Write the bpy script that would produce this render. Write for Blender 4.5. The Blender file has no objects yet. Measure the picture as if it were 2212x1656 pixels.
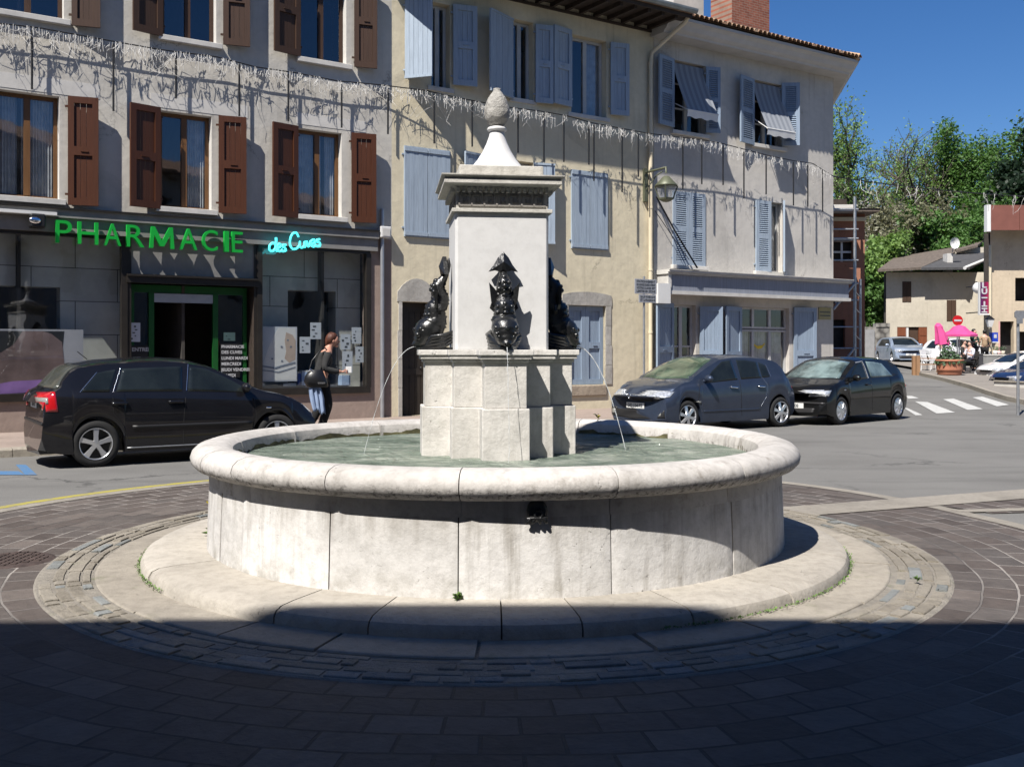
import bpy, bmesh, math, random
from mathutils import Vector, Matrix
from mathutils.bvhtree import BVHTree
random.seed(7)
C = bpy.context.scene
COL = C.collection
rad = math.radians
sin, cos, pi = math.sin, math.cos, math.pi

# ---------------------------------------------------------------- camera
EYE = 1.57
F = 2164.0            # focal length in units where the picture is 2212 wide
HZ = 756.0
cam = bpy.data.objects.new('camera', bpy.data.cameras.new('camera'))
COL.objects.link(cam)
cam.location = (0, 0, EYE)
cam.rotation_euler = (rad(90), 0, 0)
cam.data.sensor_width = 36
cam.data.lens = F / 2212 * 36
cam.data.shift_y = -72 / 2212
cam.data.clip_end = 2000
C.camera = cam

# ---------------------------------------------------------------- sky, sun, exposure
SUN_AZ, SUN_EL = 31.0, 52.0      # sun behind the camera, to its left
w = bpy.data.worlds.new('World'); C.world = w; w.use_nodes = True
nt = w.node_tree
sky = nt.nodes.new('ShaderNodeTexSky'); sky.sky_type = 'NISHITA'; sky.sun_disc = False
sky.sun_elevation = rad(SUN_EL); sky.sun_rotation = rad(180 + SUN_AZ)
sky.altitude = 300; sky.air_density = 1.0; sky.dust_density = 0.3; sky.ozone_density = 1.6
hs = nt.nodes.new('ShaderNodeHueSaturation'); hs.inputs['Saturation'].default_value = 1.3; hs.inputs['Hue'].default_value = .502
nt.links.new(sky.outputs[0], hs.inputs['Color']); tn = nt.nodes.new('ShaderNodeMix'); tn.data_type = 'RGBA'; tn.blend_type = 'MULTIPLY'; tn.inputs[0].default_value = 1; tn.inputs[7].default_value = (.90, 1.04, 1.28, 1)
nt.links.new(hs.outputs[0], tn.inputs[6]); nt.links.new(tn.outputs[2], nt.nodes['Background'].inputs[0])
nt.nodes['Background'].inputs[1].default_value = 0.043
sd = bpy.data.lights.new('sun', 'SUN'); sd.energy = 5.0; sd.angle = rad(0.53); sd.color = (1, .95, .885)
sun = bpy.data.objects.new('sun', sd); COL.objects.link(sun)
sv = Vector((-sin(rad(SUN_AZ)) * cos(rad(SUN_EL)), -cos(rad(SUN_AZ)) * cos(rad(SUN_EL)), sin(rad(SUN_EL))))
sun.rotation_euler = sv.to_track_quat('Z', 'Y').to_euler(); sun.location = (-20, -20, 40)
C.view_settings.view_transform = 'Standard'; C.view_settings.look = 'None'
C.view_settings.exposure = 0.93; C.view_settings.gamma = 1
C.render.engine = 'CYCLES'
C.cycles.max_bounces = 6; C.cycles.transparent_max_bounces = 12
C.cycles.sample_clamp_indirect = 6
C.cycles.use_denoising = True

# ---------------------------------------------------------------- helpers
ORG = {}
def tag(o, label=None, cat=None, group=None, kind=None):
    if label: o['label'] = label
    if cat: o['category'] = cat
    if group: o['group'] = group
    if kind: o['kind'] = kind
    return o
def thing(name, label, cat, loc=(0, 0, 0), rz=0.0, group=None, org=(0, 0, 0)):
    o = bpy.data.objects.new(name, None); COL.objects.link(o)
    o.location = loc; o.rotation_euler = (0, 0, rz); o.empty_display_size = .3
    ORG[o.name] = Vector(org)
    return tag(o, label, cat, group)

class MB:
    def __init__(s): s.v = []; s.f = []; s.mi = []; s.sm = []
    def add(s, vs, fs, mi=0, smooth=False):
        n = len(s.v); s.v += [tuple(v) for v in vs]
        for f in fs: s.f.append(tuple(i + n for i in f)); s.mi.append(mi); s.sm.append(smooth)
        return s
    def quad(s, a, b, c, d, mi=0): return s.add([a, b, c, d], [(0, 1, 2, 3)], mi)
    def poly(s, pts, mi=0): return s.add(pts, [tuple(range(len(pts)))], mi)
    def box(s, x0, x1, y0, y1, z0, z1, mi=0, M=None):
        v = [Vector(p) for p in ((x0, y0, z0), (x1, y0, z0), (x1, y1, z0), (x0, y1, z0), (x0, y0, z1), (x1, y0, z1), (x1, y1, z1), (x0, y1, z1))]
        if M is not None: v = [M @ p for p in v]
        return s.add(v, [(3, 2, 1, 0), (4, 5, 6, 7), (0, 1, 5, 4), (1, 2, 6, 5), (2, 3, 7, 6), (3, 0, 4, 7)], mi)
    def loft(s, rings, closed=True, caps=True, mi=0, smooth=False):
        n = len(rings[0]); vs = [p for r in rings for p in r]; fs = []
        for i in range(len(rings) - 1):
            for j in range(n if closed else n - 1):
                k = (j + 1) % n
                fs.append((i * n + j, i * n + k, (i + 1) * n + k, (i + 1) * n + j))
        s.add(vs, fs, mi, smooth)
        if caps and closed:
            s.add(rings[0], [tuple(range(n))[::-1]], mi); s.add(rings[-1], [tuple(range(n))], mi)
        return s
    def tube(s, pts, r, n=8, mi=0, smooth=True, caps=True, flat=1.0):
        pts = [Vector(p) for p in pts]; rs = r if isinstance(r, (list, tuple)) else [r] * len(pts)
        rings = []; up = None
        for i, p in enumerate(pts):
            t = (pts[min(i + 1, len(pts) - 1)] - pts[max(i - 1, 0)]).normalized()
            if up is None:
                up = Vector((0, 0, 1)) if abs(t.z) < .9 else Vector((1, 0, 0))
            a = t.cross(up); a = a.normalized() if a.length > 1e-6 else Vector((1, 0, 0))
            b = a.cross(t).normalized(); up = b
            rings.append([p + a * cos(2 * pi * k / n) * rs[i] + b * sin(2 * pi * k / n) * rs[i] * flat for k in range(n)])
        return s.loft(rings, True, caps, mi, smooth)
    def revolve(s, prof, c=(0, 0, 0), n=32, mi=0, smooth=True, a0=0.0, a1=2 * pi, caps=False):
        full = abs(a1 - a0 - 2 * pi) < 1e-6; m = n if full else n + 1
        rings = [[(c[0] + r * cos(a0 + (a1 - a0) * k / n), c[1] + r * sin(a0 + (a1 - a0) * k / n), c[2] + z) for k in range(m)] for r, z in prof]
        return s.loft(rings, full, caps, mi, smooth)
    def ball(s, c, r, n=10, m=6, mi=0, sc=(1, 1, 1)):
        rings = []
        for i in range(m + 1):
            a = -pi / 2 + pi * i / m
            rings.append([(c[0] + r * sc[0] * max(cos(a), .001) * cos(2 * pi * k / n), c[1] + r * sc[1] * max(cos(a), .001) * sin(2 * pi * k / n), c[2] + r * sc[2] * sin(a)) for k in range(n)])
        return s.loft(rings, True, True, mi, True)
    def prism(s, pts, d, mi=0):          # pts: 3D outline, d: extrusion vector
        n = len(pts); d = Vector(d); a = [Vector(p) for p in pts]; b = [p + d for p in a]
        fs = [tuple(range(n)), tuple(range(2 * n - 1, n - 1, -1))]
        fs += [(i, n + i, n + (i + 1) % n, (i + 1) % n) for i in range(n)]
        return s.add(a + b, fs, mi)
    def build(s, name, mat, parent=None, bevel=0, tagv=None):
        me = bpy.data.meshes.new(name)
        o3 = ORG.get(parent.name, Vector()) if parent else Vector()
        me.from_pydata([(v[0] - o3[0], v[1] - o3[1], v[2] - o3[2]) for v in s.v], [], s.f)
        ms = mat if isinstance(mat, (list, tuple)) else [mat]
        for m in ms: me.materials.append(m)
        for p, mi, sm in zip(me.polygons, s.mi, s.sm): p.material_index = mi; p.use_smooth = sm
        bm = bmesh.new(); bm.from_mesh(me); bmesh.ops.recalc_face_normals(bm, faces=bm.faces); bm.to_mesh(me); bm.free()
        me.update()
        o = bpy.data.objects.new(name, me); COL.objects.link(o)
        if parent: o.parent = parent; ORG[o.name] = o3
        if bevel:
            b = o.modifiers.new('bevel', 'BEVEL'); b.width = bevel; b.segments = 2; b.limit_method = 'ANGLE'
        return o

def struct(name, mb, mat, bevel=0):
    o = mb.build(name, mat, None, bevel); o['kind'] = 'structure'; return o

# ---------------------------------------------------------------- materials
def nodes(name):
    m = bpy.data.materials.new(name); m.use_nodes = True; n = m.node_tree
    return m, n, n.nodes['Principled BSDF']
def mk(n, t, **kw):
    x = n.nodes.new(t)
    for k, v in kw.items():
        if k.startswith('i_'): x.inputs[k[2:].replace('_', ' ')].default_value = v
        else: setattr(x, k, v)
    return x
def ramp(n, fac, stops):
    r = n.nodes.new('ShaderNodeValToRGB'); e = r.color_ramp.elements
    e[0].position = stops[0][0]; e[0].color = tuple(stops[0][1]) + (1,)
    e[1].position = stops[-1][0]; e[1].color = tuple(stops[-1][1]) + (1,)
    for p, c in stops[1:-1]:
        q = e.new(p); q.color = tuple(c) + (1,)
    n.links.new(fac, r.inputs[0]); return r.outputs[0]
def mixc(n, a, b, fac, mode='MIX'):
    m = n.nodes.new('ShaderNodeMix'); m.data_type = 'RGBA'; m.blend_type = mode; m.clamp_factor = True
    for s, v in ((m.inputs[0], fac), (m.inputs[6], a), (m.inputs[7], b)):
        if hasattr(v, 'is_linked') or hasattr(v, 'links'): n.links.new(v, s)
        elif isinstance(v, (int, float)): s.default_value = v
        else: s.default_value = tuple(v)[:3] + (1,)
    return m.outputs[2]
def math_(n, op, a, b=None, c=None):
    m = n.nodes.new('ShaderNodeMath'); m.operation = op
    for i, v in enumerate((a, b, c)):
        if v is None: continue
        if isinstance(v, (int, float)): m.inputs[i].default_value = v
        else: n.links.new(v, m.inputs[i])
    return m.outputs[0]
def coords(n, scale=(1, 1, 1), rot=(0, 0, 0), world=False, loc=(0, 0, 0)):
    mp = n.nodes.new('ShaderNodeMapping'); mp.inputs['Scale'].default_value = scale; mp.inputs['Rotation'].default_value = rot
    mp.inputs['Location'].default_value = loc
    if world:
        g = n.nodes.new('ShaderNodeNewGeometry'); n.links.new(g.outputs['Position'], mp.inputs[0])
    else:
        t = n.nodes.new('ShaderNodeTexCoord'); n.links.new(t.outputs['Object'], mp.inputs[0])
    return mp.outputs[0]
def noise(n, vec, scale=5, detail=4, rough=.55, out=0, dist=0):
    x = mk(n, 'ShaderNodeTexNoise'); x.inputs['Scale'].default_value = scale; x.inputs['Detail'].default_value = detail
    x.inputs['Roughness'].default_value = rough; x.inputs['Distortion'].default_value = dist
    n.links.new(vec, x.inputs['Vector']); return x.outputs[out]
def bump(n, b, h, strength=.3, dist=.02, prev=None):
    x = mk(n, 'ShaderNodeBump'); x.inputs['Strength'].default_value = strength; x.inputs['Distance'].default_value = dist
    n.links.new(h, x.inputs['Height'])
    if prev is not None: n.links.new(prev, x.inputs['Normal'])
    n.links.new(x.outputs[0], b.inputs['Normal']); return x.outputs[0]
def sc(c, k): return tuple(min(1, x * k) for x in c)

def plain(name, col, rough=.6, var=.12, scale=3, bmp=.1, metal=0, spec=.4, coat=0, fine=60):
    m, n, b = nodes(name)
    v = coords(n)
    f = noise(n, v, scale, 5)
    n.links.new(ramp(n, f, [(.3, sc(col, 1 - var)), (.7, sc(col, 1 + var))]), b.inputs['Base Color'])
    b.inputs['Roughness'].default_value = rough; b.inputs['Metallic'].default_value = metal
    b.inputs['Specular IOR Level'].default_value = spec
    if coat: b.inputs['Coat Weight'].default_value = coat; b.inputs['Coat Roughness'].default_value = .03
    if bmp: bump(n, b, noise(n, v, fine, 3), bmp, .005)
    return m

def render_wall(name, col, stain=.5, dirt=(.12, .11, .10), bmp=.25, world=False):
    """lime render: big blotches, fine grain, vertical rain streaks, cracks"""
    m, n, b = nodes(name)
    v = coords(n, world=world)
    big = noise(n, v, .7, 5, .6); mid = noise(n, v, 6, 6, .65)
    c = ramp(n, big, [(.3, sc(col, .86)), (.55, col), (.75, sc(col, 1.07))])
    c = mixc(n, c, ramp(n, mid, [(.35, (.55, .55, .55)), (.65, (1, 1, 1))]), .22, 'MULTIPLY')
    st = noise(n, coords(n, (2.6, 2.6, .12), world=world), 3, 5, .6)
    s2 = noise(n, v, .9, 3)
    k = math_(n, 'MULTIPLY', ramp_f(n, st, .52, .75), ramp_f(n, s2, .35, .7))
    c = mixc(n, c, dirt, math_(n, 'MULTIPLY', k, stain))
    cr = mk(n, 'ShaderNodeTexVoronoi', feature='DISTANCE_TO_EDGE'); cr.inputs['Scale'].default_value = .55
    n.links.new(mixc(n, v, noise(n, v, 1.6, 6, .75, out=1), .5), cr.inputs['Vector'])
    cm = math_(n, 'MULTIPLY', ramp_f(n, cr.outputs[0], .006, .001), ramp_f(n, noise(n, v, .5, 2), .50, .58))
    c = mixc(n, c, sc(col, .35), math_(n, 'MULTIPLY', cm, .75))
    pt = mk(n, 'ShaderNodeTexVoronoi'); pt.inputs['Scale'].default_value = .45; n.links.new(mixc(n, v, noise(n, v, 3, 5, .7, out=1), .2), pt.inputs['Vector'])
    sp_ = mk(n, 'ShaderNodeSeparateXYZ'); n.links.new(pt.outputs[1], sp_.inputs[0])
    c = mixc(n, c, sc(col, 1.14), math_(n, 'MULTIPLY', ramp_f(n, sp_.outputs[0], .74, .76), .35))
    n.links.new(c, b.inputs['Base Color']); b.inputs['Roughness'].default_value = .93; b.inputs['Specular IOR Level'].default_value = .15
    p = bump(n, b, noise(n, v, 90, 3), bmp, .006)
    bump(n, b, noise(n, v, 2.2, 5, .6), .35, .05, p)
    return m
def ramp_f(n, f, a, c):
    r = n.nodes.new('ShaderNodeMapRange'); r.inputs[1].default_value = a; r.inputs[2].default_value = c
    n.links.new(f, r.inputs[0]); return r.outputs[0]

def stone(name, col, dark, streak=.5, pits=.5, bmp=.5, green=0.0, warm=None, rot=0, scl=1.0, calm=.38, isl=.13, grime=None):
    m, n, b = nodes(name)
    v = coords(n, (scl, scl, scl))
    c = ramp(n, noise(n, v, 1.6, 6, .6), [(.3, sc(col, 1 - .47 * calm)), (.5, col), (.72, warm or sc(col, 1.08))])
    c = mixc(n, c, ramp(n, noise(n, v, 14, 8, .7), [(.33, (.5, .49, .47)), (.56, (1, 1, 1))]), calm, 'MULTIPLY')
    st = noise(n, coords(n, (5 * scl, 5 * scl, .35 * scl)), 1.6, 6, .65)
    k = math_(n, 'MULTIPLY', ramp_f(n, st, .50, .72), ramp_f(n, noise(n, v, 1.1, 3), .35, .62))
    c = mixc(n, c, dark, math_(n, 'MULTIPLY', k, streak))
    vo = mk(n, 'ShaderNodeTexVoronoi'); vo.inputs['Scale'].default_value = 17 * scl; vo.inputs['Randomness'].default_value = 1
    dv = mixc(n, v, noise(n, v, 9, 3, out=1), .25)
    n.links.new(dv, vo.inputs['Vector'])
    pm = math_(n, 'MULTIPLY', ramp_f(n, vo.outputs[0], .16, .04), ramp_f(n, noise(n, v, 2.7, 4), .52, .66))
    c = mixc(n, c, sc(dark, .45), math_(n, 'MULTIPLY', pm, pits))
    gi = mk(n, 'ShaderNodeNewGeometry')
    c = mixc(n, c, ramp(n, gi.outputs['Random Per Island'], [(0, (1 - isl, 1 - isl * 1.04, 1 - isl * 1.1)), (1, (1, 1, 1))]), 1.0, 'MULTIPLY')
    if green:
        g = ramp_f(n, noise(n, v, 3.1, 5, .7), .60, .72)
        c = mixc(n, c, (.09, .12, .03), math_(n, 'MULTIPLY', g, green))
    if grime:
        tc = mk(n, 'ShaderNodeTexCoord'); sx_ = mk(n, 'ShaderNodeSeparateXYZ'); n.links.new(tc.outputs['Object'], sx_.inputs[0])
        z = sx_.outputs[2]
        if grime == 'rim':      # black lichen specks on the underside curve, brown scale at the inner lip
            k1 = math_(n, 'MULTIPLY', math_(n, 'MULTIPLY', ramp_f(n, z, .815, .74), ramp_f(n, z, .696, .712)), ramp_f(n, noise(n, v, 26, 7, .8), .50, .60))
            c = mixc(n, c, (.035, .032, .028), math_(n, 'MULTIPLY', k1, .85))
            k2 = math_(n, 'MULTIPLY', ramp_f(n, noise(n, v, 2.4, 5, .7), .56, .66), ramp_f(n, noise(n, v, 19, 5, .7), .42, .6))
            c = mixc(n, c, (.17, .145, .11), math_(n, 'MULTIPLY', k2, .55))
        else:                   # brown run-off from under the rim, also deepening the rim shadow in the colour
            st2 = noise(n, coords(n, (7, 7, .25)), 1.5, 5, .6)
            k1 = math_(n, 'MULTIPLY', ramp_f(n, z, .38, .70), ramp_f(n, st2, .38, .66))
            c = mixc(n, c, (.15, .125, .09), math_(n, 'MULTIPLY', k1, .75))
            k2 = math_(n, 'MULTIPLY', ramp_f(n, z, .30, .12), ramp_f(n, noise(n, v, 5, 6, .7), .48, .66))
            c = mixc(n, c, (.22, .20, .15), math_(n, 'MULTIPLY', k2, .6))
    n.links.new(c, b.inputs['Base Color']); b.inputs['Roughness'].default_value = .8; b.inputs['Specular IOR Level'].default_value = .25
    h = math_(n, 'SUBTRACT', noise(n, v, 42, 6, .7), math_(n, 'MULTIPLY', pm, 1.4))
    p = bump(n, b, h, bmp, .012)
    bump(n, b, noise(n, v, 5, 5, .6), bmp * .8, .04, p)
    return m

def wood_paint(name, col, wear=(.4, .38, .34), worn=.35, planks=.11, rough=.6, bmp=.3):
    m, n, b = nodes(name)
    v = coords(n)
    g = noise(n, coords(n, (14, 14, .9)), 2.2, 6, .7)
    c = ramp(n, g, [(.3, sc(col, .80)), (.7, sc(col, 1.12))])
    w = ramp_f(n, noise(n, coords(n, (9, 9, 1.4)), 2.4, 7, .75), .60, .72)
    c = mixc(n, c, wear, math_(n, 'MULTIPLY', w, worn))
    n.links.new(c, b.inputs['Base Color']); b.inputs['Roughness'].default_value = rough; b.inputs['Specular IOR Level'].default_value = .3
    bump(n, b, g, bmp, .004)
    return m

def glass_pane(name, tint=(.55, .58, .6), refl=.14, rough=.02):
    m, n, b = nodes(name)
    n.nodes.remove(b); out = n.nodes['Material Output']
    tr = mk(n, 'ShaderNodeBsdfTransparent'); tr.inputs[0].default_value = tint + (1,)
    gl = mk(n, 'ShaderNodeBsdfGlossy'); gl.inputs['Roughness'].default_value = rough; gl.inputs[0].default_value = (.93, .95, 1, 1)
    bp = mk(n, 'ShaderNodeBump'); bp.inputs['Strength'].default_value = .06; bp.inputs['Distance'].default_value = .05
    n.links.new(noise(n, coords(n), 1.3, 2), bp.inputs['Height']); n.links.new(bp.outputs[0], gl.inputs['Normal'])
    lw = mk(n, 'ShaderNodeLayerWeight'); lw.inputs[0].default_value = .5
    mx = mk(n, 'ShaderNodeMixShader')
    n.links.new(math_(n, 'ADD', math_(n, 'MULTIPLY', math_(n, 'POWER', lw.outputs[1], 5), .9), refl), mx.inputs[0]); n.links.new(tr.outputs[0], mx.inputs[1]); n.links.new(gl.outputs[0], mx.inputs[2])
    n.links.new(mx.outputs[0], out.inputs[0]); return m

def paint_car(name, col, metal=.3):
    m, n, b = nodes(name)
    v = coords(n)
    d = noise(n, v, 3, 4)
    n.links.new(ramp(n, d, [(.3, sc(col, .9)), (.7, sc(col, 1.15))]), b.inputs['Base Color'])
    b.inputs['Metallic'].default_value = metal
    b.inputs['Roughness'].default_value = .4; b.inputs['Specular IOR Level'].default_value = .12; b.inputs['Coat Weight'].default_value = .85; b.inputs['Coat Roughness'].default_value = .035
    bump(n, b, noise(n, v, 1.7, 2), .05, .02)
    return m
def emit(name, col, k):
    m, n, b = nodes(name); b.inputs['Base Color'].default_value = col + (1,)
    b.inputs['Emission Color'].default_value = col + (1,); b.inputs['Emission Strength'].default_value = k; return m

M = {}
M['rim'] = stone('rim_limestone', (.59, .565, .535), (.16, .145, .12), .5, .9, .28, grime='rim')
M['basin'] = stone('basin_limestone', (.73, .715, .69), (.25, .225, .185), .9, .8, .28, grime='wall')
M['step'] = stone('step_limestone', (.47, .435, .38), (.20, .175, .145), .35, .7, .45, .08)
M['slab'] = stone('ring_slab_stone', (.38, .345, .29), (.15, .13, .11), .3, .6, .45, .25)
M['cob'] = stone('old_cobble_stone', (.32, .29, .24), (.12, .11, .095), .3, .8, .9, .3, isl=.26)
M['cob_blue'] = stone('blue_grey_cobble', (.26, .275, .27), (.12, .12, .11), .3, .8, .9, isl=.3)
M['mortar'] = stone('old_mortar', (.30, .275, .235), (.12, .11, .09), .2, .9, 1.0, .55)
M['pillar'] = stone('pillar_white_stone', (.72, .72, .715), (.52, .50, .47), .15, .12, .08, calm=.15)
M['plinth'] = stone('plinth_limestone', (.68, .66, .62), (.20, .18, .14), .7, .6, .35, .12)
M['entab'] = stone('entablature_stone', (.60, .58, .53), (.24, .225, .19), .7, .6, .4)
M['finial'] = stone('finial_grey_stone', (.46, .445, .41), (.14, .13, .11), .9, .9, .9, scl=2.0)
M['joint'] = plain('dark_joint', (.055, .05, .04), .95)
M['iron'] = plain('black_gloss_iron', (.010, .0105, .011), .34, .5, 14, .9, 0, .5, .25, fine=38)
M['darkiron'] = plain('matt_dark_iron', (.02, .02, .022), .45, .3, 8, .15, .6)
M['white'] = plain('white_paint', (.72, .72, .70), .5, .05)
M['greywhite'] = plain('grey_white_stone', (.56, .545, .51), .8, .12, 4, .3)
M['metal'] = plain('grey_metal', (.38, .39, .41), .4, .1, 6, .05, .7)
M['galv'] = plain('galvanised_steel', (.36, .37, .38), .45, .2, 9, .1, .8)
M['black'] = plain('black_plastic', (.012, .012, .013), .45, .2)
M['rubber'] = plain('tyre_rubber', (.016, .016, .016), .85, .2, 20, .3)
M['alloy'] = plain('alloy_rim', (.62, .63, .65), .28, .06, 8, 0, .85)
M['chrome'] = plain('chrome', (.75, .76, .78), .12, .02, 5, 0, 1)
M['carglass'] = plain('tinted_car_glass', (.014, .018, .018), .05, .5, 2, 0, 0, .45)
# ================================================================ geometry of the picture
def gp(u, v, z=0.0):                  # a point of level z seen at (u, v)
    Y = (EYE - z) * F / (v - HZ); return Vector(((u - 1106) / F * Y, Y, z))
def gz(Y):                            # the street climbs gently behind the square
    if Y < 23: return 0.0
    t = Y - 23
    z = .03 * (t - 2 * (1 - math.exp(-t / 2)))
    if Y > 72: z += .30 * (Y - 72) ** 1.0 * min(1, (Y - 72) / 12)
    return z
FC = Vector((-.12, 8.0, 0))

# ---------------------------------------------------------------- asphalt
def asphalt_mat():
    m, n, b = nodes('old_asphalt'); v = coords(n, world=True)
    c = ramp(n, noise(n, v, .35, 5, .6), [(.3, (.165, .161, .152)), (.5, (.20, .196, .186)), (.72, (.23, .226, .214))])
    c = mixc(n, c, ramp(n, noise(n, v, 70, 3, .8), [(.38, (.45, .45, .45)), (.62, (1.0, 1.0, 1.0))]), .45, 'MULTIPLY')
    sp = mk(n, 'ShaderNodeTexVoronoi'); sp.inputs['Scale'].default_value = 60; n.links.new(v, sp.inputs['Vector'])
    c = mixc(n, c, (.36, .35, .33), math_(n, 'MULTIPLY', ramp_f(n, sp.outputs[0], .14, .06), .5))
    tr = noise(n, coords(n, (.12, .6, 1), (0, 0, rad(-33)), True), 2, 6, .65)
    c = mixc(n, c, (.10, .098, .094), math_(n, 'MULTIPLY', ramp_f(n, tr, .52, .7), .45))
    cr = mk(n, 'ShaderNodeTexVoronoi', feature='DISTANCE_TO_EDGE'); cr.inputs['Scale'].default_value = .42
    n.links.new(mixc(n, v, noise(n, v, 1.2, 6, .7, out=1), .55), cr.inputs['Vector'])
    cm = math_(n, 'MULTIPLY', ramp_f(n, cr.outputs[0], .010, .002), ramp_f(n, noise(n, v, .3, 2), .5, .6))
    c = mixc(n, c, (.04, .04, .04), math_(n, 'MULTIPLY', cm, .6))
    n.links.new(c, b.inputs['Base Color']); b.inputs['Roughness'].default_value = .88; b.inputs['Specular IOR Level'].default_value = .2
    p = bump(n, b, noise(n, v, 120, 3, .8), .5, .006); bump(n, b, noise(n, v, .8, 4), .2, .05, p)
    return m
M['asphalt'] = asphalt_mat()
g = MB()
ys = [-60, -20, -3, 2, 6, 10, 14, 18, 22] + [22 + i * 1.0 for i in range(1, 50)] + [72 + i * 2 for i in range(14)] + [140, 200, 400, 900]
xs = [-700, -200, -60, -20, 0, 20, 60, 200, 700]
for i in range(len(ys) - 1):
    for j in range(len(xs) - 1):
        def zz(y): return gz(min(y, 100))
        g.quad((xs[j], ys[i], zz(ys[i])), (xs[j + 1], ys[i], zz(ys[i])), (xs[j + 1], ys[i + 1], zz(ys[i + 1])), (xs[j], ys[i + 1], zz(ys[i + 1])))
g.sm = [True] * len(g.f)
# far hillside gets earth and grass, the near part asphalt
def hill_mat():
    m, n, b = nodes('grassy_hill'); v = coords(n, world=True)
    c = ramp(n, noise(n, v, .25, 6, .65), [(.3, (.03, .045, .015)), (.55, (.06, .08, .028)), (.75, (.09, .09, .045))])
    n.links.new(c, b.inputs['Base Color']); b.inputs['Roughness'].default_value = .95
    bump(n, b, noise(n, v, 4, 5), .8, .2); return m
M['hill'] = hill_mat()
for k, f in enumerate(g.f):
    if min(g.v[i][1] for i in f) >= 73: g.mi[k] = 1
struct('ground', g, [M['asphalt'], M['hill']])

# ---------------------------------------------------------------- round paved plaza
def paver_mat():
    m, n, b = nodes('dark_porphyry_pavers')
    t = coords(n, world=True, loc=(-FC.x, -FC.y, 0))
    sp = mk(n, 'ShaderNodeSeparateXYZ'); n.links.new(t, sp.inputs[0])
    ang = math_(n, 'ARCTAN2', sp.outputs[0], math_(n, 'MULTIPLY', sp.outputs[1], -1))
    r2 = math_(n, 'ADD', math_(n, 'MULTIPLY', sp.outputs[0], sp.outputs[0]), math_(n, 'MULTIPLY', sp.outputs[1], sp.outputs[1]))
    r = math_(n, 'SQRT', r2)
    wob = math_(n, 'MULTIPLY', math_(n, 'SUBTRACT', noise(n, t, .8, 3), .5), .10)
    cb = mk(n, 'ShaderNodeCombineXYZ'); n.links.new(math_(n, 'MULTIPLY', ang, 4.0), cb.inputs[0]); n.links.new(math_(n, 'ADD', r, wob), cb.inputs[1])
    cbn = mixc(n, cb.outputs[0], noise(n, t, 5, 4, out=1), .012)
    br = mk(n, 'ShaderNodeTexBrick'); br.offset = .5; br.squash = 1.0
    n.links.new(cbn, br.inputs['Vector'])
    br.inputs['Scale'].default_value = 1; br.inputs['Brick Width'].default_value = .33; br.inputs['Row Height'].default_value = .205
    br.inputs['Mortar Size'].default_value = .009; br.inputs['Mortar Smooth'].default_value = .25; br.inputs['Bias'].default_value = 0
    br.inputs['Color1'].default_value = (0, 0, 0, 1); br.inputs['Color2'].default_value = (1, 1, 1, 1); br.inputs['Mortar'].default_value = (.5, .5, .5, 1)
    c = ramp(n, br.outputs[0], [(0, (.080, .066, .058)), (.35, (.118, .098, .086)), (.7, (.100, .088, .080)), (1, (.155, .132, .116))])
    c = mixc(n, c, ramp(n, noise(n, t, 8, 7, .7), [(.3, (.55, .54, .55)), (.65, (1.1, 1.08, 1.08))]), .6, 'MULTIPLY')
    c = mixc(n, c, (.17, .16, .15), math_(n, 'MULTIPLY', ramp_f(n, noise(n, t, .9, 5, .7), .55, .8), .35))
    mort = math_(n, 'MULTIPLY', ramp_f(n, noise(n, t, .7, 3), .36, .58), ramp_f(n, math_(n, 'ABSOLUTE', sp.outputs[0]), 1.6, 3.3))
    mc = mixc(n, (.045, .040, .038), (.36, .33, .30), mort)
    c = mixc(n, c, mc, math_(n, 'MULTIPLY', br.outputs[1], .85))
    n.links.new(c, b.inputs['Base Color']); b.inputs['Roughness'].default_value = .75; b.inputs['Specular IOR Level'].default_value = .3
    tile = math_(n, 'MULTIPLY', br.outputs[0], .6)
    h = math_(n, 'SUBTRACT', math_(n, 'ADD', math_(n, 'MULTIPLY', noise(n, t, 16, 6, .7), .6), tile), math_(n, 'MULTIPLY', br.outputs[1], 1.3))
    p = bump(n, b, h, .9, .022)
    return m
M['paver'] = paver_mat()
def sheet(pts, z):                     # flat polygon fan about its centroid
    mb = MB(); mb.poly([(p[0], p[1], z) for p in pts]); return mb
def rplaza(a):                         # a: angle measured from the front (toward the camera), positive to the right
    d = (a + pi) % (2 * pi) - pi
    left = max(0, min(1, (-d - .9) / .9))
    back = max(0, min(1, (abs(d) - 1.9) / .6))
    return 4.62 + .45 * max(left, back * .9)
def pol(r, a, z=0.0): return Vector((FC.x + r * sin(a), FC.y - r * cos(a), z))
N = 160
pz = MB()
for i in range(N):
    a, a2 = 2 * pi * i / N - pi, 2 * pi * (i + 1) / N - pi
    pz.quad(pol(3.30, a, .008), pol(rplaza(a), a, .008), pol(rplaza(a2), a2, .008), pol(3.30, a2, .008))
struct('plaza_paving', pz, M['paver'])
def paintm_y(name, col, worn=.5):
    m, n, b = nodes(name); v = coords(n, world=True)
    k = ramp_f(n, noise(n, v, 7, 7, .75), .48, .66)
    n.links.new(mixc(n, col, (.19, .185, .175), math_(n, 'MULTIPLY', k, worn)), b.inputs['Base Color']); b.inputs['Roughness'].default_value = .85
    bump(n, b, noise(n, v, 90, 3), .4, .004); return m
def band(a_from, a_to, off, wd, z, n=90):
    mb = MB()
    for i in range(n):
        a, a2 = a_from + (a_to - a_from) * i / n, a_from + (a_to - a_from) * (i + 1) / n
        mb.quad(pol(rplaza(a) + off, a, z), pol(rplaza(a) + off + wd, a, z), pol(rplaza(a2) + off + wd, a2, z), pol(rplaza(a2) + off, a2, z))
    return mb
M['bandst'] = stone('pale_border_stone', (.31, .285, .245), (.16, .14, .12), .3, .5, .5)
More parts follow.
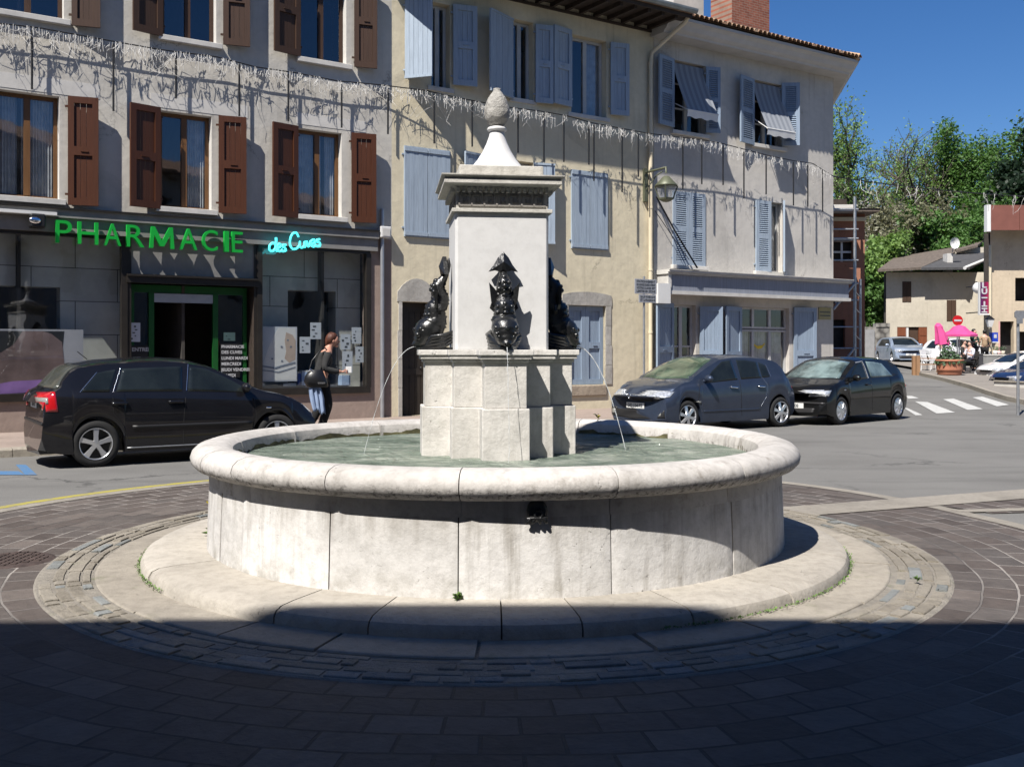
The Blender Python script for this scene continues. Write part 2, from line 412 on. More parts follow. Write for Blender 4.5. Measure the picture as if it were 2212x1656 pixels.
struct('plaza_border', band(-pi, pi, 0, .17, .012, 160), M['bandst'])
M['yellow'] = plain('worn_yellow_paint', (.34, .29, .055), .8, .3, 6, .3)
M['yellow'] = paintm_y('worn_yellow_line', (.36, .31, .05), .75)
struct('yellow_road_line', band(-2.9, -1.05, .19, .13, .010), M['yellow'])
# pale bands that cross at the right of the fountain
def strip(p, q, wd, z):
    p, q = Vector(p), Vector(q); d = (q - p).normalized(); nn = Vector((-d.y, d.x, 0)) * wd / 2
    mb = MB(); L = (q - p).length; k = max(1, int(L / .6)); 
    for i in range(k):
        a, b_ = p + (q - p) * i / k, p + (q - p) * (i + 1) / k
        mb.quad(tuple((a - nn).xy) + (z,), tuple((b_ - nn).xy) + (z,), tuple((b_ + nn).xy) + (z,), tuple((a + nn).xy) + (z,))
    return mb
struct('paving_band', strip((2.3, 9.50, 0), (14.5, 14.6, 0), .52, .016), M['bandst'])
wedge = MB(); wedge.poly([(4.25, 10.13, .009), (14.3, 14.3, .009), (14.3, 11.2, .009), (4.6, 9.6, .009)])
struct('paving_wedge', wedge, M['paver'])
struct('paving_edge', strip((4.3, 9.70, 0), (14.3, 11.3, 0), .16, .014), M['bandst'])

# ---------------------------------------------------------------- stone rings round the fountain step
def ring_block(mb, r0, r1, a0, a1, z0, z1, jit=0, n=6, rr=0.0, top=None):
    """one stone of a ring, rounded on its outer upper edge by rr"""
    prof = [(r0, z0), (r0, z1)] 
    if rr: prof += [(r1 - rr, z1), (r1 - rr * .45, z1 - rr * .12), (r1 - rr * .12, z1 - rr * .45), (r1, z1 - rr)]
    else: prof += [(r1, z1)]
    prof += [(r1, z0)]
    rings = []
    for i in range(n + 1):
        a = a0 + (a1 - a0) * i / n
        rings.append([pol(r, a, z) for r, z in prof])
    mb.loft(rings, True, True)
def ang_at(u, R):
    """angle on the circle of radius R (front half) that is seen at picture column u"""
    best = None
    for i in range(-900, 901):
        a = i * pi / 1800
        p = pol(R, a); uu = 1106 + F * p.x / p.y
        if best is None or abs(uu - u) < best[0]: best = (abs(uu - u), a)
    return best[1]
base = MB()
rows = [(2.90 + .0, 3.34)]
prof = [(2.5, .0), (2.5, .014), (3.33, .014), (3.36, .0)]
base.loft([[pol(r, 2 * pi * i / 120, z) for r, z in prof] for i in range(121)], False, False)
struct('paving_mortar', base, M['mortar'])
rnd = random.Random(5)
js = sorted([ang_at(u, 2.85) for u in (330, 505, 705, 1032, 1400, 1640, 1835)])
js = js + [js[-1] + .42 * k for k in range(1, 8)]
js = [j for j in js if j < js[0] + 2 * pi - .2] + [js[0] + 2 * pi]
sl = MB()
for a, b_ in zip(js[:-1], js[1:]):
    h = .026 + rnd.uniform(-.004, .006)
    ring_block(sl, 2.60, 2.955 + rnd.uniform(-.02, .02), a + .003, b_ - .004, -.05, h, n=max(3, int((b_ - a) * 14)), rr=.02)
struct('paving_slab_ring', sl, M['slab'])
cb1, cb2 = MB(), MB()
r = 2.985
for wdt in (.07, .095, .08, .095):
    a = rnd.uniform(0, .2) - pi
    end = a + 2 * pi
    while a < end - .03:
        da = min(rnd.choice((.04, .055, .075, .1, .14)) * rnd.uniform(.8, 1.25) * .85, end - a)
        front = abs((a + pi) % (2 * pi) - pi)
        if rnd.random() > (.05 if front > 1.0 else .08):
            gap = .0035
            tgt = cb2 if rnd.random() < .22 else cb1
            ring_block(tgt, r + rnd.uniform(0, .014), r + wdt - rnd.uniform(.002, .020), a + gap, a + da - gap, -.03, .021 + rnd.uniform(-.005, .006), n=2, rr=.012)
        a += da
    r += wdt
struct('paving_cobbles', cb1, M['cob']); struct('paving_cobble_repairs', cb2, M['cob_blue'])

# ---------------------------------------------------------------- manhole cover, markings, crossing
mc = gp(22, 1212)
mh = MB(); mh.revolve([(0.001, .020), (.27, .020), (.29, .016), (.31, .008)], (mc.x, mc.y, 0), 40)
for i in range(-4, 5):
    for j in range(-4, 5):
        if i * i + j * j < 18: mh.box(mc.x + i * .058 - .02, mc.x + i * .058 + .02, mc.y + j * .058 - .02, mc.y + j * .058 + .02, .018, .026)
M['rust'] = plain('rusty_cast_iron', (.085, .062, .055), .8, .4, 12, .5, .3)
tag(mh.build('manhole_cover', M['rust']), 'round rusty cast iron manhole cover set in dark paving, cut by the photo left edge', 'manhole cover')
def mark(pts_uv, z=.006):
    mb = MB(); mb.poly([tuple(gp(u, v).xy) + (z,) for u, v in pts_uv]); return mb
def paintm(name, col, worn=.5):
    m, n, b = nodes(name); v = coords(n, world=True)
    k = ramp_f(n, noise(n, v, 7, 7, .75), .50, .66)
    n.links.new(mixc(n, col, (.17, .165, .16), math_(n, 'MULTIPLY', k, worn)), b.inputs['Base Color']); b.inputs['Roughness'].default_value = .8
    bump(n, b, noise(n, v, 90, 3), .4, .004); return m
M['bluemark'] = paintm('blue_parking_paint', (.06, .17, .34), .8)
M['whitemark'] = paintm('white_road_paint', (.52, .52, .50), .55)
bl = MB()
for q in ([(34, 1004), (56, 1004), (80, 1026), (54, 1026)], [(-120, 1018), (40, 1018), (54, 1026), (-120, 1026)]):
    bl.poly([tuple(gp(u, v).xy) + (.006,) for u, v in q])
struct('road_marking_blue', bl, M['bluemark'])
zb = MB()
def d2(cx, cy): return (1659 + .334 * cx, 760.4 + .334 * cy)
for q in ([(950, 345), (1030, 347), (1210, 397), (1090, 402)], [(1132, 335), (1200, 332), (1390, 380), (1290, 384)],
          [(1322, 327), (1385, 323), (1560, 360), (1480, 367)], [(1470, 312), (1540, 308), (1700, 338), (1620, 340)],
          [(895, 320), (930, 320), (975, 330), (905, 333)], [(880, 375), (900, 375), (1000, 410), (955, 412)]):
    zb.poly([tuple(gp(*d2(*p)).xy) + (gz(gp(*d2(*p)).y) + .01,) for p in q])
struct('crosswalk', zb, M['whitemark'])
zb = MB()
for q in ([(885, 152), (925, 152), (960, 165), (890, 165)], [(825, 92), (860, 92), (870, 98), (830, 98)]):
    zb.poly([tuple(gp(*d2(*p)).xy) + (gz(gp(*d2(*p)).y) + .012,) for p in q])
# second crossing farther up the street, lifted to the slope
zb.v = [((x, y, gz(y) + .012)) for x, y, z in zb.v]
struct('crosswalk_far', zb, M['whitemark'])
# ================================================================ fountain
ft = thing('fountain', 'round pale limestone street fountain with square pillar, pine cone finial and full water basin', 'fountain', FC, 0, None, FC)
def ring_stones(name, prof, joints, mat, gap=.002, n_per=40, wob=0, inner=None):
    mb = MB(); rr = random.Random(len(name))
    for a, b_ in zip(joints[:-1], joints[1:]):
        n = max(4, int((b_ - a) * n_per)); dr = rr.uniform(-wob, wob)
        a_, c_ = a + gap, b_ - gap
        rings = []
        for i in range(n + 1):
            t = a_ + (c_ - a_) * i / n
            e = min(i, n - i); k = -.006 if e == 0 else 0      # eased arrises at the joints
            rings.append([pol(r + dr + k, t, z) for r, z in prof])
        mb.loft(rings, True, True, 0, True)
        for q in range(2): mb.sm[-1 - q] = False
    o = mb.build(name, mat, ft)
    o.modifiers.new('w', 'EDGE_SPLIT').split_angle = rad(35)
    return o
def joints(us, R, step):
    j = sorted(ang_at(u, R) for u in us)
    last = j[-1]
    while last + step * 1.3 < j[0] + 2 * pi: last += step; j.append(last)
    j.append(j[0] + 2 * pi); return j
# step
ring_stones('step', [(2.1, -.05), (2.1, .135), (2.50, .125), (2.60, .117), (2.645, .098), (2.665, .065), (2.665, -.05)],
            joints((335, 600, 800, 1083, 1256, 1490, 1700), 2.62, .45), M['step'], .0018, 30, .006)
# wall with plain drum
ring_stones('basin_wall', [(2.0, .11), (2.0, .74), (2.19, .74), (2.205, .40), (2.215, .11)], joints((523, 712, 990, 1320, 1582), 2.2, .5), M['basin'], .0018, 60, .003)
core = MB(); core.loft([[pol(r, 2 * pi * i / 120, z) for r, z in ((2.02, .1), (2.02, .72), (2.178, .72), (2.178, .1))] for i in range(121)], True, False, 0, True)
core.loft([[pol(r, 2 * pi * i / 120, z) for r, z in ((2.05, .72), (2.05, .855), (2.29, .84), (2.30, .74), (2.2, .705))] for i in range(121)], True, False, 0, True)
core.loft([[pol(r, 2 * pi * i / 120, z) for r, z in ((2.2, .0), (2.2, .105), (2.63, .09), (2.64, .0))] for i in range(121)], True, False, 0, True)
core.build('joint_mortar', M['joint'], ft)
# rounded rim
rp = [(2.015, .60), (2.015, .80), (2.03, .845), (2.07, .872), (2.15, .885), (2.23, .880), (2.285, .862), (2.32, .83), (2.333, .79), (2.325, .755), (2.295, .722), (2.25, .703), (2.20, .698), (2.20, .60)]
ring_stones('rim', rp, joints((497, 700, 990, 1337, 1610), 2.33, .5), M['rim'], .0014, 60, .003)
fl = MB(); fl.revolve([(.001, .30), (2.05, .30), (2.05, .62)], FC, 96)
M['basinfloor'] = stone('algae_basin_floor', (.36, .40, .32), (.06, .09, .05), .6, .5, .4, .6)
fl.build('basin_floor', M['basinfloor'], ft)
def water_mat():
    m, n, b = nodes('fountain_water'); v = coords(n, (1, 1.6, 1))
    n.nodes.remove(b); out = n.nodes['Material Output']
    d = mk(n, 'ShaderNodeBsdfPrincipled'); d.inputs['Roughness'].default_value = .6; d.inputs['Specular IOR Level'].default_value = 0
    n.links.new(ramp(n, noise(n, v, 2.2, 6, .6), [(.32, (.17, .22, .18)), (.5, (.34, .40, .33)), (.68, (.62, .66, .57))]), d.inputs['Base Color'])  # light and dark ripple streaks put into the water colour
    tr = mk(n, 'ShaderNodeBsdfTransparent'); tr.inputs[0].default_value = (.72, .85, .74, 1)
    mx = mk(n, 'ShaderNodeMixShader'); mx.inputs[0].default_value = .62
    n.links.new(tr.outputs[0], mx.inputs[1]); n.links.new(d.outputs[0], mx.inputs[2])
    gl = mk(n, 'ShaderNodeBsdfGlossy'); gl.inputs['Roughness'].default_value = .05
    fr = mk(n, 'ShaderNodeFresnel'); fr.inputs[0].default_value = 1.333
    h = math_(n, 'ADD', noise(n, v, 5, 4, .6, 0, .6), math_(n, 'MULTIPLY', noise(n, v, 18, 3, .6, 0, .4), .4))
    bp = mk(n, 'ShaderNodeBump'); bp.inputs['Strength'].default_value = .8; bp.inputs['Distance'].default_value = .16
    n.links.new(h, bp.inputs['Height'])
    for x in (gl, fr, d): n.links.new(bp.outputs[0], x.inputs['Normal'])
    m2 = mk(n, 'ShaderNodeMixShader'); n.links.new(fr.outputs[0], m2.inputs[0]); n.links.new(mx.outputs[0], m2.inputs[1]); n.links.new(gl.outputs[0], m2.inputs[2])
    n.links.new(m2.outputs[0], out.inputs[0]); return m
M['water'] = water_mat()
wm = MB(); rings = []
jets_ = [(FC.x + 1.06 * cos(PR0 + q * pi / 2 - pi / 2) , FC.y + 1.06 * sin(PR0 + q * pi / 2 - pi / 2)) for PR0 in (rad(7.3),) for q in range(4)]
for i in range(76):
    r = .001 + 2.03 * i / 75; ring = []
    for k in range(300):
        a = 2 * pi * k / 300; x, y = FC.x + r * cos(a), FC.y + r * sin(a)
        h = .0022 * sin(x * 9 + 2.2 * sin(y * 3.1)) + .0020 * sin(y * 12 - x * 5 + 1.7 * sin(x * 4)) + .0012 * sin(x * 23 + y * 17)
        for jx, jy in jets_:
            d = ((x - jx) ** 2 + (y - jy) ** 2) ** .5; h += .0075 * sin(d * 42) * math.exp(-d * 2.6)
        ring.append((x, y, .752 + h))
    rings.append(ring)
wm.loft(rings, True, False, 0, True)
al = MB(); rw = random.Random(4); zz_ = [.765 + .022 * sin(i * .5) * sin(i * .13) + rw.uniform(0, .022) for i in range(240)]
al.loft([[pol(2.0125, 2 * pi * i / 240, .70), pol(2.0125, 2 * pi * i / 240, zz_[i % 240])] for i in range(241)], False, False)
al.build('waterline_moss', plain('wet_brown_green_moss', (.11, .10, .045), .8, .6, 9, .8, fine=30), ft)
wm.build('water', M['water'], ft)

# ---------------------------------------------------------------- pillar group, turned 7.3 degrees
PR = rad(7.3)
def R_(mb):                 # rotate what was built about the fountain axis
    out = []
    for x, y, z in mb.v: out.append((FC.x + x * cos(PR) - y * sin(PR), FC.y + x * sin(PR) + y * cos(PR), z))
    mb.v = out; return mb
def cross(c, a, hw, z0, z1, mb):
    pts = [(-hw, -a), (hw, -a), (hw, -c), (c, -c), (c, -hw), (a, -hw), (a, hw), (c, hw), (c, c), (hw, c), (hw, a), (-hw, a), (-hw, c), (-c, c), (-c, hw), (-a, hw), (-a, -hw), (-c, -hw), (-c, -c), (-hw, -c)]
    mb.prism([(x, y, z0) for x, y in pts], (0, 0, z1 - z0)); return mb
mb = MB(); cross(.39, .605, .178, .28, 1.135, mb)
R_(mb).build('plinth_base', M['plinth'], ft, .008)
mb = MB(); cross(.37, .58, .158, 1.135, 1.475, mb)
R_(mb).build('plinth', M['plinth'], ft, .006)
mb = MB(); cross(.385, .595, .172, 1.475, 1.50, mb); cross(.405, .615, .192, 1.50, 1.53, mb); cross(.415, .63, .205, 1.53, 1.572, mb)
R_(mb).build('plinth_cap', M['plinth'], ft, .006)
mb = MB(); k = .02
mb.prism([(x, y, 1.572) for x, y in ((-.36 + k, -.36), (.36 - k, -.36), (.36, -.36 + k), (.36, .36 - k), (.36 - k, .36), (-.36 + k, .36), (-.36, .36 - k), (-.36, -.36 + k))], (0, 0, 1.045))
R_(mb).build('shaft', M['pillar'], ft, .004)
# entablature
mb = MB()
def sq(mb, h, z0, z1): mb.box(-h, h, -h, h, z0, z1)
sq(mb, .385, 2.617, 2.645); sq(mb, .352, 2.645, 2.79)
prof = [(.36, 2.785), (.37, 2.80), (.39, 2.815), (.425, 2.825)]
rings = [[(-h, -h, z), (h, -h, z), (h, h, z), (-h, h, z)] for h, z in prof]; mb.loft(rings, True, True)
sq(mb, .448, 2.825, 2.855); sq(mb, .44, 2.855, 2.87)
rings = [[(-h, -h, z), (h, -h, z), (h, h, z), (-h, h, z)] for h, z in [(.44, 2.87), (.468, 2.882), (.468, 2.893)]]; mb.loft(rings, True, True)
R_(mb).build('cornice', M['entab'], ft, .003)
mb = MB()
for s in range(4):
    Mx = Matrix.Rotation(s * pi / 2, 4, 'Z')
    for i in range(17):
        x = -.36 + .72 * (i + .5) / 17; mb.box(x - .011, x + .011, -.392, -.35, 2.768, 2.800, 0, Mx)
R_(mb).build('dentils', M['entab'], ft)
# greek key fret carved in relief on the frieze
mb = MB(); key = [(0, 0, 1, .12), (0, 0, .14, 1), (0, .88, .82, 1), (.68, .3, .82, 1), (.34, .3, .82, .44), (.34, .3, .48, .68)]
for s in range(4):
    Mx = Matrix.Rotation(s * pi / 2, 4, 'Z'); nk = 7; W = .67 / nk
    for i in range(nk):
        x0 = -.335 + i * W
        for a, c, d_, e in key:
            mb.box(x0 + a * W, x0 + d_ * W, -.362, -.351, 2.665 + c * .09, 2.665 + e * .09, 0, Mx)
M['fret'] = stone('weathered_fret', (.33, .31, .28), (.1, .09, .08), .8, .6, .5)
R_(mb).build('fret', M['fret'], ft)
mb = MB(); sq(mb, .325, 2.893, 2.985)
R_(mb).build('top_slab', M['entab'], ft, .008)
mb = MB(); mb.revolve([(.245, 2.985), (.235, 2.995), (.20, 3.03), (.155, 3.085), (.115, 3.15), (.085, 3.215), (.065, 3.27), (.055, 3.315)], FC, 40)
mb.build('finial_neck', M['pillar'], ft)
mb = MB(); mb.revolve([(.055, 3.310), (.074, 3.316), (.080, 3.328), (.072, 3.342), (.05, 3.35)], FC, 40)
mb.build('finial_collar', M['pillar'], ft)
mb = MB(); rings = []; n = 64; m = 56
for i in range(m + 1):
    t = i / m; z = 3.345 + .315 * t
    r = .104 * (sin(pi * min(t / .74, 1) * .5 + .0) ** .55 if t < .37 else 1) 
    r = .104 * max(.0, (1 - ((t - .37) / .37) ** 2)) ** .5 if t < .37 else .104 * max(0.0, 1 - ((t - .37) / .63) ** 1.9) ** .82
    r = max(r, .001) if i == m else max(r, .03)
    ring = []
    for k in range(n):
        th = 2 * pi * k / n
        s1 = sin(5 * th + t * 22); s2 = sin(5 * th - t * 22)
        rr = r * (1 + .016 * max(s1, s2) * min(1, r / .05) - .02)
        ring.append((FC.x + rr * cos(th), FC.y + rr * sin(th), z))
    rings.append(ring)
mb.loft(rings, True, True, 0, True)
mb.build('pine_cone', M['finial'], ft)

# ---------------------------------------------------------------- cast iron dolphins
def dolphin(rot):
    """fish with its head down on the plinth and its tail up the shaft; built facing -y at the shaft face y=-.36"""
    body = MB(); rr = random.Random(3)
    path = [(.03, 2.21, .016), (.045, 2.165, .022), (.070, 2.12, .034), (.098, 2.075, .045), (.095, 2.03, .050), (.075, 1.985, .052), (.085, 1.94, .060), (.118, 1.895, .066),
            (.118, 1.850, .068), (.112, 1.815, .072), (.128, 1.780, .088), (.155, 1.735, .103), (.178, 1.690, .100), (.205, 1.650, .078), (.235, 1.618, .052), (.262, 1.600, .030)]
    # refine
    fine = []
    for i in range(len(path) - 1):
        for q in range(4):
            t = q / 4; fine.append(tuple(path[i][k] * (1 - t) + path[i + 1][k] * t for k in range(3)))
    fine.append(path[-1])
    rings = []; n = 24
    for i, (u, z, r) in enumerate(fine):
        a, b_ = fine[max(0, i - 1)], fine[min(len(fine) - 1, i + 1)]
        t = Vector((0, -(b_[0] - a[0]), b_[1] - a[1])).normalized(); ax = Vector((1, 0, 0)); bx = t.cross(ax)
        ring = []
        for k in range(n):
            th = 2 * pi * k / n
            ro = r * (1 + (.10 * sin(6 * th + (i % 2) * pi) * (1 if 8 < i < 40 else 0)) + (.10 * (i % 2) if 8 < i < 40 else 0))
            ring.append(Vector((0, -.36 - u, z)) + ax * ro * cos(th) + bx * ro * sin(th))
        rings.append(ring)
    body.loft(rings, True, True, 0, True)
    # brow, eyes, jaws
    for s in (-1, 1):
        body.ball((s * .072, -.36 - .20, 1.715), .026, 10, 6)
        body.ball((s * .055, -.36 - .235, 1.665), .020, 10, 6)
        # lower shell flares sweep back to the shaft like waves
        for q in range(4):
            z0 = 1.590 + q * .026
            body.tube([(s * .03, -.36 - .235 + q * .012, 1.594 + q * .004), (s * (.085 + .01 * q), -.36 - .14, z0 + .004), (s * (.105 + .006 * q), -.36 - .06, z0 + .018), (s * .09, -.36, z0 + .048)], [.016, .020, .018, .010], 8)
        # pectoral fins
        fin = [(s * .045, 0, 1.86), (s * .090, 0, 1.93), (s * .105, 0, 2.075), (s * .070, 0, 2.035), (s * .045, 0, 2.00)]
        body.prism([(x, -.36 - .085 - abs(x) * .25, z) for x, _, z in fin], (0, -.018, 0))
        fin = [(s * .045, 0, 1.83), (s * .098, 0, 1.885), (s * .085, 0, 1.93), (s * .05, 0, 1.92)]
        body.prism([(x, -.36 - .08, z) for x, _, z in fin], (0, -.02, 0))
    # crest of knobs down the back (visible in profile)
    for i in range(9, 46, 3):
        u, z, r = fine[i]; body.ball((0, -.36 - u - r * .92, z + .008), .016 + .006 * (i % 2), 8, 5)
    for i in range(12, 50, 4):
        u, z, r = fine[i]
        for s in (-1, 1): body.ball((s * r * .72, -.36 - u - r * .62, z), .014 + rr.uniform(0, .008), 8, 5)
    # base shell
    body.loft([[(-.10, -.36, z) if 0 else (x, y, z) for x, y in ((-.115, -.36), (-.10, -.50), (-.05, -.615), (0, -.645), (.05, -.615), (.10, -.50), (.115, -.36))] for z in (1.572, 1.592)], True, True)
    body.tube([(0, -.36 - .25, 1.606), (0, -.36 - .285, 1.597)], [.026, .020], 10)
    tail = MB(); out = [(0, 2.312), (.040, 2.270), (.070, 2.215), (.112, 2.162), (.062, 2.172), (.022, 2.160), (0, 2.178)]
    pts = out + [(-x, z) for x, z in out[-2:0:-1]]
    front = [(x, -.36 - .075 + abs(x) * .25 - (2.31 - z) * .12, z) for x, z in pts]; back = [(x, y + .030, z) for x, y, z in front]
    cf = (0, -.36 - .105, 2.235); cb = (0, -.36 - .03, 2.235); nn = len(pts)
    tail.add(front + back + [cf, cb], [(i, (i + 1) % nn, 2 * nn) for i in range(nn)] + [(nn + (i + 1) % nn, nn + i, 2 * nn + 1) for i in range(nn)] + [(i, nn + i, nn + (i + 1) % nn, (i + 1) % nn) for i in range(nn)])
    tail.tube([(0, -.40, 2.19), (0, -.388, 2.25), (0, -.385, 2.30)], [.022, .02, .006], 8)
    body.v = [(x * (1.10 if z > 1.80 else .98 + .12 * max(0, (z - 1.72) / .08)), y, z) for x, y, z in body.v]
    body.v = [(x, y if z < 1.61 else -.36 + (y + .36) * 1.13, z) for x, y, z in body.v]
    for mbx in (body, tail):
        mbx.v = [(x * cos(rot) - y * sin(rot), x * sin(rot) + y * cos(rot), z) for x, y, z in mbx.v]
        R_(mbx)
    o = body.build('dolphin_spout', M['iron'], ft); ORG[o.name] = ORG[ft.name]
    t_ = tail.build('tail_fin', M['iron'], o); ORG[t_.name] = ORG[ft.name]
for q in range(4): dolphin(q * pi / 2)
# water jets
M['jet'] = None
m, n, b = nodes('water_jet'); b.inputs['Base Color'].default_value = (.9, .93, .95, 1); b.inputs['Roughness'].default_value = .06
b.inputs['Transmission Weight'].default_value = .45; b.inputs['IOR'].default_value = 1.33; M['jet'] = m
for q in range(4):
    mb = MB(); pts = []; rs = []; v0 = (.55, .95, .62, .95)[q] if q != 0 else .35
    v0 = {0: .30, 1: .98, 2: .5, 3: .98}[q]
    for i in range(26):
        t = i / 25 * .415; x = rnd.uniform(-.003, .003) * (i / 12)
        pts.append((x, -.36 - .285 - v0 * t, 1.597 - 4.9 * t * t)); rs.append((.0052 - .0026 * i / 25 + (.0016 * sin(i * 1.9) if i > 6 else 0)) * (.55 if q in (0, 3) else 1))
    mb.tube(pts, rs, 7)
    rot = {0: 0, 1: pi / 2, 2: pi, 3: -pi / 2}[q]
    mb.v = [(x * cos(rot) - y * sin(rot), x * sin(rot) + y * cos(rot), z) for x, y, z in mb.v]
    R_(mb); mb.build('water_jet', M['jet'], ft)
# small iron overflow mask under the rim
mb = MB(); a0 = ang_at(1163, 2.25)
c0 = pol(2.215, a0, .625); rt = Vector((cos(a0), sin(a0), 0)); ot = Vector((sin(a0), -cos(a0), 0)); up = Vector((0, 0, 1))
def loc(x, y, z): return c0 + rt * x * .8 + ot * y * .6 + up * z * .8
mb.loft([[loc(.075 * k * cos(t * pi / 8), d_, .085 * k * sin(t * pi / 8) + .02) for t in range(16)] for k, d_ in ((1, -.03), (1, .008), (.75, .022), (.35, .03))], True, True, 0, True)
mb.tube([loc(.028 * cos(t * pi / 6) + .005, .035, .028 * sin(t * pi / 6) - .005) for t in range(13)], .008, 6)
for x, dx in ((-.05, -.015), (-.02, -.01), (.015, .0), (.045, .012)): mb.tube([loc(x, .025, -.03), loc(x + dx, .035, -.052), loc(x + dx * 2, .022, -.07)], [.012, .013, .006], 6)
mb.tube([loc(-.075, .02, -.035), loc(-.03, .035, -.03), loc(.03, .035, -.035), loc(.07, .02, -.028)], .010, 6)
mb.build('overflow_mask', M['iron'], ft)
# weeds
M['weed'] = plain('weed_leaf', (.10, .19, .03), .6, .3, 9, 0); M['yflower'] = plain('yellow_petal', (.75, .62, .03), .6, .1)
def weed(name, p, label, flower=True, s=1.0, tall=1.0, cat='weed', nleaf=7):
    t = thing(name, label, cat, p, 0, None, p); r_ = random.Random(int(p[0] * 100))
    mb = MB(); 
    for i in range(nleaf):
        a = r_.uniform(0, 2 * pi); h = r_.uniform(.01, .06) * s; L = r_.uniform(.03, .07) * s
        b0 = Vector(p) + Vector((0, 0, h)); tip = b0 + Vector((cos(a) * L, sin(a) * L, r_.uniform(0, .03) * s)); sd_ = Vector((-sin(a), cos(a), 0)) * L * .22; md = (b0 + tip) / 2 + Vector((0, 0, .01 * s))
        mb.add([b0, md + sd_, tip, md - sd_], [(0, 1, 2, 3)])
    if flower:
        st = [Vector(p), Vector(p) + Vector((-.01, 0, .08 * tall)), Vector(p) + Vector((.012, -.01, .17 * tall)), Vector(p) + Vector((-.004, -.01, .25 * tall))]
        mb.tube(st, .003 * s, 5)
    mb.build('leaves', M['weed'], t)
    if flower:
        f = MB(); 
        for i in range(7):
            a = i * 2 * pi / 7; e = st[-1]
            f.add([e, e + Vector((cos(a) * .014, sin(a) * .014, .012)) * 1.6 * s, e + Vector((cos(a + .5) * .014, sin(a + .5) * .014, .020)) * 1.6 * s], [(0, 1, 2)])
        f.ball(st[-1] + Vector((0, 0, .012)), .010 * s, 8, 5); f.build('flower', M['yflower'], t)
weed('weed', tuple(pol(2.225, ang_at(455, 2.225), .125)), 'little yellow flowered weed at the left foot of the basin wall', True, 1.2)
p = pol(2.05, pi - .49, .875)
weed('weed', tuple(p), 'yellow flower growing on the back rim of the fountain', True, 1.1, .12, nleaf=3)
weed('weed', tuple(pol(2.235, ang_at(990, 2.2), .12)), 'tuft of dark green weed at the front foot of the basin', False, .7, nleaf=26)
weed('weed', tuple(pol(3.12, 1.12, .03)), 'small green tuft between the old cobbles right of the fountain', False, .55, nleaf=16)
# moss in the gutter between step and slabs
ms = MB(); r_ = random.Random(9)
for i in range(1400):
    a = r_.uniform(.35, 2.1) if i % 3 else r_.uniform(-1.5, -.9); rr = 2.672 + abs(r_.gauss(0, .014)); p = pol(rr, a, .043)
    a2 = r_.uniform(0, 2 * pi); L = r_.uniform(.005, .014)
    ms.add([p, p + Vector((cos(a2) * L, sin(a2) * L, L * .6)), p + Vector((cos(a2 + 1) * L, sin(a2 + 1) * L, L))], [(0, 1, 2)])
tag(ms.build('moss', M['weed']), 'green moss line in the gutter round the fountain step', 'moss', None, 'stuff')
# ================================================================ the row of houses
FA = math.atan2(.549, .836)
DX, DY = cos(FA), sin(FA)
P0 = Vector((-2.246, 22.0, 0))
def T(u, off=0.0):
    """length along the facade at picture column u, on the plane standing off metres in front of it"""
    k = (u - 1106) / F
    bx, by = P0.x + off * DY, P0.y - off * DX
    return (k * by - bx) / (DX - k * DY)
def dist(u, off=0.0): return P0.y - off * DX + T(u, off) * DY
def Z(u, v, off=0.0): return EYE - (v - HZ) / F * dist(u, off)
def W(t, off, z): return Vector((P0.x + t * DX + off * DY, P0.y + t * DY - off * DX, z))
def fthing(name, label, cat, t, z=0.0, off=0.0, group=None):
    return thing(name, label, cat, W(t, off, z), FA, group, (t, -off, z))
PV = .12
tL0, tLM, tMR, tR1 = -13.5, T(846), T(1413), T(1800)
EZ = 9.9

M['wall_left'] = render_wall('grey_beige_render', (.62, .59, .53), .4)
M['wall_mid'] = render_wall('yellow_ochre_render', (.75, .67, .49), .4)
M['wall_right'] = render_wall('pale_grey_render', (.60, .57, .52), .35)
M['pinkbase'] = render_wall('pinkish_base_render', (.34, .265, .225), .4)
M['brownwood'] = wood_paint('red_brown_varnished_wood', (.078, .027, .012), (.10, .05, .03), .3, rough=.45)
M['brownold'] = wood_paint('old_brown_wood', (.065, .035, .022), (.11, .08, .06), .5)
M['framewood'] = wood_paint('orange_brown_window_frame', (.17, .085, .035), (.2, .12, .06), .2, rough=.4)
M['bluepaint'] = wood_paint('faded_blue_shutter_paint', (.35, .42, .50), (.48, .50, .52), .5)
M['bluedeep'] = wood_paint('blue_grey_paint', (.27, .34, .43), (.3, .34, .4), .3)
M['bluegrey'] = wood_paint('grey_blue_fascia_paint', (.27, .29, .34), (.3, .3, .3), .15)
M['whiteframe'] = plain('grey_white_window_paint', (.50, .50, .49), .55, .12)
M['sill'] = plain('pale_window_sill', (.60, .58, .54), .8, .12, 5, .3)
M['reveal'] = plain('white_reveal', (.62, .60, .56), .85, .08, 5, .2)
M['pane'] = glass_pane('window_glass', (.75, .78, .8), .12)
M['shopglass'] = glass_pane('shop_glass', (.84, .87, .87), .12)
M['curtain'] = plain('grey_white_net_curtain', (.70, .70, .70), .9, .2, 6, .3)
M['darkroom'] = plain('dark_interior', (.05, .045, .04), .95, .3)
M['cream'] = plain('cream_painted_metal', (.66, .58, .42), .6, .08)
M['tile'] = None
m, n, b = nodes('clay_roof_tile'); v = coords(n)
n.links.new(ramp(n, noise(n, v, 5, 6, .7), [(.3, (.16, .085, .05)), (.5, (.30, .18, .11)), (.7, (.42, .33, .22))]), b.inputs['Base Color']); b.inputs['Roughness'].default_value = .9; bump(n, b, noise(n, v, 20, 5), .6, .02); M['tile'] = m

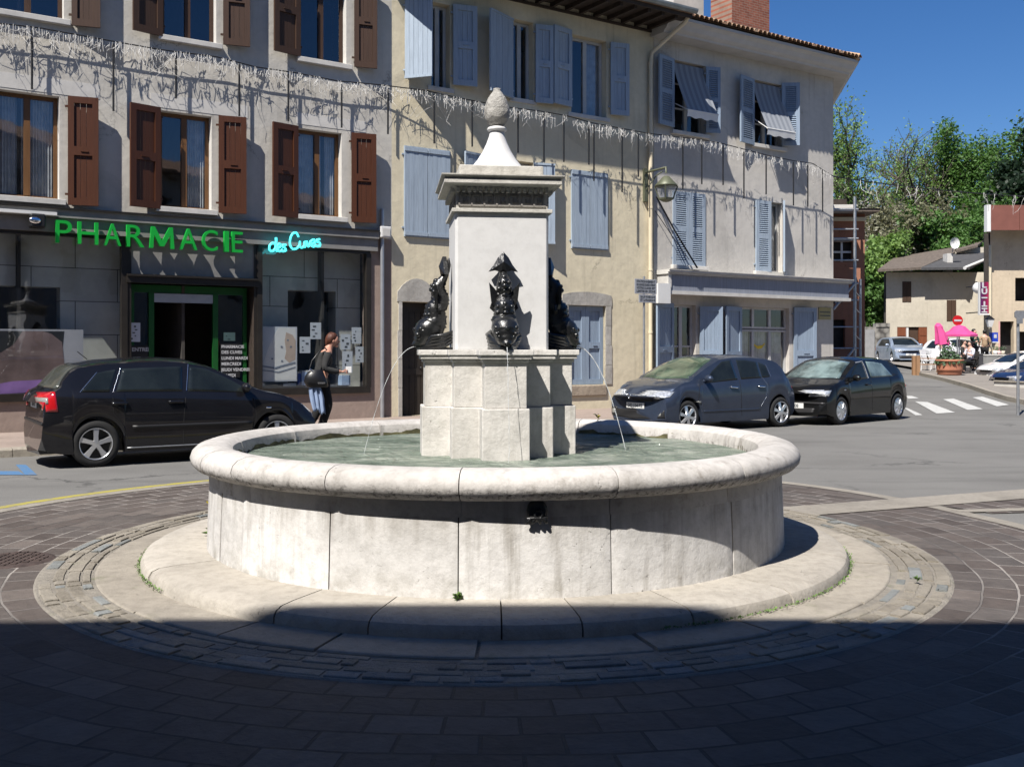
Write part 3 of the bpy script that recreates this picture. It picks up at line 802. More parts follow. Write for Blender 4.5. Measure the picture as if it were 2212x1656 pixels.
def wall(mb, t0, t1, z0, z1, ops, depth=.24, y=0.0, mi_rev=1):
    ts = sorted({t0, t1} | {o[0] for o in ops} | {o[1] for o in ops}); zs = sorted({z0, z1} | {o[2] for o in ops} | {o[3] for o in ops})
    for a, b_ in zip(ts[:-1], ts[1:]):
        for c, d in zip(zs[:-1], zs[1:]):
            tc, zc = (a + b_) / 2, (c + d) / 2
            if any(o[0] < tc < o[1] and o[2] < zc < o[3] for o in ops): continue
            mb.quad((a, y, c), (b_, y, c), (b_, y, d), (a, y, d))
    for a, b_, c, d in [o[:4] for o in ops]:
        D = y + depth
        mb.quad((a, y, c), (a, D, c), (a, D, d), (a, y, d), mi_rev); mb.quad((b_, y, c), (b_, y, d), (b_, D, d), (b_, D, c), mi_rev)
        mb.quad((a, y, d), (a, D, d), (b_, D, d), (b_, y, d), mi_rev); mb.quad((a, y, c), (b_, y, c), (b_, D, c), (a, D, c), mi_rev)

def rect(u0, u1, v0, v1, off=0.0):
    """facade rectangle from picture columns and the rows at its middle"""
    um = (u0 + u1) / 2
    return (T(u0, off), T(u1, off), Z(um, v1, off), Z(um, v0, off))

def window(bld, o, mat, depth=.20, leaves=2, rails=(), sill=True, curtain='net', wd=.07, frame_d=.06, sill_out=.10, name='window', glass='pane', openl=None):
    a, b_, c, d = o; fr = MB(); y0, y1 = depth - frame_d / 2, depth + frame_d / 2; e = .003
    fr.box(a + e, b_ - e, y0, y1, d - wd, d - e); fr.box(a + e, b_ - e, y0, y1, c + e, c + wd)
    fr.box(a + e, a + wd, y0, y1, c + wd, d - wd); fr.box(b_ - wd, b_ - e, y0, y1, c + wd, d - wd)
    w_ = (b_ - a) / leaves
    for i in range(1, leaves):
        fr.box(a + i * w_ - wd * .75, a + i * w_ + wd * .75, y0 - .012, y1 - .004, c + wd, d - wd)
    for rz in rails:
        z = c + (d - c) * rz; fr.box(a + wd, b_ - wd, y0 + .008, y1 - .008, z - .02, z + .02)
    f = fr.build(name, mat, bld)
    for i in range(leaves):
        p = MB(); x0, x1 = a + i * w_ + wd * .7, a + (i + 1) * w_ - wd * .7
        p.quad((x0, depth, c + wd * .8), (x1, depth, c + wd * .8), (x1, depth, d - wd * .8), (x0, depth, d - wd * .8)); p.build('pane', M[glass], f)
    if sill:
        s = MB(); s.box(a - .10, b_ + .10, -sill_out, depth - frame_d, c - .09, c + .012); s.build('sill', M['sill'], f, .008)
    if curtain:
        for i in range(leaves):
            if curtain == 'right' and i == 0: continue
            cu = MB(); x0, x1 = a + i * w_ + .03, a + (i + 1) * w_ - .03
            if curtain == 'side': x1 = x0 + (x1 - x0) * .55 if i == 0 else x1
            k = 40; ring = []
            for z in (c + .05, d - .04):
                ring.append([(x0 + (x1 - x0) * q / k, depth + .11 + .025 * sin(q * 1.35 + i) + .01 * sin(q * .51), z) for q in range(k + 1)])
            cu.loft(ring, False, False, 0, True); cu.build('curtain', M['curtain'], f)
    return f

def shutter(bld, uh, uo, v0h, v1h, mat, gap=.22, style='panel', hoff=.05, label=None, bar=True):
    """open leaf: hinge seen at column uh, free edge at uo standing gap in front of the wall; rows at the hinge"""
    th, to = T(uh, hoff), T(uo, gap); z1, z0 = Z(uh, v0h, hoff), Z(uh, v1h, hoff)
    return leaf(bld, th, hoff, to, gap, z0, z1, mat, style, label)
def leaf(bld, th, oh, to, oo, z0, z1, mat, style='panel', label=None, thick=.05):
    A = Vector((th, -oh, 0)); B = Vector((to, -oo, 0)); d = B - A; L = d.length; d = d / L
    nn = Vector((d.y, -d.x, 0)) 
    if nn.y > 0: nn = -nn
    mb = MB()
    def bx(x0, x1, q0, q1, y0, y1):      # along the leaf, up, out of the leaf
        vs = [A + d * x + nn * y + Vector((0, 0, z)) for x, y, z in ((x0, y0, q0), (x1, y0, q0), (x1, y1, q0), (x0, y1, q0), (x0, y0, q1), (x1, y0, q1), (x1, y1, q1), (x0, y1, q1))]
        mb.add(vs, [(3, 2, 1, 0), (4, 5, 6, 7), (0, 1, 5, 4), (1, 2, 6, 5), (2, 3, 7, 6), (3, 0, 4, 7)])
    h = z1 - z0; s = min(.11, L * .2); t = thick
    if style == 'panel':
        bx(0, s, z0, z1, 0, t); bx(L - s, L, z0, z1, 0, t); bx(s, L - s, z0, z0 + .13, 0, t); bx(s, L - s, z1 - .12, z1, 0, t); bx(s, L - s, z0 + h * .46, z0 + h * .46 + .16, 0, t)
        k = max(3, int((L - 2 * s) / .09)); w_ = (L - 2 * s) / k
        for i in range(k):
            bx(s + i * w_ + .0025, s + (i + 1) * w_ - .0025, z0 + .13, z0 + h * .46, .004, t - .034); bx(s + i * w_ + .0025, s + (i + 1) * w_ - .0025, z0 + h * .46 + .16, z1 - .12, .004, t - .034)
        bx(L * .42, L * .66, z0 + h * .46 + .065, z0 + h * .46 + .085, t, t + .018)
    elif style == 'plank':
        k = max(4, int(L / .105)); w_ = L / k
        for i in range(k): bx(i * w_ + .002, (i + 1) * w_ - .002, z0, z1, 0, t - .008 + .004 * (i % 2))
        for q in (z0 + .03, z1 - .11): bx(.004, L - .004, q, q + .08, t - .006, t + .014)
    elif style == 'flat':                  # inside face of plank shutter, edge batten only
        k = max(4, int(L / .105)); w_ = L / k
        for i in range(k): bx(i * w_ + .0025, (i + 1) * w_ - .0025, z0, z1, 0, t - .006 + .003 * (i % 2))
        bx(0, L, z0, z0 + .05, t - .006, t + .012); bx(0, L, z1 - .05, z1, t - .006, t + .012)
    elif style == 'louvre':
        bx(0, s, z0, z1, 0, t); bx(L - s, L, z0, z1, 0, t); bx(s, L - s, z0, z0 + .11, 0, t); bx(s, L - s, z1 - .10, z1, 0, t); bx(s, L - s, z0 + h * .46, z0 + h * .46 + .12, 0, t)
        for q0, q1 in ((z0 + .11, z0 + h * .46), (z0 + h * .46 + .12, z1 - .10)):
            nn_ = max(4, int((q1 - q0) / .055)); st = (q1 - q0) / nn_
            for i in range(nn_):
                zz = q0 + i * st
                vs = [A + d * x + nn * y + Vector((0, 0, z)) for x, y, z in ((s, t * .2, zz + st * .95), (L - s, t * .2, zz + st * .95), (L - s, t * .85, zz + .003), (s, t * .85, zz + .003), (s, t * .2 + .01, zz + st * .99), (L - s, t * .2 + .01, zz + st * .99), (L - s, t * .85 + .01, zz + .010), (s, t * .85 + .01, zz + .010))]
                mb.add(vs, [(3, 2, 1, 0), (4, 5, 6, 7), (0, 1, 5, 4), (1, 2, 6, 5), (2, 3, 7, 6), (3, 0, 4, 7)])
        bx(s, L - s, z0 + .05, z1 - .05, 0, .003)
    # iron hinges
    for q in (z0 + .18, z1 - .2): bx(-.05, .03, q, q + .035, -.012, t * .5)
    o = mb.build('shutter', mat, bld)
    if label: o['label'] = label
    return o
def shell(bld, t0, t1, z1, depth=9.0, zf=(3.9, 6.9), mat=None, side=(True, True)):
    """side and back walls, floors and an inner partition, so that rooms are dark"""
    mb = MB(); y1 = depth
    if side[0]: mb.quad((t0, 0, 0), (t0, y1, 0), (t0, y1, z1), (t0, 0, z1))
    if side[1]: mb.quad((t1, 0, 0), (t1, y1, 0), (t1, y1, z1), (t1, 0, z1))
    mb.quad((t0, y1, 0), (t1, y1, 0), (t1, y1, z1), (t0, y1, z1))
    mb.build('outer_wall', mat, bld)
    ins = MB()
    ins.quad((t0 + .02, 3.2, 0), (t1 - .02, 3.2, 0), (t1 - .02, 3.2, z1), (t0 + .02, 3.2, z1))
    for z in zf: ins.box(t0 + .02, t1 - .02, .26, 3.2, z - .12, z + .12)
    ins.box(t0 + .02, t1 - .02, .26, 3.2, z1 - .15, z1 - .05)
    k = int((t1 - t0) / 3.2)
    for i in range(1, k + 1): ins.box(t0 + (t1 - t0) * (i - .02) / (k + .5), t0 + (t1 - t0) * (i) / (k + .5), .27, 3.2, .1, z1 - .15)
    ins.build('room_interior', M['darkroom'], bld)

# ---------------------------------------------------------------- left house with the pharmacy
lb = fthing('pharmacy_building', 'grey beige three storey house with red brown shutters above the green lettered pharmacy', 'house', tL0)
ops = []
def o_(*a): r_ = rect(*a); ops.append(r_); return r_
W1 = o_(0 - 8, 128, 200, 428); W2 = o_(347, 457, 245, 452); W3 = o_(643, 738, 282, 468)
U1 = o_(-15, 138, -160, 33); U2 = o_(352, 467, -118, 88); U3 = o_(650, 748, -65, 134)
zt, zb_ = Z(420, 478), Z(660, 842)
shop_t0, shop_t1 = T(-180), T(806)
shop_top = Z(806, 515)
shop_z0 = Z(700, 838)
DO = (T(283), T(548), PV + .02, Z(410, 615))       # door bay
SH1 = (shop_t0, T(272), shop_z0, shop_top - .25); SH2 = (T(556), T(798), shop_z0, shop_top - .25)
mb = MB()
far = [(T(-430), T(-300), Z(-365, 160), Z(-365, 430)), ]
wall(mb, tL0, tLM, shop_top, 10.6, [o for o in ops if o[3] < 10.6 or True])
mb.sm = [False] * len(mb.f)
mb.build('wall', [M['wall_left'], M['reveal']], lb)
mb = MB(); wall(mb, tL0, tLM, -.3, shop_top, [(shop_t0, SH1[1], shop_z0, shop_top - .02), DO, (SH2[0], SH2[1], shop_z0, shop_top - .02)], .35)
mb.build('ground_floor_wall', [M['pinkbase'], M['pinkbase']], lb)
for o in (W1, W2, W3): window(lb, o, M['framewood'], .20, 2, curtain='net' if o is not W2 else 'right')
for o in (U1, U2, U3): window(lb, o, M['brownold'], .20, 2, curtain=None)
# pale lintel patches over the first floor windows
for (u0, u1, v0, v1) in ((-20, 215, 168, 200), (325, 535, 215, 243), (640, 790, 253, 277)):
    um = (u0 + u1) / 2; lt = MB(); lt.box(T(u0), T(u1), -.006, .02, Z(um, v1), Z(um, v0)); lt.build('lintel_patch', M['reveal'], lb)
shutter(lb, 147, 213, 208, 443, M['brownwood'], .17)
shutter(lb, 345, 280, 233, 452, M['brownwood'], .17); shutter(lb, 472, 532, 250, 460, M['brownwood'], .17)
shutter(lb, 642, 588, 273, 472, M['brownwood'], .17); shutter(lb, 759, 812, 287, 480, M['brownwood'], .17)
shutter(lb, 155, 217, -150, 56, M['brownold'], .17)
shutter(lb, 350, 286, -118, 80, M['brownold'], .17); shutter(lb, 482, 540, -105, 97, M['brownold'], .17)
shutter(lb, 647, 591, -65, 123, M['brownold'], .17); shutter(lb, 765, 814, -55, 145, M['brownold'], .17)
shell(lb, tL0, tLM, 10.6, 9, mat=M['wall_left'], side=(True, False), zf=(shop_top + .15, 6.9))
rf = MB(); rf.box(tL0 - .3, tLM + .05, -.40, 9.3, 10.6, 10.75); rf.prism([(tL0 - .3, -.5, 10.75), (tL0 - .3, 9.5, 10.75), (tL0 - .3, 4.5, 12.8)], (tLM - tL0 + .3, 0, 0)); rf.build('roof', M['tile'], lb)
# shop front: grey stone fascia, stone clad piers behind big panes
M['darkframe'] = plain('dark_bronze_frame', (.030, .026, .022), .4, .2, 6, .05, .3)
M['fascia'] = plain('grey_fascia_stone', (.22, .215, .205), .8, .15, 4, .2)
M['clad'] = None
m, n, b = nodes('grey_stone_cladding'); v = coords(n)
bt = mk(n, 'ShaderNodeTexBrick'); bt.offset = .5; n.links.new(coords(n, (1, 1, 1), (rad(90), 0, 0)), bt.inputs['Vector']); bt.inputs['Scale'].default_value = 1; bt.inputs['Brick Width'].default_value = 1.5; bt.inputs['Row Height'].default_value = .62; bt.inputs['Mortar Size'].default_value = .008
bt.inputs['Color1'].default_value = (.56, .56, .52, 1); bt.inputs['Color2'].default_value = (.68, .67, .62, 1); bt.inputs['Mortar'].default_value = (.09, .09, .085, 1)
n.links.new(mixc(n, bt.outputs[0], ramp(n, noise(n, v, 2.5, 6), [(.3, (.6, .6, .6)), (.7, (1, 1, 1))]), .6, 'MULTIPLY'), b.inputs['Base Color']); b.inputs['Roughness'].default_value = .7; M['clad'] = m
fa = MB(); fa.box(shop_t0 - 2, T(812), -.16, .02, shop_top - .02, Z(806, 508) + .06)
fa.box(shop_t0 - 2, T(812), -.10, .02, shop_top - .28, shop_top - .025)
fa.build('shop_fascia', M['fascia'], lb)
fa = MB(); fa.box(shop_t0 - 2, T(812), -.20, .02, Z(806, 508) + .06, Z(806, 508) + .09); fa.build('flashing', M['darkframe'], lb)
def shopwin(o, name='shop_window', splits=()):
    a, b_, c, d = o; f = MB(); w_ = .09
    f.box(a, b_, -.06, .10, c - .12, c + .02); f.box(a, b_, -.05, .10, d - .06, d); f.box(b_ - w_, b_ + .02, -.05, .10, c, d - .06); f.box(a - .02, a + w_, -.05, .10, c, d - .06)
    for u in splits: f.box(u - .02, u + .02, 0, .08, c, d - .06)
    f = f.build(name, M['darkframe'], lb)
    p = MB(); p.quad((a + .05, .04, c), (b_ - .05, .04, c), (b_ - .05, .04, d - .04), (a + .05, .04, d - .04)); p.build('pane', M['shopglass'], f)
    return f
sw1 = shopwin((shop_t0, SH1[1], shop_z0, shop_top - .28)); sw2 = shopwin((SH2[0], SH2[1], shop_z0, shop_top - .28))
# display space behind the glass: stone pier faces with an opening
di = MB()
zo = Z(680, 625); 
wall(di, SH2[0], SH2[1], shop_z0, shop_top, [(T(640), T(745), shop_z0 + .05, zo)], .4, .48, 0)
wall(di, shop_t0, SH1[1], shop_z0, shop_top, [(T(-40), T(140), shop_z0 + .4, Z(60, 615))], .4, .48, 0)
di.box(SH2[0], SH2[1], .36, .5, shop_z0 - .1, shop_z0); di.box(shop_t0, SH1[1], .36, .5, shop_z0 - .1, shop_z0)
di.build('inner_pier_wall', M['clad'], lb)
# door bay: cladding beside and above, green sliding door frame
db = MB(); db.box(T(272), T(283), -.03, .34, PV, shop_top - .28); db.box(T(548), T(556), -.03, .34, PV, shop_top - .28)
db.build('bronze_pilaster', M['darkframe'], lb)
db = MB(); db.box(T(272) + .01, T(556) - .01, -.012, .30, DO[3] + .12, shop_top - .27); db.build('stone_spandrel', M['fascia'], lb)
db = MB(); db.box(T(272), T(556), -.10, .30, DO[3] + .0, DO[3] + .12); db.box(T(272), T(556), -.14, .02, DO[3] + .12, DO[3] + .16); db.build('door_lintel', M['darkframe'], lb)
M['greenmetal'] = plain('green_door_frame', (.012, .10, .022), .35, .1, 5, 0, .2)
gd = MB(); a, b_, c, d = DO; a += .05; b_ -= .05
gd.box(a, b_, .28, .36, d - .16, d - .01); gd.box(a, a + .07, .28, .36, c, d - .16); gd.box(b_ - .07, b_, .28, .36, c, d - .16)
g1, g2 = T(326, -.3), T(464, -.3)
gd.box(g1 - .05, g1 + .05, .25, .33, c, d - .16); gd.box(g2 - .05, g2 + .05, .25, .33, c, d - .16)
gd = gd.build('entrance', M['greenmetal'], lb)
for q0, q1 in ((a + .07, g1 - .05), (g2 + .05, b_ - .07)):
    p = MB(); p.quad((q0, .31, c), (q1, .31, c), (q1, .31, d - .16), (q0, .31, d - .16)); p.build('pane', M['shopglass'], gd)
p = MB(); p.box(g1 + .05, g2 - .05, .26, .34, d - .34, d - .17); p.build('door_track', M['metal'], gd)
# papers, posters and boxes
M['paper'] = plain('white_paper', (.62, .66, .72), .7, .06); M['ink'] = plain('dark_print', (.07, .08, .09), .7, .2)
M['paperg'] = plain('pale_green_paper', (.30, .48, .38), .7, .1)
def notice(o, off, label, nbars=4, mat='paper', seed=1, group=None, tilt=0):
    t = fthing('notice', label, 'notice', o[0], o[2], off, group)
    mb = MB(); a, b_, c, d = o; mb.box(a, b_, -off, -off + .006, c, d); mb.build('sheet', M[mat], t)
    r_ = random.Random(seed); k = MB(); W_ = b_ - a; H_ = d - c
    for i in range(nbars):
        x = a + W_ * r_.uniform(.12, .6); z = c + H_ * (.12 + .8 * i / nbars); ww = W_ * r_.uniform(.12, .3); hh = H_ * r_.uniform(.05, .14)
        k.box(x, x + ww, -off - .003, -off, z, z + hh)
    k.build('print', M['ink'], t)
no = -.10
def nr(cx0, cx1, cy0, cy1): return rect(*[(700 + c * .4227) / 1.4466 for c in (cx0, cx1)], *[(640 + c * .4227) / 1.4466 for c in (cy0, cy1)], no)
for i, (q, lab) in enumerate((((638, 718, 870, 992), 'white notice hanging highest in the pharmacy window, above the woman'), ((560, 638, 975, 1095), 'white notice just right of the big skincare poster, level with the woman'),
                              ((862, 935, 955, 1070), 'white notice directly in front of the woman face'), ((875, 950, 1080, 1240), 'long printed sheet in front of the woman hands'),
                              ((945, 1015, 905, 1025), 'upper white notice at the right edge of the pharmacy window'), ((972, 1032, 1047, 1165), 'lower white notice at the right edge of the pharmacy window'))):
    notice(nr(*q), no, lab, 4, 'paper', i + 3, 'notices in the pharmacy window')
# skincare poster, generic
po = nr(265, 540, 900, 1305)
t = fthing('poster', 'large pale skincare poster with a curved white shape leaning inside the pharmacy window', 'poster', po[0], po[2], no)
mb = MB(); a, b_, c, d = po; mb.box(a, b_, .10, .115, c, d); mb.build('sheet', M['paper'], t)
M['posterw'] = plain('poster_white', (.80, .80, .79), .6, .03); M['skin1'] = plain('poster_skin_tone', (.58, .46, .38), .6, .1); M['greyblue'] = plain('poster_grey_blue', (.22, .26, .33), .6, .1)
mb = MB(); W_, H_ = b_ - a, d - c
def pp(lst, y): return [(a + W_ * x, y, c + H_ * z) for x, z in lst]
mb.prism(pp([(.08, .02), (.10, .35), (.22, .60), (.38, .85), (.50, .98), (.96, .98), (.98, .02)], .097), (0, .003, 0)); mb.build('white_shape', M['posterw'], t)
mb = MB(); mb.prism(pp([(.70, .90), (.66, .75), (.70, .55), (.66, .42), (.78, .34), (.95, .40), (.96, .75), (.88, .85)], .094), (0, .003, 0)); mb.build('skin_shape', M['skin1'], t)
mb = MB(); mb.prism(pp([(.05, .30), (.4, .26), (.6, .30), (.95, .36), (.95, .33), (.6, .27), (.4, .23), (.05, .27)], .091), (0, .003, 0)); mb.prism(pp([(.05, .22), (.5, .18), (.95, .27), (.95, .25), (.5, .16), (.05, .20)], .091), (0, .003, 0))
for x, z in ((.55, .62), (.72, .74), (.80, .62), (.56, .36), (.30, .40)): mb.prism(pp([(x, z), (x + .05, z), (x + .05, z + .03), (x, z + .03)], .090), (0, .003, 0))
mb.build('print', M['greyblue'], t)
# display goods
M['blueglass'] = plain('blue_display_card', (.03, .09, .42), .4, .2); M['lightblue'] = plain('pale_blue_cloth', (.42, .55, .78), .6, .12, 8, .2)
def goods(u0, u1, v0, v1, off, mat, label, name='display_box', cat='display box', d=.2):
    o = rect(u0, u1, v0, v1, off); t = fthing(name, label, cat, o[0], o[2], off)
    mb = MB(); mb.box(o[0], o[1], -off, -off + d, o[2], o[3] - (o[3] - o[2]) * .12); mb.build('carton', M[mat], t, .006)
    mb = MB(); mb.box(o[0] + .01, o[1] - .01, -off + .01, -off + d - .01, o[3] - (o[3] - o[2]) * .12, o[3]); mb.build('lid', M['white'], t, .004)
goods(652, 671, 800, 832, -.2, 'lightblue', 'pale blue box standing on the pharmacy window floor left of the woman')
goods(643, 652, 803, 832, -.25, 'blueglass', 'dark blue upright box beside the pale blue one in the window')
goods(738, 757, 808, 832, -.2, 'lightblue', 'pale box low in the pharmacy window right of the woman')
goods(560, 572, 826, 834, -.15, 'white', 'low white box under the left end of the skincare poster')
goods(612, 640, 827, 834, -.15, 'white', 'low white box under the right end of the skincare poster')
# large photo panel at the far left window, generic soft shapes
po = (T(-60, -.1), T(180, -.1), Z(90, 850, -.1), Z(90, 711, -.1))
t = fthing('poster', 'wide grey and dusky photo panel low in the left pharmacy window, violet foot', 'poster', po[0], po[2], -.1)
mb = MB(); a, b_, c, d = po; mb.box(a, b_, .10, .115, c, d); mb.build('sheet', plain('poster_pale_grey', (.42, .42, .46), .5, .08), t)
W_, H_ = b_ - a, d - c
M['dusk'] = plain('dusky_skin_print', (.20, .14, .135), .5, .35, 2.5, 0); M['violet'] = plain('violet_print', (.36, .20, .50), .5, .2); M['nearblack'] = plain('near_black_print', (.02, .02, .02), .5, .2)
mb = MB(); mb.prism(pp([(.0, .05), (.0, .97), (.82, .97), (.80, .60), (.84, .3), (.80, .05)], .097), (0, .003, 0)); mb.build('dark_ground', M['nearblack'], t)
mb = MB(); mb.prism(pp([(.0, .12), (.0, .62), (.12, .66), (.25, .64), (.36, .76), (.44, .97), (.62, .97), (.70, .93), (.80, .80), (.82, .45), (.84, .2), (.70, .10)], .094), (0, .003, 0)); mb.build('soft_shape', M['dusk'], t)
mb = MB(); mb.prism(pp([(0, .0), (0, .10), (.35, .20), (.66, .22), (.62, .08), (.45, .02)], .091), (0, .003, 0)); mb.build('violet_sweep', M['violet'], t)
# papers on the door side panes
notice(rect(281, 303, 697, 738, -.27), -.27, 'narrow bluish white notice on the glass left of the pharmacy door', 5, 'paper', 31)
def textmesh(txt, size, extr, name, mat, parent, M4, offset=0.0, shear=0, align='LEFT', spacing=1.0):
    cu = bpy.data.curves.new(name, 'FONT'); cu.body = txt; cu.size = size; cu.extrude = extr; cu.offset = offset; cu.shear = shear; cu.align_x = align; cu.space_character = spacing
    to = bpy.data.objects.new(name + '_tmp', cu); COL.objects.link(to)
    dg = bpy.context.evaluated_depsgraph_get(); me = bpy.data.meshes.new_from_object(to.evaluated_get(dg))
    bpy.data.objects.remove(to); bpy.data.curves.remove(cu)
    o3 = ORG.get(parent.name, Vector()) if parent else Vector()
    me.transform(Matrix.Translation(-o3) @ M4); me.materials.clear(); me.materials.append(mat); me.name = name
    o = bpy.data.objects.new(name, me); COL.objects.link(o); o.parent = parent
    if parent: ORG[o.name] = o3
    return o
def face(t, y, z): return Matrix.Translation((t, y, z)) @ Matrix.Rotation(pi / 2, 4, 'X')
no_ = rect(483, 508, 718, 736, -.27); notice(no_, -.27, 'small pale green square notice right of the pharmacy door', 2, 'paperg', 12)
hb = rect(476, 518, 742, 815, -.26); t = fthing('opening_hours_sign', 'black opening hours panel with white lettering right of the pharmacy door', 'sign', hb[0], hb[2], -.26)
mb = MB(); mb.box(hb[0], hb[1], .26, .275, hb[2], hb[3]); mb.build('panel', M['black'], t)
M['signwhite'] = plain('sign_lettering_white', (.50, .51, .53), .6, .03)
for i, s in enumerate(('PHARMACIE', 'DES CUVES', 'LUNDI MARDI', 'MERCREDI', 'JEUDI VENDREDI', 'SAMEDI')):
    textmesh(s, .085, .002, 'lettering', M['signwhite'], t, face(hb[0] + .02, .257, hb[3] - .09 - i * (.11 if i < 2 else .115)), .002)
hb = rect(281, 320, 746, 772, -.26); t = fthing('door_sign', 'small dark sign with white letters left of the pharmacy door', 'sign', hb[0], hb[2], -.26)
mb = MB(); mb.box(hb[0], hb[1], .26, .275, hb[2], hb[3]); mb.build('panel', M['black'], t)
textmesh('ENTREE', .10, .002, 'lettering', M['signwhite'], t, face(hb[0] + .03, .257, hb[2] + .12), .003)
# PHARMACIE channel letters
M['greenletter'] = plain('green_acrylic_letter', (.008, .24, .03), .3, .06, 4, 0, 0, .5)
m = M['greenletter']; bb = m.node_tree.nodes['Principled BSDF']; bb.inputs['Emission Color'].default_value = (.0, .5, .05, 1); bb.inputs['Emission Strength'].default_value = .05
sg = fthing('shop_sign', 'raised green capital letters PHARMACIE over the pharmacy door', 'shop sign', T(122, .3), Z(122, 524, .3), .30)
ltr = 'PHARMACIE'; us = [122, 170, 227, 276, 326, 391, 440, 484, 504, 538]; zA = Z(330, 536, .3)
zA = Z(122, 523, .3); H = Z(122, 474, .3) - zA
for ch, u0, u1 in zip(ltr, us[:-1], us[1:]):
    if ch == 'M':
        mm = MB(); mm.prism([(x, -.04, z) for x, z in ((0, 0), (.14, 0), (.17, .62), (.42, .10), (.58, .10), (.83, .62), (.86, 0), (1, 0), (.93, 1), (.80, 1), (.50, .34), (.20, 1), (.07, 1))], (0, .09, 0)); mm.v = [(v_[0] + ORG[sg.name][0], v_[1] + 0, v_[2]) for v_ in mm.v]; o = mm.build('letter', M['greenletter'], sg)
    else: o = textmesh(ch, H / .70, .045, 'letter', M['greenletter'], sg, face(0, 0, 0), .000)
    xs_ = [v.co.x for v in o.data.vertices]; x0, x1 = min(xs_), max(xs_); t0, t1 = T(u0, .3), T(u1, .3); g_ = .10
    zs_ = [v.co.z for v in o.data.vertices]; z0_, z1_ = min(zs_), max(zs_); o3 = ORG[sg.name]; yb = o.data.vertices[0].co.y
    for v_ in o.data.vertices:
        v_.co.x = t0 + (v_.co.x - x0) / (x1 - x0) * (t1 - t0 - g_) - o3.x if ch != 'I' else t0 + (v_.co.x - x0) / (x1 - x0) * .09 + .03 - o3.x
        v_.co.z = zA + (v_.co.z - z0_) / (z1_ - z0_) * H - o3.z
        v_.co.y += -.19 if ch != 'M' else -.185
# des Cuves neon script
M['neon'] = emit('cyan_neon_tube', (.06, .75, .80), 1.0)
ns = fthing('neon_sign', 'turquoise neon handwriting des Cuves at the right of the pharmacy sign', 'neon sign', T(580, .25), Z(580, 545, .25), .25)
def stroke(pts, parent, M_, r_=.021, name='neon_tube'):
    P = [];
    for i in range(len(pts) - 1):
        p0 = pts[max(i - 1, 0)]; p1 = pts[i]; p2 = pts[i + 1]; p3 = pts[min(i + 2, len(pts) - 1)]
        for q in range(5):
            t_ = q / 5; P.append(tuple(.5 * ((2 * p1[k]) + (-p0[k] + p2[k]) * t_ + (2 * p0[k] - 5 * p1[k] + 4 * p2[k] - p3[k]) * t_ ** 2 + (-p0[k] + 3 * p1[k] - 3 * p2[k] + p3[k]) * t_ ** 3) for k in range(2)))
    P.append(pts[-1]); mb = MB(); mb.tube([(T(u, .25), -.25, Z(u, v_, .25)) for u, v_ in P], r_, 8); return mb.build(name, M_, parent)
stroke([(596, 528), (588, 525), (582, 532), (583, 541), (590, 542), (595, 534), (597, 518), (596, 515), (597, 540), (600, 541)], ns, M['neon'])
stroke([(600, 536), (606, 533), (606, 528), (601, 528), (599, 537), (604, 543), (610, 539)], ns, M['neon'])
stroke([(618, 529), (612, 529), (611, 533), (616, 536), (617, 541), (611, 543), (608, 541)], ns, M['neon'])
stroke([(645, 512), (640, 503), (632, 505), (627, 516), (627, 530), (633, 538), (642, 536), (648, 528)], ns, M['neon'])
stroke([(648, 521), (648, 532), (652, 535), (657, 531), (658, 521), (658, 532), (660, 534)], ns, M['neon'])
stroke([(662, 520), (666, 533), (671, 520)], ns, M['neon'])
stroke([(673, 527), (680, 524), (679, 518), (673, 520), (672, 528), (677, 533), (683, 529)], ns, M['neon'])
stroke([(691, 517), (685, 518), (685, 522), (691, 525), (691, 531), (685, 532), (683, 530)], ns, M['neon'])
# security light over the left window
t = fthing('floodlight', 'black round floodlight mounted at the left end of the pharmacy fascia', 'floodlight', T(80, .3), Z(80, 480, .3), .3)
mb = MB(); o = rect(64, 98, 462, 492, .35); mb.box(o[0], o[1], -.42, -.17, o[2], o[3]); mb.build('housing', M['black'], t, .03)
mb = MB(); mb.ball(((o[0] + o[1]) / 2 - .05, -.42, (o[2] + o[3]) / 2), .10, 12, 8, 0, (1, .3, .6)); mb.build('lens', M['chrome'], t)
mb = MB(); mb.box(T(-200), T(118), -.26, -.18, Z(60, 462, .2), Z(60, 455, .2)); mb.build('awning_rail', M['white'], lb)
# white junction box
o = rect(823, 848, 489, 513, .20); t = fthing('alarm_box', 'small white alarm box on the wall between the pharmacy and the yellow house', 'alarm box', o[0], o[2])
mb = MB(); mb.box(o[0], o[1] - .03, -.20, 0, o[2], o[3]); mb.build('case', M['white'], t, .015)
mb = MB(); mb.box(o[0] + .04, o[1] - .06, -.208, -.199, o[2] + .03, o[3] - .05); mb.build('cover', M['greywhite'], t)
# rain pipe low part and cable at the joint
mb = MB(); tt = T(826, .08); mb.tube([(tt, -.07, PV), (tt, -.07, 4.2), (tt, -.07, 4.6)], .045, 10); tag(mb.build('gutter_pipe', M['metal'], None), 'thin grey rain pipe between the pharmacy and the old brown door', 'pipe')
pipe = bpy.data.objects[-1] if False else None

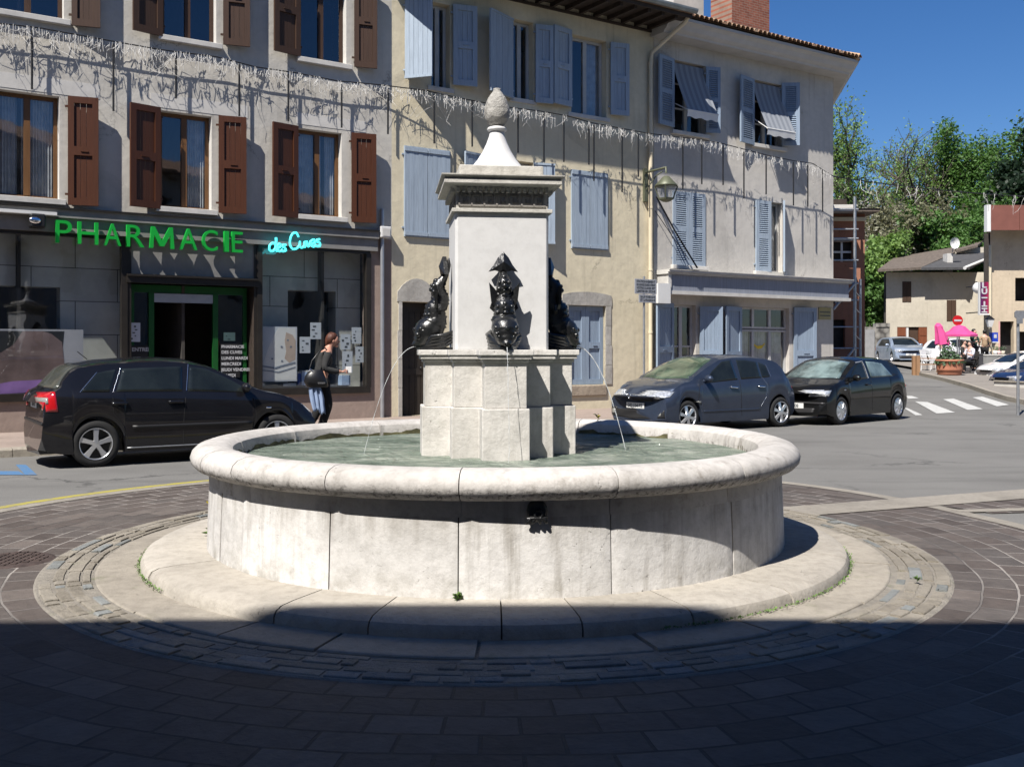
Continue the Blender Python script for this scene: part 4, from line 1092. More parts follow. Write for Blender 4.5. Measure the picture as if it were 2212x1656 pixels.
# ---------------------------------------------------------------- middle house
mbd = fthing('yellow_house', 'ochre yellow rendered house with faded blue plank shutters behind the fountain', 'house', tLM)
ops = []
M1 = o_(932, 972, 8, 190); M2 = o_(1108, 1152, 45, 215); M3 = o_(1234, 1310, 82, 250)
N2 = o_(1045, 1152, 345, 524); D1 = (T(868), T(931), PV, Z(887, 652)); G1 = o_(1227, 1308, 660, 831); ops.append(D1)
N1r = rect(872, 971, 321, 514); N3r = rect(1233, 1311, 371, 539)
N1 = (N1r[0] + .06, N1r[1] - .06, N1r[2] + .05, N1r[3] - .05); N3 = (N3r[0] + .06, N3r[1] - .06, N3r[2] + .05, N3r[3] - .05)
ops += [N1, N3]
mb = MB(); wall(mb, tLM, tMR, -.3, EZ, ops, .28); mb.build('wall', [M['wall_mid'], M['wall_mid']], mbd)
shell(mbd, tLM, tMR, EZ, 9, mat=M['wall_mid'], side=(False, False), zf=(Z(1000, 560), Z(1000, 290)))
for o in (M1, M2, M3): window(mbd, o, M['whiteframe'], .22, 2, curtain='right' if o is M3 else None, sill=True, sill_out=.03)
window(mbd, N2, M['whiteframe'], .22, 2, curtain='net')
for o in (N1r, N3r):
    mid = (o[0] + o[1]) / 2
    leaf(mbd, o[0], .0, mid - .006, .0, o[2], o[3], M['bluepaint'], 'plank'); leaf(mbd, mid + .006, .0, o[1], .0, o[2], o[3], M['bluepaint'], 'plank')
shutter(mbd, 876, 935, -6, 171, M['bluepaint'], .55, 'flat', .05); shutter(mbd, 978, 1030, 10, 184, M['bluepaint'], .20)
shutter(mbd, 1106, 1057, 42, 214, M['bluepaint'], .42, 'flat'); shutter(mbd, 1156, 1194, 53, 222, M['bluepaint'], .16)
shutter(mbd, 1233, 1195, 66, 232, M['bluepaint'], .16); shutter(mbd, 1318, 1358, 92, 248, M['bluepaint'], .18)
shutter(mbd, 1045, 1003, 335, 520, M['bluepaint'], .2, 'flat'); shutter(mbd, 1152, 1198, 352, 526, M['bluepaint'], .2, 'flat')
# doors and stone surrounds
M['olddoor'] = plain('dark_old_door', (.022, .017, .014), .6, .3, 5, .3)
dr = MB(); a, b_, c, d = D1; k = 5
for i in range(k): dr.box(a + (b_ - a) * i / k + .004, a + (b_ - a) * (i + 1) / k - .004, .22, .26, c, d)
dr.box(a, b_, .20, .235, c + .9, c + 1.05); dr.box(a, b_, .20, .235, d - .2, d); dr = dr.build('door', M['olddoor'], mbd)
mb = MB(); mb.ball((b_ - .15, .19, c + 1.05), .035, 8, 6); mb.build('handle', M['darkiron'], dr)
M['surround'] = stone('old_grey_surround_stone', (.50, .48, .44), (.25, .22, .19), .4, .5, .5)
def surround(a, b_, c, d, sw, arch, seed):
    r_ = random.Random(seed); mb = MB(); n_ = 4
    for s_, x0 in ((0, a), (1, b_)):
        z = c
        for i in range(n_):
            h = (d - c) / n_; w_ = sw * r_.uniform(.8, 1.25)
            mb.box(x0 - w_ if s_ == 0 else x0, x0 if s_ == 0 else x0 + w_, -.018 - r_.uniform(0, .006), .05, z + .006, z + h - .004); z += h
    pts = [(a - sw * 1.2, d + .005), (b_ + sw * 1.2, d + .005)]
    for i in range(9):
        q = 1 - i / 8; x = a - sw * 1.1 + (b_ - a + 2.2 * sw) * q; pts.append((x, d + arch[0] + (arch[1] - arch[0]) * sin(pi * q) ** .8))
    mb.prism([(x, -.024, z) for x, z in pts], (0, .07, 0)); return mb.build('stone_surround', M['surround'], mbd)
surround(*D1, .10, (.22, .52), 3); a, b_, c, d = G1; surround(a, b_, c, d, .16, (.26, .34), 5)
leaf(mbd, a + .02, -.12, (a + b_) / 2 - .005, -.12, c + .01, d - .01, M['bluedeep'], 'panel'); leaf(mbd, (a + b_) / 2 + .005, -.12, b_ - .02, -.12, c + .01, d - .01, M['bluedeep'], 'panel')
mb = MB(); mb.box(a + .0, b_ + .02, -.05, .2, c - .28, c - .002); mb.build('sill_stone', stone('rough_brown_sill', (.42, .35, .27), (.2, .16, .12), .5, .8, .9), mbd, .03)
# dark timber eave of the middle house
M['darkwood'] = plain('dark_eave_timber', (.045, .032, .024), .8, .3, 8, .3)
ev = MB(); tE = tLM - .35
ev.box(tE, tMR + .25, -1.12, .3, EZ, EZ + .06)
for i in range(18):
    x = tE + .2 + i * (tMR - tE) / 18; ev.box(x, x + .09, -1.05, 0, EZ - .10, EZ)
ev.box(tE, tMR + .25, -1.16, -1.12, EZ - .04, EZ + .16)
ev.box(tE, tMR, -.05, 0, EZ - .16, EZ - .10)
ev.build('eave', M['darkwood'], mbd)
gt = MB(); gt.loft([[(x, -1.17 - .075 + .075 * cos(q * pi / 8), EZ + .16 - .11 * sin(q * pi / 8)) for q in range(9)] for x in (tE, tMR + .3)], False, False); gt.build('gutter', plain('zinc_gutter', (.22, .24, .24), .5, .2, 5, .1, .5), mbd)
rf = MB(); rf.prism([(tE, -1.2, EZ + .06), (tE, 10.2, EZ + .06), (tE, 4.5, EZ + 2.6)], (tMR - tE + .2, 0, 0)); rf.build('roof', M['tile'], mbd)

# ---------------------------------------------------------------- right house
rb = fthing('corner_house', 'pale grey corner house with white moulded eave, blue shutters and a shopfront with blue fascia', 'house', tMR)
ops = []
R1 = o_(1455, 1524, 136, 288); R2 = o_(1627, 1690, 178, 316); R3 = o_(1455, 1520, 416, 575); R4 = o_(1633, 1690, 436, 588)
G2 = (T(1450), T(1503), Z(1476, 845), Z(1476, 658)); G3 = (T(1596), T(1705), PV, Z(1650, 664)); ops += [G2, G3]
EZR = 9.63
CW = W(tR1, 0, 0); SD = Vector((.173, .985, 0))
mb = MB(); wall(mb, tMR, tR1, -.3, EZR, ops, .26); mb.build('wall', [M['wall_right'], M['wall_right']], rb)
# side wall runs back up the street
def wl(p): q = p - P0; return (q.x * DX + q.y * DY, -q.x * DY + q.y * DX)
s1 = wl(CW + SD * 9.0)
mb = MB(); mb.quad((tR1, 0, -.3), (s1[0], s1[1], -.3), (s1[0], s1[1], EZR), (tR1, 0, EZR)); mb.quad((s1[0], s1[1], -.3), (tMR, s1[1], -.3), (tMR, s1[1], EZR), (s1[0], s1[1], EZR))
mb.build('side_wall', M['wall_right'], rb)
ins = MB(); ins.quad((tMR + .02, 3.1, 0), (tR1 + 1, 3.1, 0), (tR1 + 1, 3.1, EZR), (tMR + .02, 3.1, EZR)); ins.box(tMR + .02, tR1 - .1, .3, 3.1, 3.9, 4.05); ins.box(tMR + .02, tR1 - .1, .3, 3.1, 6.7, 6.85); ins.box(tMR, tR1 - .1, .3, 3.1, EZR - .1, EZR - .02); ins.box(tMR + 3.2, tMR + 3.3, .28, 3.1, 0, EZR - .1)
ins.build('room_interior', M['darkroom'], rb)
M['eavewhite'] = plain('white_moulded_eave', (.50, .49, .47), .7, .08, 3, .1)
prof = [(0, EZR - .02), (.0, EZR + .05), (.52, EZR + .05), (.55, EZR + .10), (.62, EZR + .14), (.70, EZR + .24), (.76, EZR + .30), (.80, EZR + .31), (.80, EZR + .37), (0, EZR + .45)]
prof = [(0, EZR), (.50, EZR), (.52, EZR + .05), (.56, EZR + .07), (.62, EZR + .12), (.68, EZR + .22), (.75, EZR + .28), (.80, EZR + .29), (.80, EZR + .36), (0, EZR + .40)]
ex = T(1855, .8)
s2 = wl(W(ex, .8, 0) + SD * 9.2)
def ring_at(kind):
    out = []
    for o_f, z in prof:
        if kind == 0: out.append((tMR - .12, -o_f, z))
        elif kind == 1: k = o_f / .8; out.append((tR1 + (ex - tR1) * k, -o_f, z))
        else:
            k = o_f / .8; a_ = (s1[0] + (s2[0] - s1[0]) * k, s1[1] + (s2[1] - s1[1]) * k); out.append((a_[0], a_[1], z))
    return out
ev = MB(); ev.loft([ring_at(0), ring_at(1), ring_at(2)], True, True); ev.build('eave', M['eavewhite'], rb)
# tile roof: hipped, wavy tile ends over the eave
rf = MB(); zt_ = EZR + .40; apex = ((tMR + ex) / 2, 4.6, zt_ + 1.75)
A_, B_, C_, D_ = (tMR - .1, -.84, zt_), (ex + .04, -.84, zt_), (s2[0], s2[1], zt_), (tMR - .1, s2[1], zt_)
h0, h1 = (tMR - .1, 4.5, zt_ + 1.75), (ex - 3.4, 4.5, zt_ + 1.75)
rf.poly([A_, B_, h1, h0]); rf.poly([B_, C_, h1]); rf.poly([C_, D_, h0, h1]); rf.build('roof', M['tile'], rb)
te = MB(); nT = 44
for i in range(nT):
    x = tMR - .1 + (ex - tMR + .1) * (i + .5) / nT; r_ = (ex - tMR) / nT * .5
    ring = lambda y, z, s: [(x + r_ * s * cos(q * pi / 6), y, z + r_ * 1.0 * sin(q * pi / 6)) for q in range(7)]
    L_ = min(4.6, 3.0 if i < nT * .55 else max(.4, (nT - i) * .14))
    slope = 1.75 / 5.34
    te.loft([ring(-.92, zt_ + .0, 1), ring(-.92 + L_, zt_ + .0 + L_ * slope, .95)], False, False)
    te.poly(ring(-.915, zt_ + .0, .99)[::-1]) if i % 7 == 3 else None
te.build('tile_row', M['tile'], rb)
hp = MB(); hp.tube([(ex - .02, -.84, zt_ + .04), ((ex + h1[0]) / 2, 1.85, zt_ + .92), (h1[0], 4.5, zt_ + 1.8)], .11, 8); hp.build('hip_ridge', plain('pale_ridge_tile', (.50, .34, .20), .85, .2, 5, .3), rb)
# chimneys
m, n, b = nodes('red_brick'); v = coords(n, (1, 1, 1), (rad(90), 0, 0))
bt = mk(n, 'ShaderNodeTexBrick'); n.links.new(v, bt.inputs['Vector']); bt.inputs['Scale'].default_value = 1; bt.inputs['Brick Width'].default_value = .22; bt.inputs['Row Height'].default_value = .075; bt.inputs['Mortar Size'].default_value = .009
bt.inputs['Color1'].default_value = (.24, .065, .035, 1); bt.inputs['Color2'].default_value = (.36, .12, .07, 1); bt.inputs['Mortar'].default_value = (.30, .22, .17, 1)
n.links.new(mixc(n, bt.outputs[0], ramp(n, noise(n, coords(n), 5, 6), [(.3, (.55, .5, .5)), (.7, (1, 1, 1))]), .6, 'MULTIPLY'), b.inputs['Base Color']); b.inputs['Roughness'].default_value = .9; bump(n, b, bt.outputs[1], -.5, .01); M['brick'] = m
def chim(u0, u1, yb, zb0, zt1, mat, dd=.8):
    a, b_ = T(u0, -yb), T(u1, -yb); mb = MB(); mb.box(a, b_, yb, yb + dd, zb0, zt1); mb.box(a - .06, b_ + .06, yb - .06, yb + dd + .06, zt1, zt1 + .12); return mb.build('chimney', mat, rb)
chim(1581, 1662, 2.2, EZR + .8, EZR + 5.0, M['brick'], .9)
chim(1455, 1520, 3.6, EZR + .8, EZR + 5.0, M['greywhite'], .9)
for o in (R1, R2): window(rb, o, M['whiteframe'], .20, 2, rails=(.35, .7), curtain=None)
for o, mt in ((R3, 'bluepaint'),):
    mid = (o[0] + o[1]) / 2
    leaf(rb, o[0] - .04, -.02, mid - .005, -.02, o[2], o[3], M['bluepaint'], 'louvre'); leaf(rb, mid + .005, -.02, o[1] + .04, -.02, o[2], o[3], M['bluepaint'], 'louvre')
window(rb, R3, M['whiteframe'], .2, 2, curtain=None); window(rb, R4, M['whiteframe'], .2, 2, curtain='net')
mid = (R4[0] + R4[1]) / 2
leaf(rb, R4[0] - .05, .02, mid - .03, .06, R4[2], R4[3], M['bluepaint'], 'louvre'); leaf(rb, R4[1] + .0, .03, mid + .12, .40, R4[2], R4[3], M['bluepaint'], 'louvre')
shutter(rb, 1454, 1422, 128, 276, M['bluedeep'], .20, 'louvre'); shutter(rb, 1524, 1555, 145, 287, M['bluedeep'], .20, 'louvre')
shutter(rb, 1627, 1598, 172, 314, M['bluedeep'], .20, 'louvre'); shutter(rb, 1688, 1727, 180, 315, M['bluedeep'], .35, 'louvre')
# sun blinds pushed out on arms
M['blindcloth'] = None
m, n, b = nodes('striped_blind_cloth'); v = coords(n)
wv = mk(n, 'ShaderNodeTexWave', bands_direction='X'); wv.inputs['Scale'].default_value = 1.6; n.links.new(v, wv.inputs['Vector'])
n.links.new(ramp(n, wv.outputs[1], [(.45, (.19, .21, .24)), (.55, (.27, .29, .32))]), b.inputs['Base Color']); b.inputs['Roughness'].default_value = .85; M['blindcloth'] = m
def blind(o, uq, vq, lab):
    a, b_, c, d = o; t = fthing('window_blind', lab, 'blind', a, d, 0, 'cloth blinds pushed out of the corner house windows')
    out = .50; zb1 = Z(*((uq, vq)), .50)
    mb = MB(); k = 12; rings = []
    for i in range(k + 1):
        q = i / k; y = .05 - (out + .05) * (q ** 1.15); z = d - .06 - (d - .06 - zb1) * (q ** .9)
        rings.append([(a + .03 + (b_ - a - .06) * s / 16, y, z - .02 * sin(pi * s / 16) * q) for s in range(17)])
    mb.loft(rings, False, False, 0, True); mb.build('cloth', M['blindcloth'], t)
    mb = MB(); rings = []
    for i in range(5):
        q = i / 4; rings.append([(a + .03 + (b_ - a - .06) * s / 16, -out - .01 + .03 * q, zb1 + .0 - .18 * q + .02 * sin(s * 1.1) * q) for s in range(17)])
    mb.loft(rings, False, False, 0, True); mb.build('valance', M['white'], t)
    mb = MB(); mb.tube([(a + .02, -out, zb1), (b_ - .02, -out, zb1)], .018, 8); mb.build('front_bar', M['white'], t)
    for x in (a + .03, b_ - .03):
        mb = MB(); mb.tube([(x, -.03, c + (d - c) * .38), (x, -out, zb1)], .012, 6); mb.build('arm', M['white'], t)
blind(R1, 1505, 240, 'grey cloth blind pushed out over the upper corner house window beside the rain pipe')
blind(R2, 1665, 278, 'grey cloth blind pushed out over the upper window nearest the corner of the house')
# shopfront fascia
FO = .38; fz1, fz0 = Z(1600, 600, FO), Z(1600, 634, FO); a, b_ = tMR + .12, tR1 + .22
fs = MB(); fs.box(a, b_, -FO, .0, fz0, fz1); fs.build('shop_fascia', M['bluegrey'], rb)
fs = MB(); fs.box(a - .05, b_ + .06, -FO - .07, .0, fz1 + .0, fz1 + .05); fs.box(a - .05, b_ + .09, -FO - .12, .0, fz1 + .05, fz1 + .10); fs.box(a - .05, b_ + .07, -FO - .14, .01, fz1 + .10, fz1 + .115)
fs.box(a - .02, b_ + .04, -FO - .05, -.02, fz0 - .09, fz0); fs.box(a - .01, a + .10, -FO - .04, -.0, fz0, fz1)
fs.build('cornice_moulding', M['greywhite'], rb)
ca = MB(); o = rect(1420, 1447, 612, 655, FO + .06); ca.box(o[0], o[1], -FO - .09, -FO + .02, o[2], o[3]); ca.build('blind_cassette', M['white'], rb)
gl = MB(); gl.box(a, tR1, -.03, 0, PV, PV + .35); gl.build('base_course', M['wall_right'], rb)
window(rb, G2, M['whiteframe'], .16, 2, rails=(.28, .52), curtain=None, sill_out=.05)
f3 = window(rb, (G3[0], G3[1], G3[2], G3[3] - .62), M['whiteframe'], .16, 3, rails=(.12, .40), curtain='net', sill=False, wd=.06, name='glazed_door'); window(rb, (G3[0], G3[1], G3[3] - .60, G3[3]), M['whiteframe'], .16, 3, curtain=None, sill=False, wd=.06, name='transom_window')
M['yellowcard'] = plain('yellow_card', (.70, .50, .03), .6, .1)
t = fthing('window_sticker', 'yellow crescent shaped sticker behind the glazed door of the corner house', 'sticker', T(1650), Z(1650, 745), -.12)
mb = MB(); cx, cz = T(1641, -.14), Z(1641, 752); L_ = .38
mb.prism([(cx + L_ * x, .14, cz + L_ * z) for x, z in ((-.6, .2), (-.2, -.05), (.2, -.02), (.55, .3), (.5, .42), (.35, .25), (.0, .2), (-.3, .18), (-.6, .35))], (0, .004, 0)); mb.build('card', M['yellowcard'], t)
leaf(rb, T(1451), .03, T(1417, .35), .35, Z(1440, 852), Z(1440, 655), M['bluedeep'], 'panel')
leaf(rb, T(1508), .05, T(1560, .30), .30, PV + .15, Z(1530, 663), M['bluedeep'], 'panel')
leaf(rb, T(1597), .05, T(1566, .22), .22, PV + .1, Z(1580, 663), M['bluedeep'], 'panel')
leaf(rb, T(1712), .03, T(1762, .18), .18, PV + .1, Z(1740, 665), M['bluedeep'], 'panel')
o = rect(1769, 1795, 664, 690, .02); t = fthing('plaque', 'small yellowish plaque on the wall at the corner of the shopfront', 'plaque', o[0], o[2])
mb = MB(); mb.box(o[0], o[1], -.025, 0, o[2], o[3]); mb.build('plate', plain('yellowish_plaque', (.34, .30, .14), .6, .15), t)
mb = MB(); mb.box(o[0] + .04, o[1] - .04, -.030, -.024, o[2] + .2, o[2] + .23); mb.box(o[0] + .04, o[1] - .04, -.030, -.024, o[2] + .1, o[2] + .13); mb.build('lettering', M['ink'], t)
# downpipe
t = fthing('downpipe', 'cream rain pipe running down between the yellow house and the corner house', 'rain pipe', T(1406, .1), PV)
tt = T(1406, .1); mb = MB()
mb.tube([(tt, -.09, PV), (tt, -.09, 8.9), (tt + .02, -.12, 9.2), (tt + .30, -.62, 9.62), (tt + .38, -.95, 9.80), (tt + .42, -1.12, EZ + .1)], .055, 12); mb.build('pipe', M['cream'], t)
mb = MB()
for z in (2.0, 3.6, 5.2, 6.6, 8.2, 8.9): mb.tube([(tt, -.09, z), (tt, -.09, z + .05)], .066, 12)
mb.build('collar', M['cream'], t)
gp_ = MB(); gp_.box(tMR - .02, tMR + .02, -.012, 0, PV, EZR); gp_.build('joint_strip', M['wall_right'], rb)
# street lantern on a bracket
t = fthing('wall_lantern', 'olive green street lantern hanging from a wall bracket beside the cream rain pipe', 'street lamp', T(1398), Z(1398, 375))
M['olive'] = plain('olive_lantern_paint', (.12, .13, .085), .5, .15, 6, .05, .2)
tb = T(1397, .1); lo = .95; tl = T(1439, lo); zb = Z(1397, 372, .1); zc = Z(1437, 383, lo)
mb = MB(); mb.box(tb - .05, tb + .05, -.08, 0, zb - .75, zb + .1); mb.tube([(tb, -.08, zb), (tl, -lo, zb - .02), (tl, -lo, zc + .1)], .03, 8); mb.tube([(tb, -.08, zb - .45), (tb + .1, -.35, zb - .12), (tb + .18, -.5, zb - .02)], .016, 6); mb.build('bracket', M['olive'], t)
def rr4(h, z): return [(tl - h, -lo - h, z), (tl + h, -lo - h, z), (tl + h, -lo + h, z), (tl - h, -lo + h, z)]
Z1 = Z(1439, 401, lo); Z2 = Z(1439, 431, lo)
mb = MB(); mb.revolve([(.02, zc + .04), (.08, zc + .02), (.17, zc - .08), (.28, Z1 + .01), (.28, Z1 - .02), (.02, Z1 - .02)], (tl, -lo, 0), 24); mb.build('hood', M['olive'], t)
mb = MB()
for i in range(4):
    p_, q_ = rr4(.20, Z1 - .02)[i], rr4(.125, Z2 + .04)[i]; mb.tube([p_, q_], .016, 6)
mb.loft([rr4(.14, Z2 + .04), rr4(.13, Z2), rr4(.05, Z2 - .06)], True, True); mb.build('cage', M['olive'], t)
mb = MB(); mb.loft([rr4(.19, Z1 - .02), rr4(.12, Z2 + .04)], True, False); mb.build('glass', glass_pane('lantern_glass', (.85, .87, .9), .1), t)
mb = MB(); mb.tube([(tl, -lo, Z1), (tl, -lo, Z1 - .1), (tl, -lo, Z1 - .4)], [.05, .05, .04], 10); mb.build('lamp', M['white'], t)
# loose cables by the lantern
mb = MB(); mb.tube([(T(1418, .1), -.1, Z(1418, 425, .1)), (T(1450, .1), -.25, Z(1450, 500, .2)), (T(1492, .2), -.45, Z(1492, 578, .45))], .022, 6); mb.tube([(T(1416, .1), -.08, Z(1416, 455, .1)), (T(1450, .1), -.15, Z(1450, 510, .2)), (T(1480, .2), -.35, Z(1480, 560, .4))], .010, 5)
tag(mb.build('stay_rod', M['darkiron'], None), 'dark slanting stay rod and cable from the wall down to the shopfront cornice', 'stay rod')
for ob in (bpy.data.objects['stay_rod'], bpy.data.objects['gutter_pipe']):
    ob.location = W(0, 0, 0); ob.rotation_euler = (0, 0, FA)
# parking sign on a post
t = fthing('parking_sign', 'two grey notice plates on a thin post in front of the cream rain pipe', 'sign', T(1390, 1.0), PV, 1.0)
tp = T(1391, 1.0); mb = MB(); mb.tube([(tp, -1.0, PV), (tp, -1.0, Z(1390, 597, 1.0))], .028, 10); mb.build('post', M['galv'], t)
o = rect(1371, 1418, 603, 635, 1.04); o2 = rect(1380, 1417, 636, 654, 1.04)
for q, lines in ((o, ('STATIONNEMENT', 'DE LONGUE DUREE INTERDIT', 'VOTRE DUREE EST', 'LIMITEE EN ZONE')), (o2, ('SAUF RIVERAINS', 'ET LIVRAISONS'))):
    mb = MB(); mb.box(q[0], q[1], -1.05, -1.03, q[2], q[3]); mb.build('plate', plain('sign_plate_grey', (.33, .34, .37), .5, .06), t, .004)
    hh = (q[3] - q[2]) / (len(lines) + .6)
    for i, s in enumerate(lines):
        tm = textmesh(s, hh * .95, .001, 'lettering', M['ink'], t, face((q[0] + q[1]) / 2, -1.053, q[3] - hh * (i + 1.05)), .002, 0, 'CENTER')
        xs_ = [v_.co.x for v_ in tm.data.vertices]; w0 = max(xs_) - min(xs_); mx_ = (q[0] + q[1]) / 2 - ORG[t.name].x; lim = (q[1] - q[0]) * .86
        if w0 > lim:
            for v_ in tm.data.vertices: v_.co.x = mx_ + (v_.co.x - mx_) * lim / w0
# pavement along the houses
pv = MB()
for a, b_ in ((tL0 - 20, -6), (-6, 0), (0, 6), (6, tR1 - 1.5)):
    pv.quad(W(a, 3.1, PV), W(b_, 3.1, PV), W(b_, -.1, PV), W(a, -.1, PV))
M['pavement'] = stone('pinkish_pavement', (.36, .29, .25), (.2, .16, .13), .3, .4, .4)
pv.poly([W(tR1 - 1.5, 3.1, PV), W(tR1 - .4, 2.6, PV), W(tR1 + .2, 1.4, PV), W(tR1 + .2, .2, PV), W(tR1 - .1, -.1, PV), W(tR1 - 1.5, -.1, PV)])
struct('pavement', pv, M['pavement'])
kb = MB(); r_ = random.Random(3); tt_ = tL0 - 18
while tt_ < tR1 - 2.3:
    L_ = r_.uniform(.8, 1.1); q0, q1 = tt_ + .004, tt_ + L_ - .004; j = r_.uniform(0, .006)
    kb.prism([W(q0, 3.1, -.1), W(q0, 3.33, -.1), W(q0, 3.33, PV - .02 + j), W(q0, 3.31, PV + .004 + j), W(q0, 3.1, PV + .004 + j)], W(q1, 0, 0) - W(q0, 0, 0)); tt_ += L_
struct('kerb', kb, M['slab'])

# ---------------------------------------------------------------- icicle lights along the facades
gl_ = fthing('icicle_lights', 'long string of white icicle lights strung across the house fronts and over the street', 'light string', 0, 6)
wire = [(-60, 40), (0, 51), (88, 61), (175, 77), (263, 93), (350, 108), (467, 123), (553, 145), (641, 158), (728, 175), (816, 183), (915, 195), (991, 212), (1100, 232), (1165, 240), (1223, 250), (1281, 266), (1398, 288), (1515, 302), (1559, 310), (1659, 336), (1717, 348), (1755, 353), (1802, 382)]
WO = .15
def wo(u): return .15 + .27 * max(0, min(1, (u - 850) / 120))
wp = [(T(u, wo(u)), -wo(u), Z(u, v_, wo(u))) for u, v_ in wire]
mb = MB(); mb.tube(wp, .012, 6)
# over the street to a far anchor
e0 = wp[-1]; far_p = Vector((gp(2400, 900).x, 0, 0))
st = W(wp[-1][0], wo(1802), wp[-1][2]); en = Vector((30.0, 40.0, EYE + (HZ - 400) / F * 40))
span = []
for i in range(25):
    q = i / 24; p = st.lerp(en, q); p.z -= 1.6 * 4 * q * (1 - q) * .35; span.append(p)
def fl_(p): q = p - P0; return (q.x * DX + q.y * DY, -q.x * DY + q.y * DX, p.z)
mb.tube([fl_(p) for p in span], .017, 6)
mb.build('cable', M['black'], gl_)
M['lightwire'] = plain('white_light_wire', (.64, .63, .60), .5, .1)
r_ = random.Random(21); mb = MB(); mdk = MB()
def wire_at(u):
    for (u0, v0), (u1, v1) in zip(wire[:-1], wire[1:]):
        if u0 <= u <= u1: return v0 + (v1 - v0) * (u - u0) / (u1 - u0)
    return wire[-1][1]
def squiggle(p, L, mb, rr=.008):
    pts = [Vector(p)]; d_ = Vector((r_.uniform(-.6, .6), r_.uniform(-.3, .3), -1))
    n_ = r_.randint(4, 8)
    for i in range(n_):
        pts.append(pts[-1] + d_.normalized() * L / n_); d_ += Vector((r_.uniform(-1.2, 1.2), r_.uniform(-.5, .5), r_.uniform(-.6, .5)))
        if pts[-1].y > -.03: pts[-1].y = -.03
    mb.tube(pts, [rr * (1 - .5 * i / len(pts)) for i in range(len(pts))], 4, caps=False)
u = -20
while u < 1800:
    dens = 1.0
    if 1190 < u < 1240 or 1690 < u < 1730: dens = .6
    if r_.random() < dens:
        v_ = wire_at(u); k_ = wo(u); p = (T(u, k_), -k_ + r_.uniform(-.08, .10), Z(u, v_, k_) - .02)
        for q in range(1): squiggle(p, r_.uniform(.2, .85) * (.7 if u > 1000 else 1), mb, .0042)
        for q in range(2):
            xx_ = p[0] + r_.uniform(-.06, .06); L_ = r_.uniform(.06, .34); mb.tube([(xx_, p[1], p[2] + .02), (xx_ + r_.uniform(-.02, .02), p[1] + r_.uniform(-.03, .03), p[2] - L_)], .0045, 4, caps=False)
        for q in range(2): squiggle((p[0] + r_.uniform(-.1, .1), p[1], p[2] - r_.uniform(0, .08)), r_.uniform(.08, .20), mb, .0075)
    u += r_.uniform(5, 10) * (1.15 if u < 900 else .95)
for p in span[1:-1]:
    for q in range(3):
        pp_ = Vector(p) + Vector((r_.uniform(-.5, .5), 0, 0)); squiggle(fl_(pp_), r_.uniform(.2, .8), mb, .007)
o = mb.build('hanging_wire', M['lightwire'], gl_); o['kind'] = 'stuff'
for i, (u, v0, v1) in enumerate([(69, 66, 193), (245, 95, 240), (380, 117, 213), (517, 140, 251), (623, 160, 262), (738, 178, 276), (838, 190, 290), (938, 205, 310), (1020, 219, 317), (1119, 240, 330), (1175, 245, 350), (1218, 255, 350), (1272, 268, 356), (1283, 270, 391), (1344, 285, 415), (1379, 290, 382), (1475, 300, 409), (1516, 304, 398), (1562, 315, 400), (1607, 328, 429), (1655, 338, 420), (1714, 350, 444), (1745, 356, 447), (1777, 366, 458)]):
    mb = MB(); k_ = wo(u); o_t = T(u, k_); mb.tube([(o_t, -k_, Z(u, v0, k_)), (o_t, -k_, Z(u, v1, k_))], .020, 6); mb.build('light_tube', M['black'], gl_)
# ================================================================ cars
def interp(pts, x):
    if x <= pts[0][0]: return pts[0][1]
    for (a, b_), (c, d) in zip(pts[:-1], pts[1:]):
        if x <= c: return b_ + (d - b_) * (x - a) / (c - a)
    return pts[-1][1]
def smooth(pts, x, h=.05):
    return sum(interp(pts, x + k * h / 3) * w_ for k, w_ in ((-3, 1), (-2, 2), (-1, 3), (0, 4), (1, 3), (2, 2), (3, 1))) / 16
def paint_plate(txt, parent, M4, w_, h, name='number_plate', mat='white'):
    mb = MB(); mb.box(-w_ / 2, w_ / 2, -.006, .006, -h / 2, h / 2); mb.v = [tuple(M4 @ Vector(p)) for p in mb.v]
    o = mb.build(name, M[mat], parent, .002)
    tm = textmesh(txt, h * .85, .001, 'lettering', M['ink'], o, M4 @ Matrix.Translation((0, -.008, -h * .30)) @ Matrix.Rotation(pi / 2, 4, 'X'), .002, 0, 'CENTER')
    return o
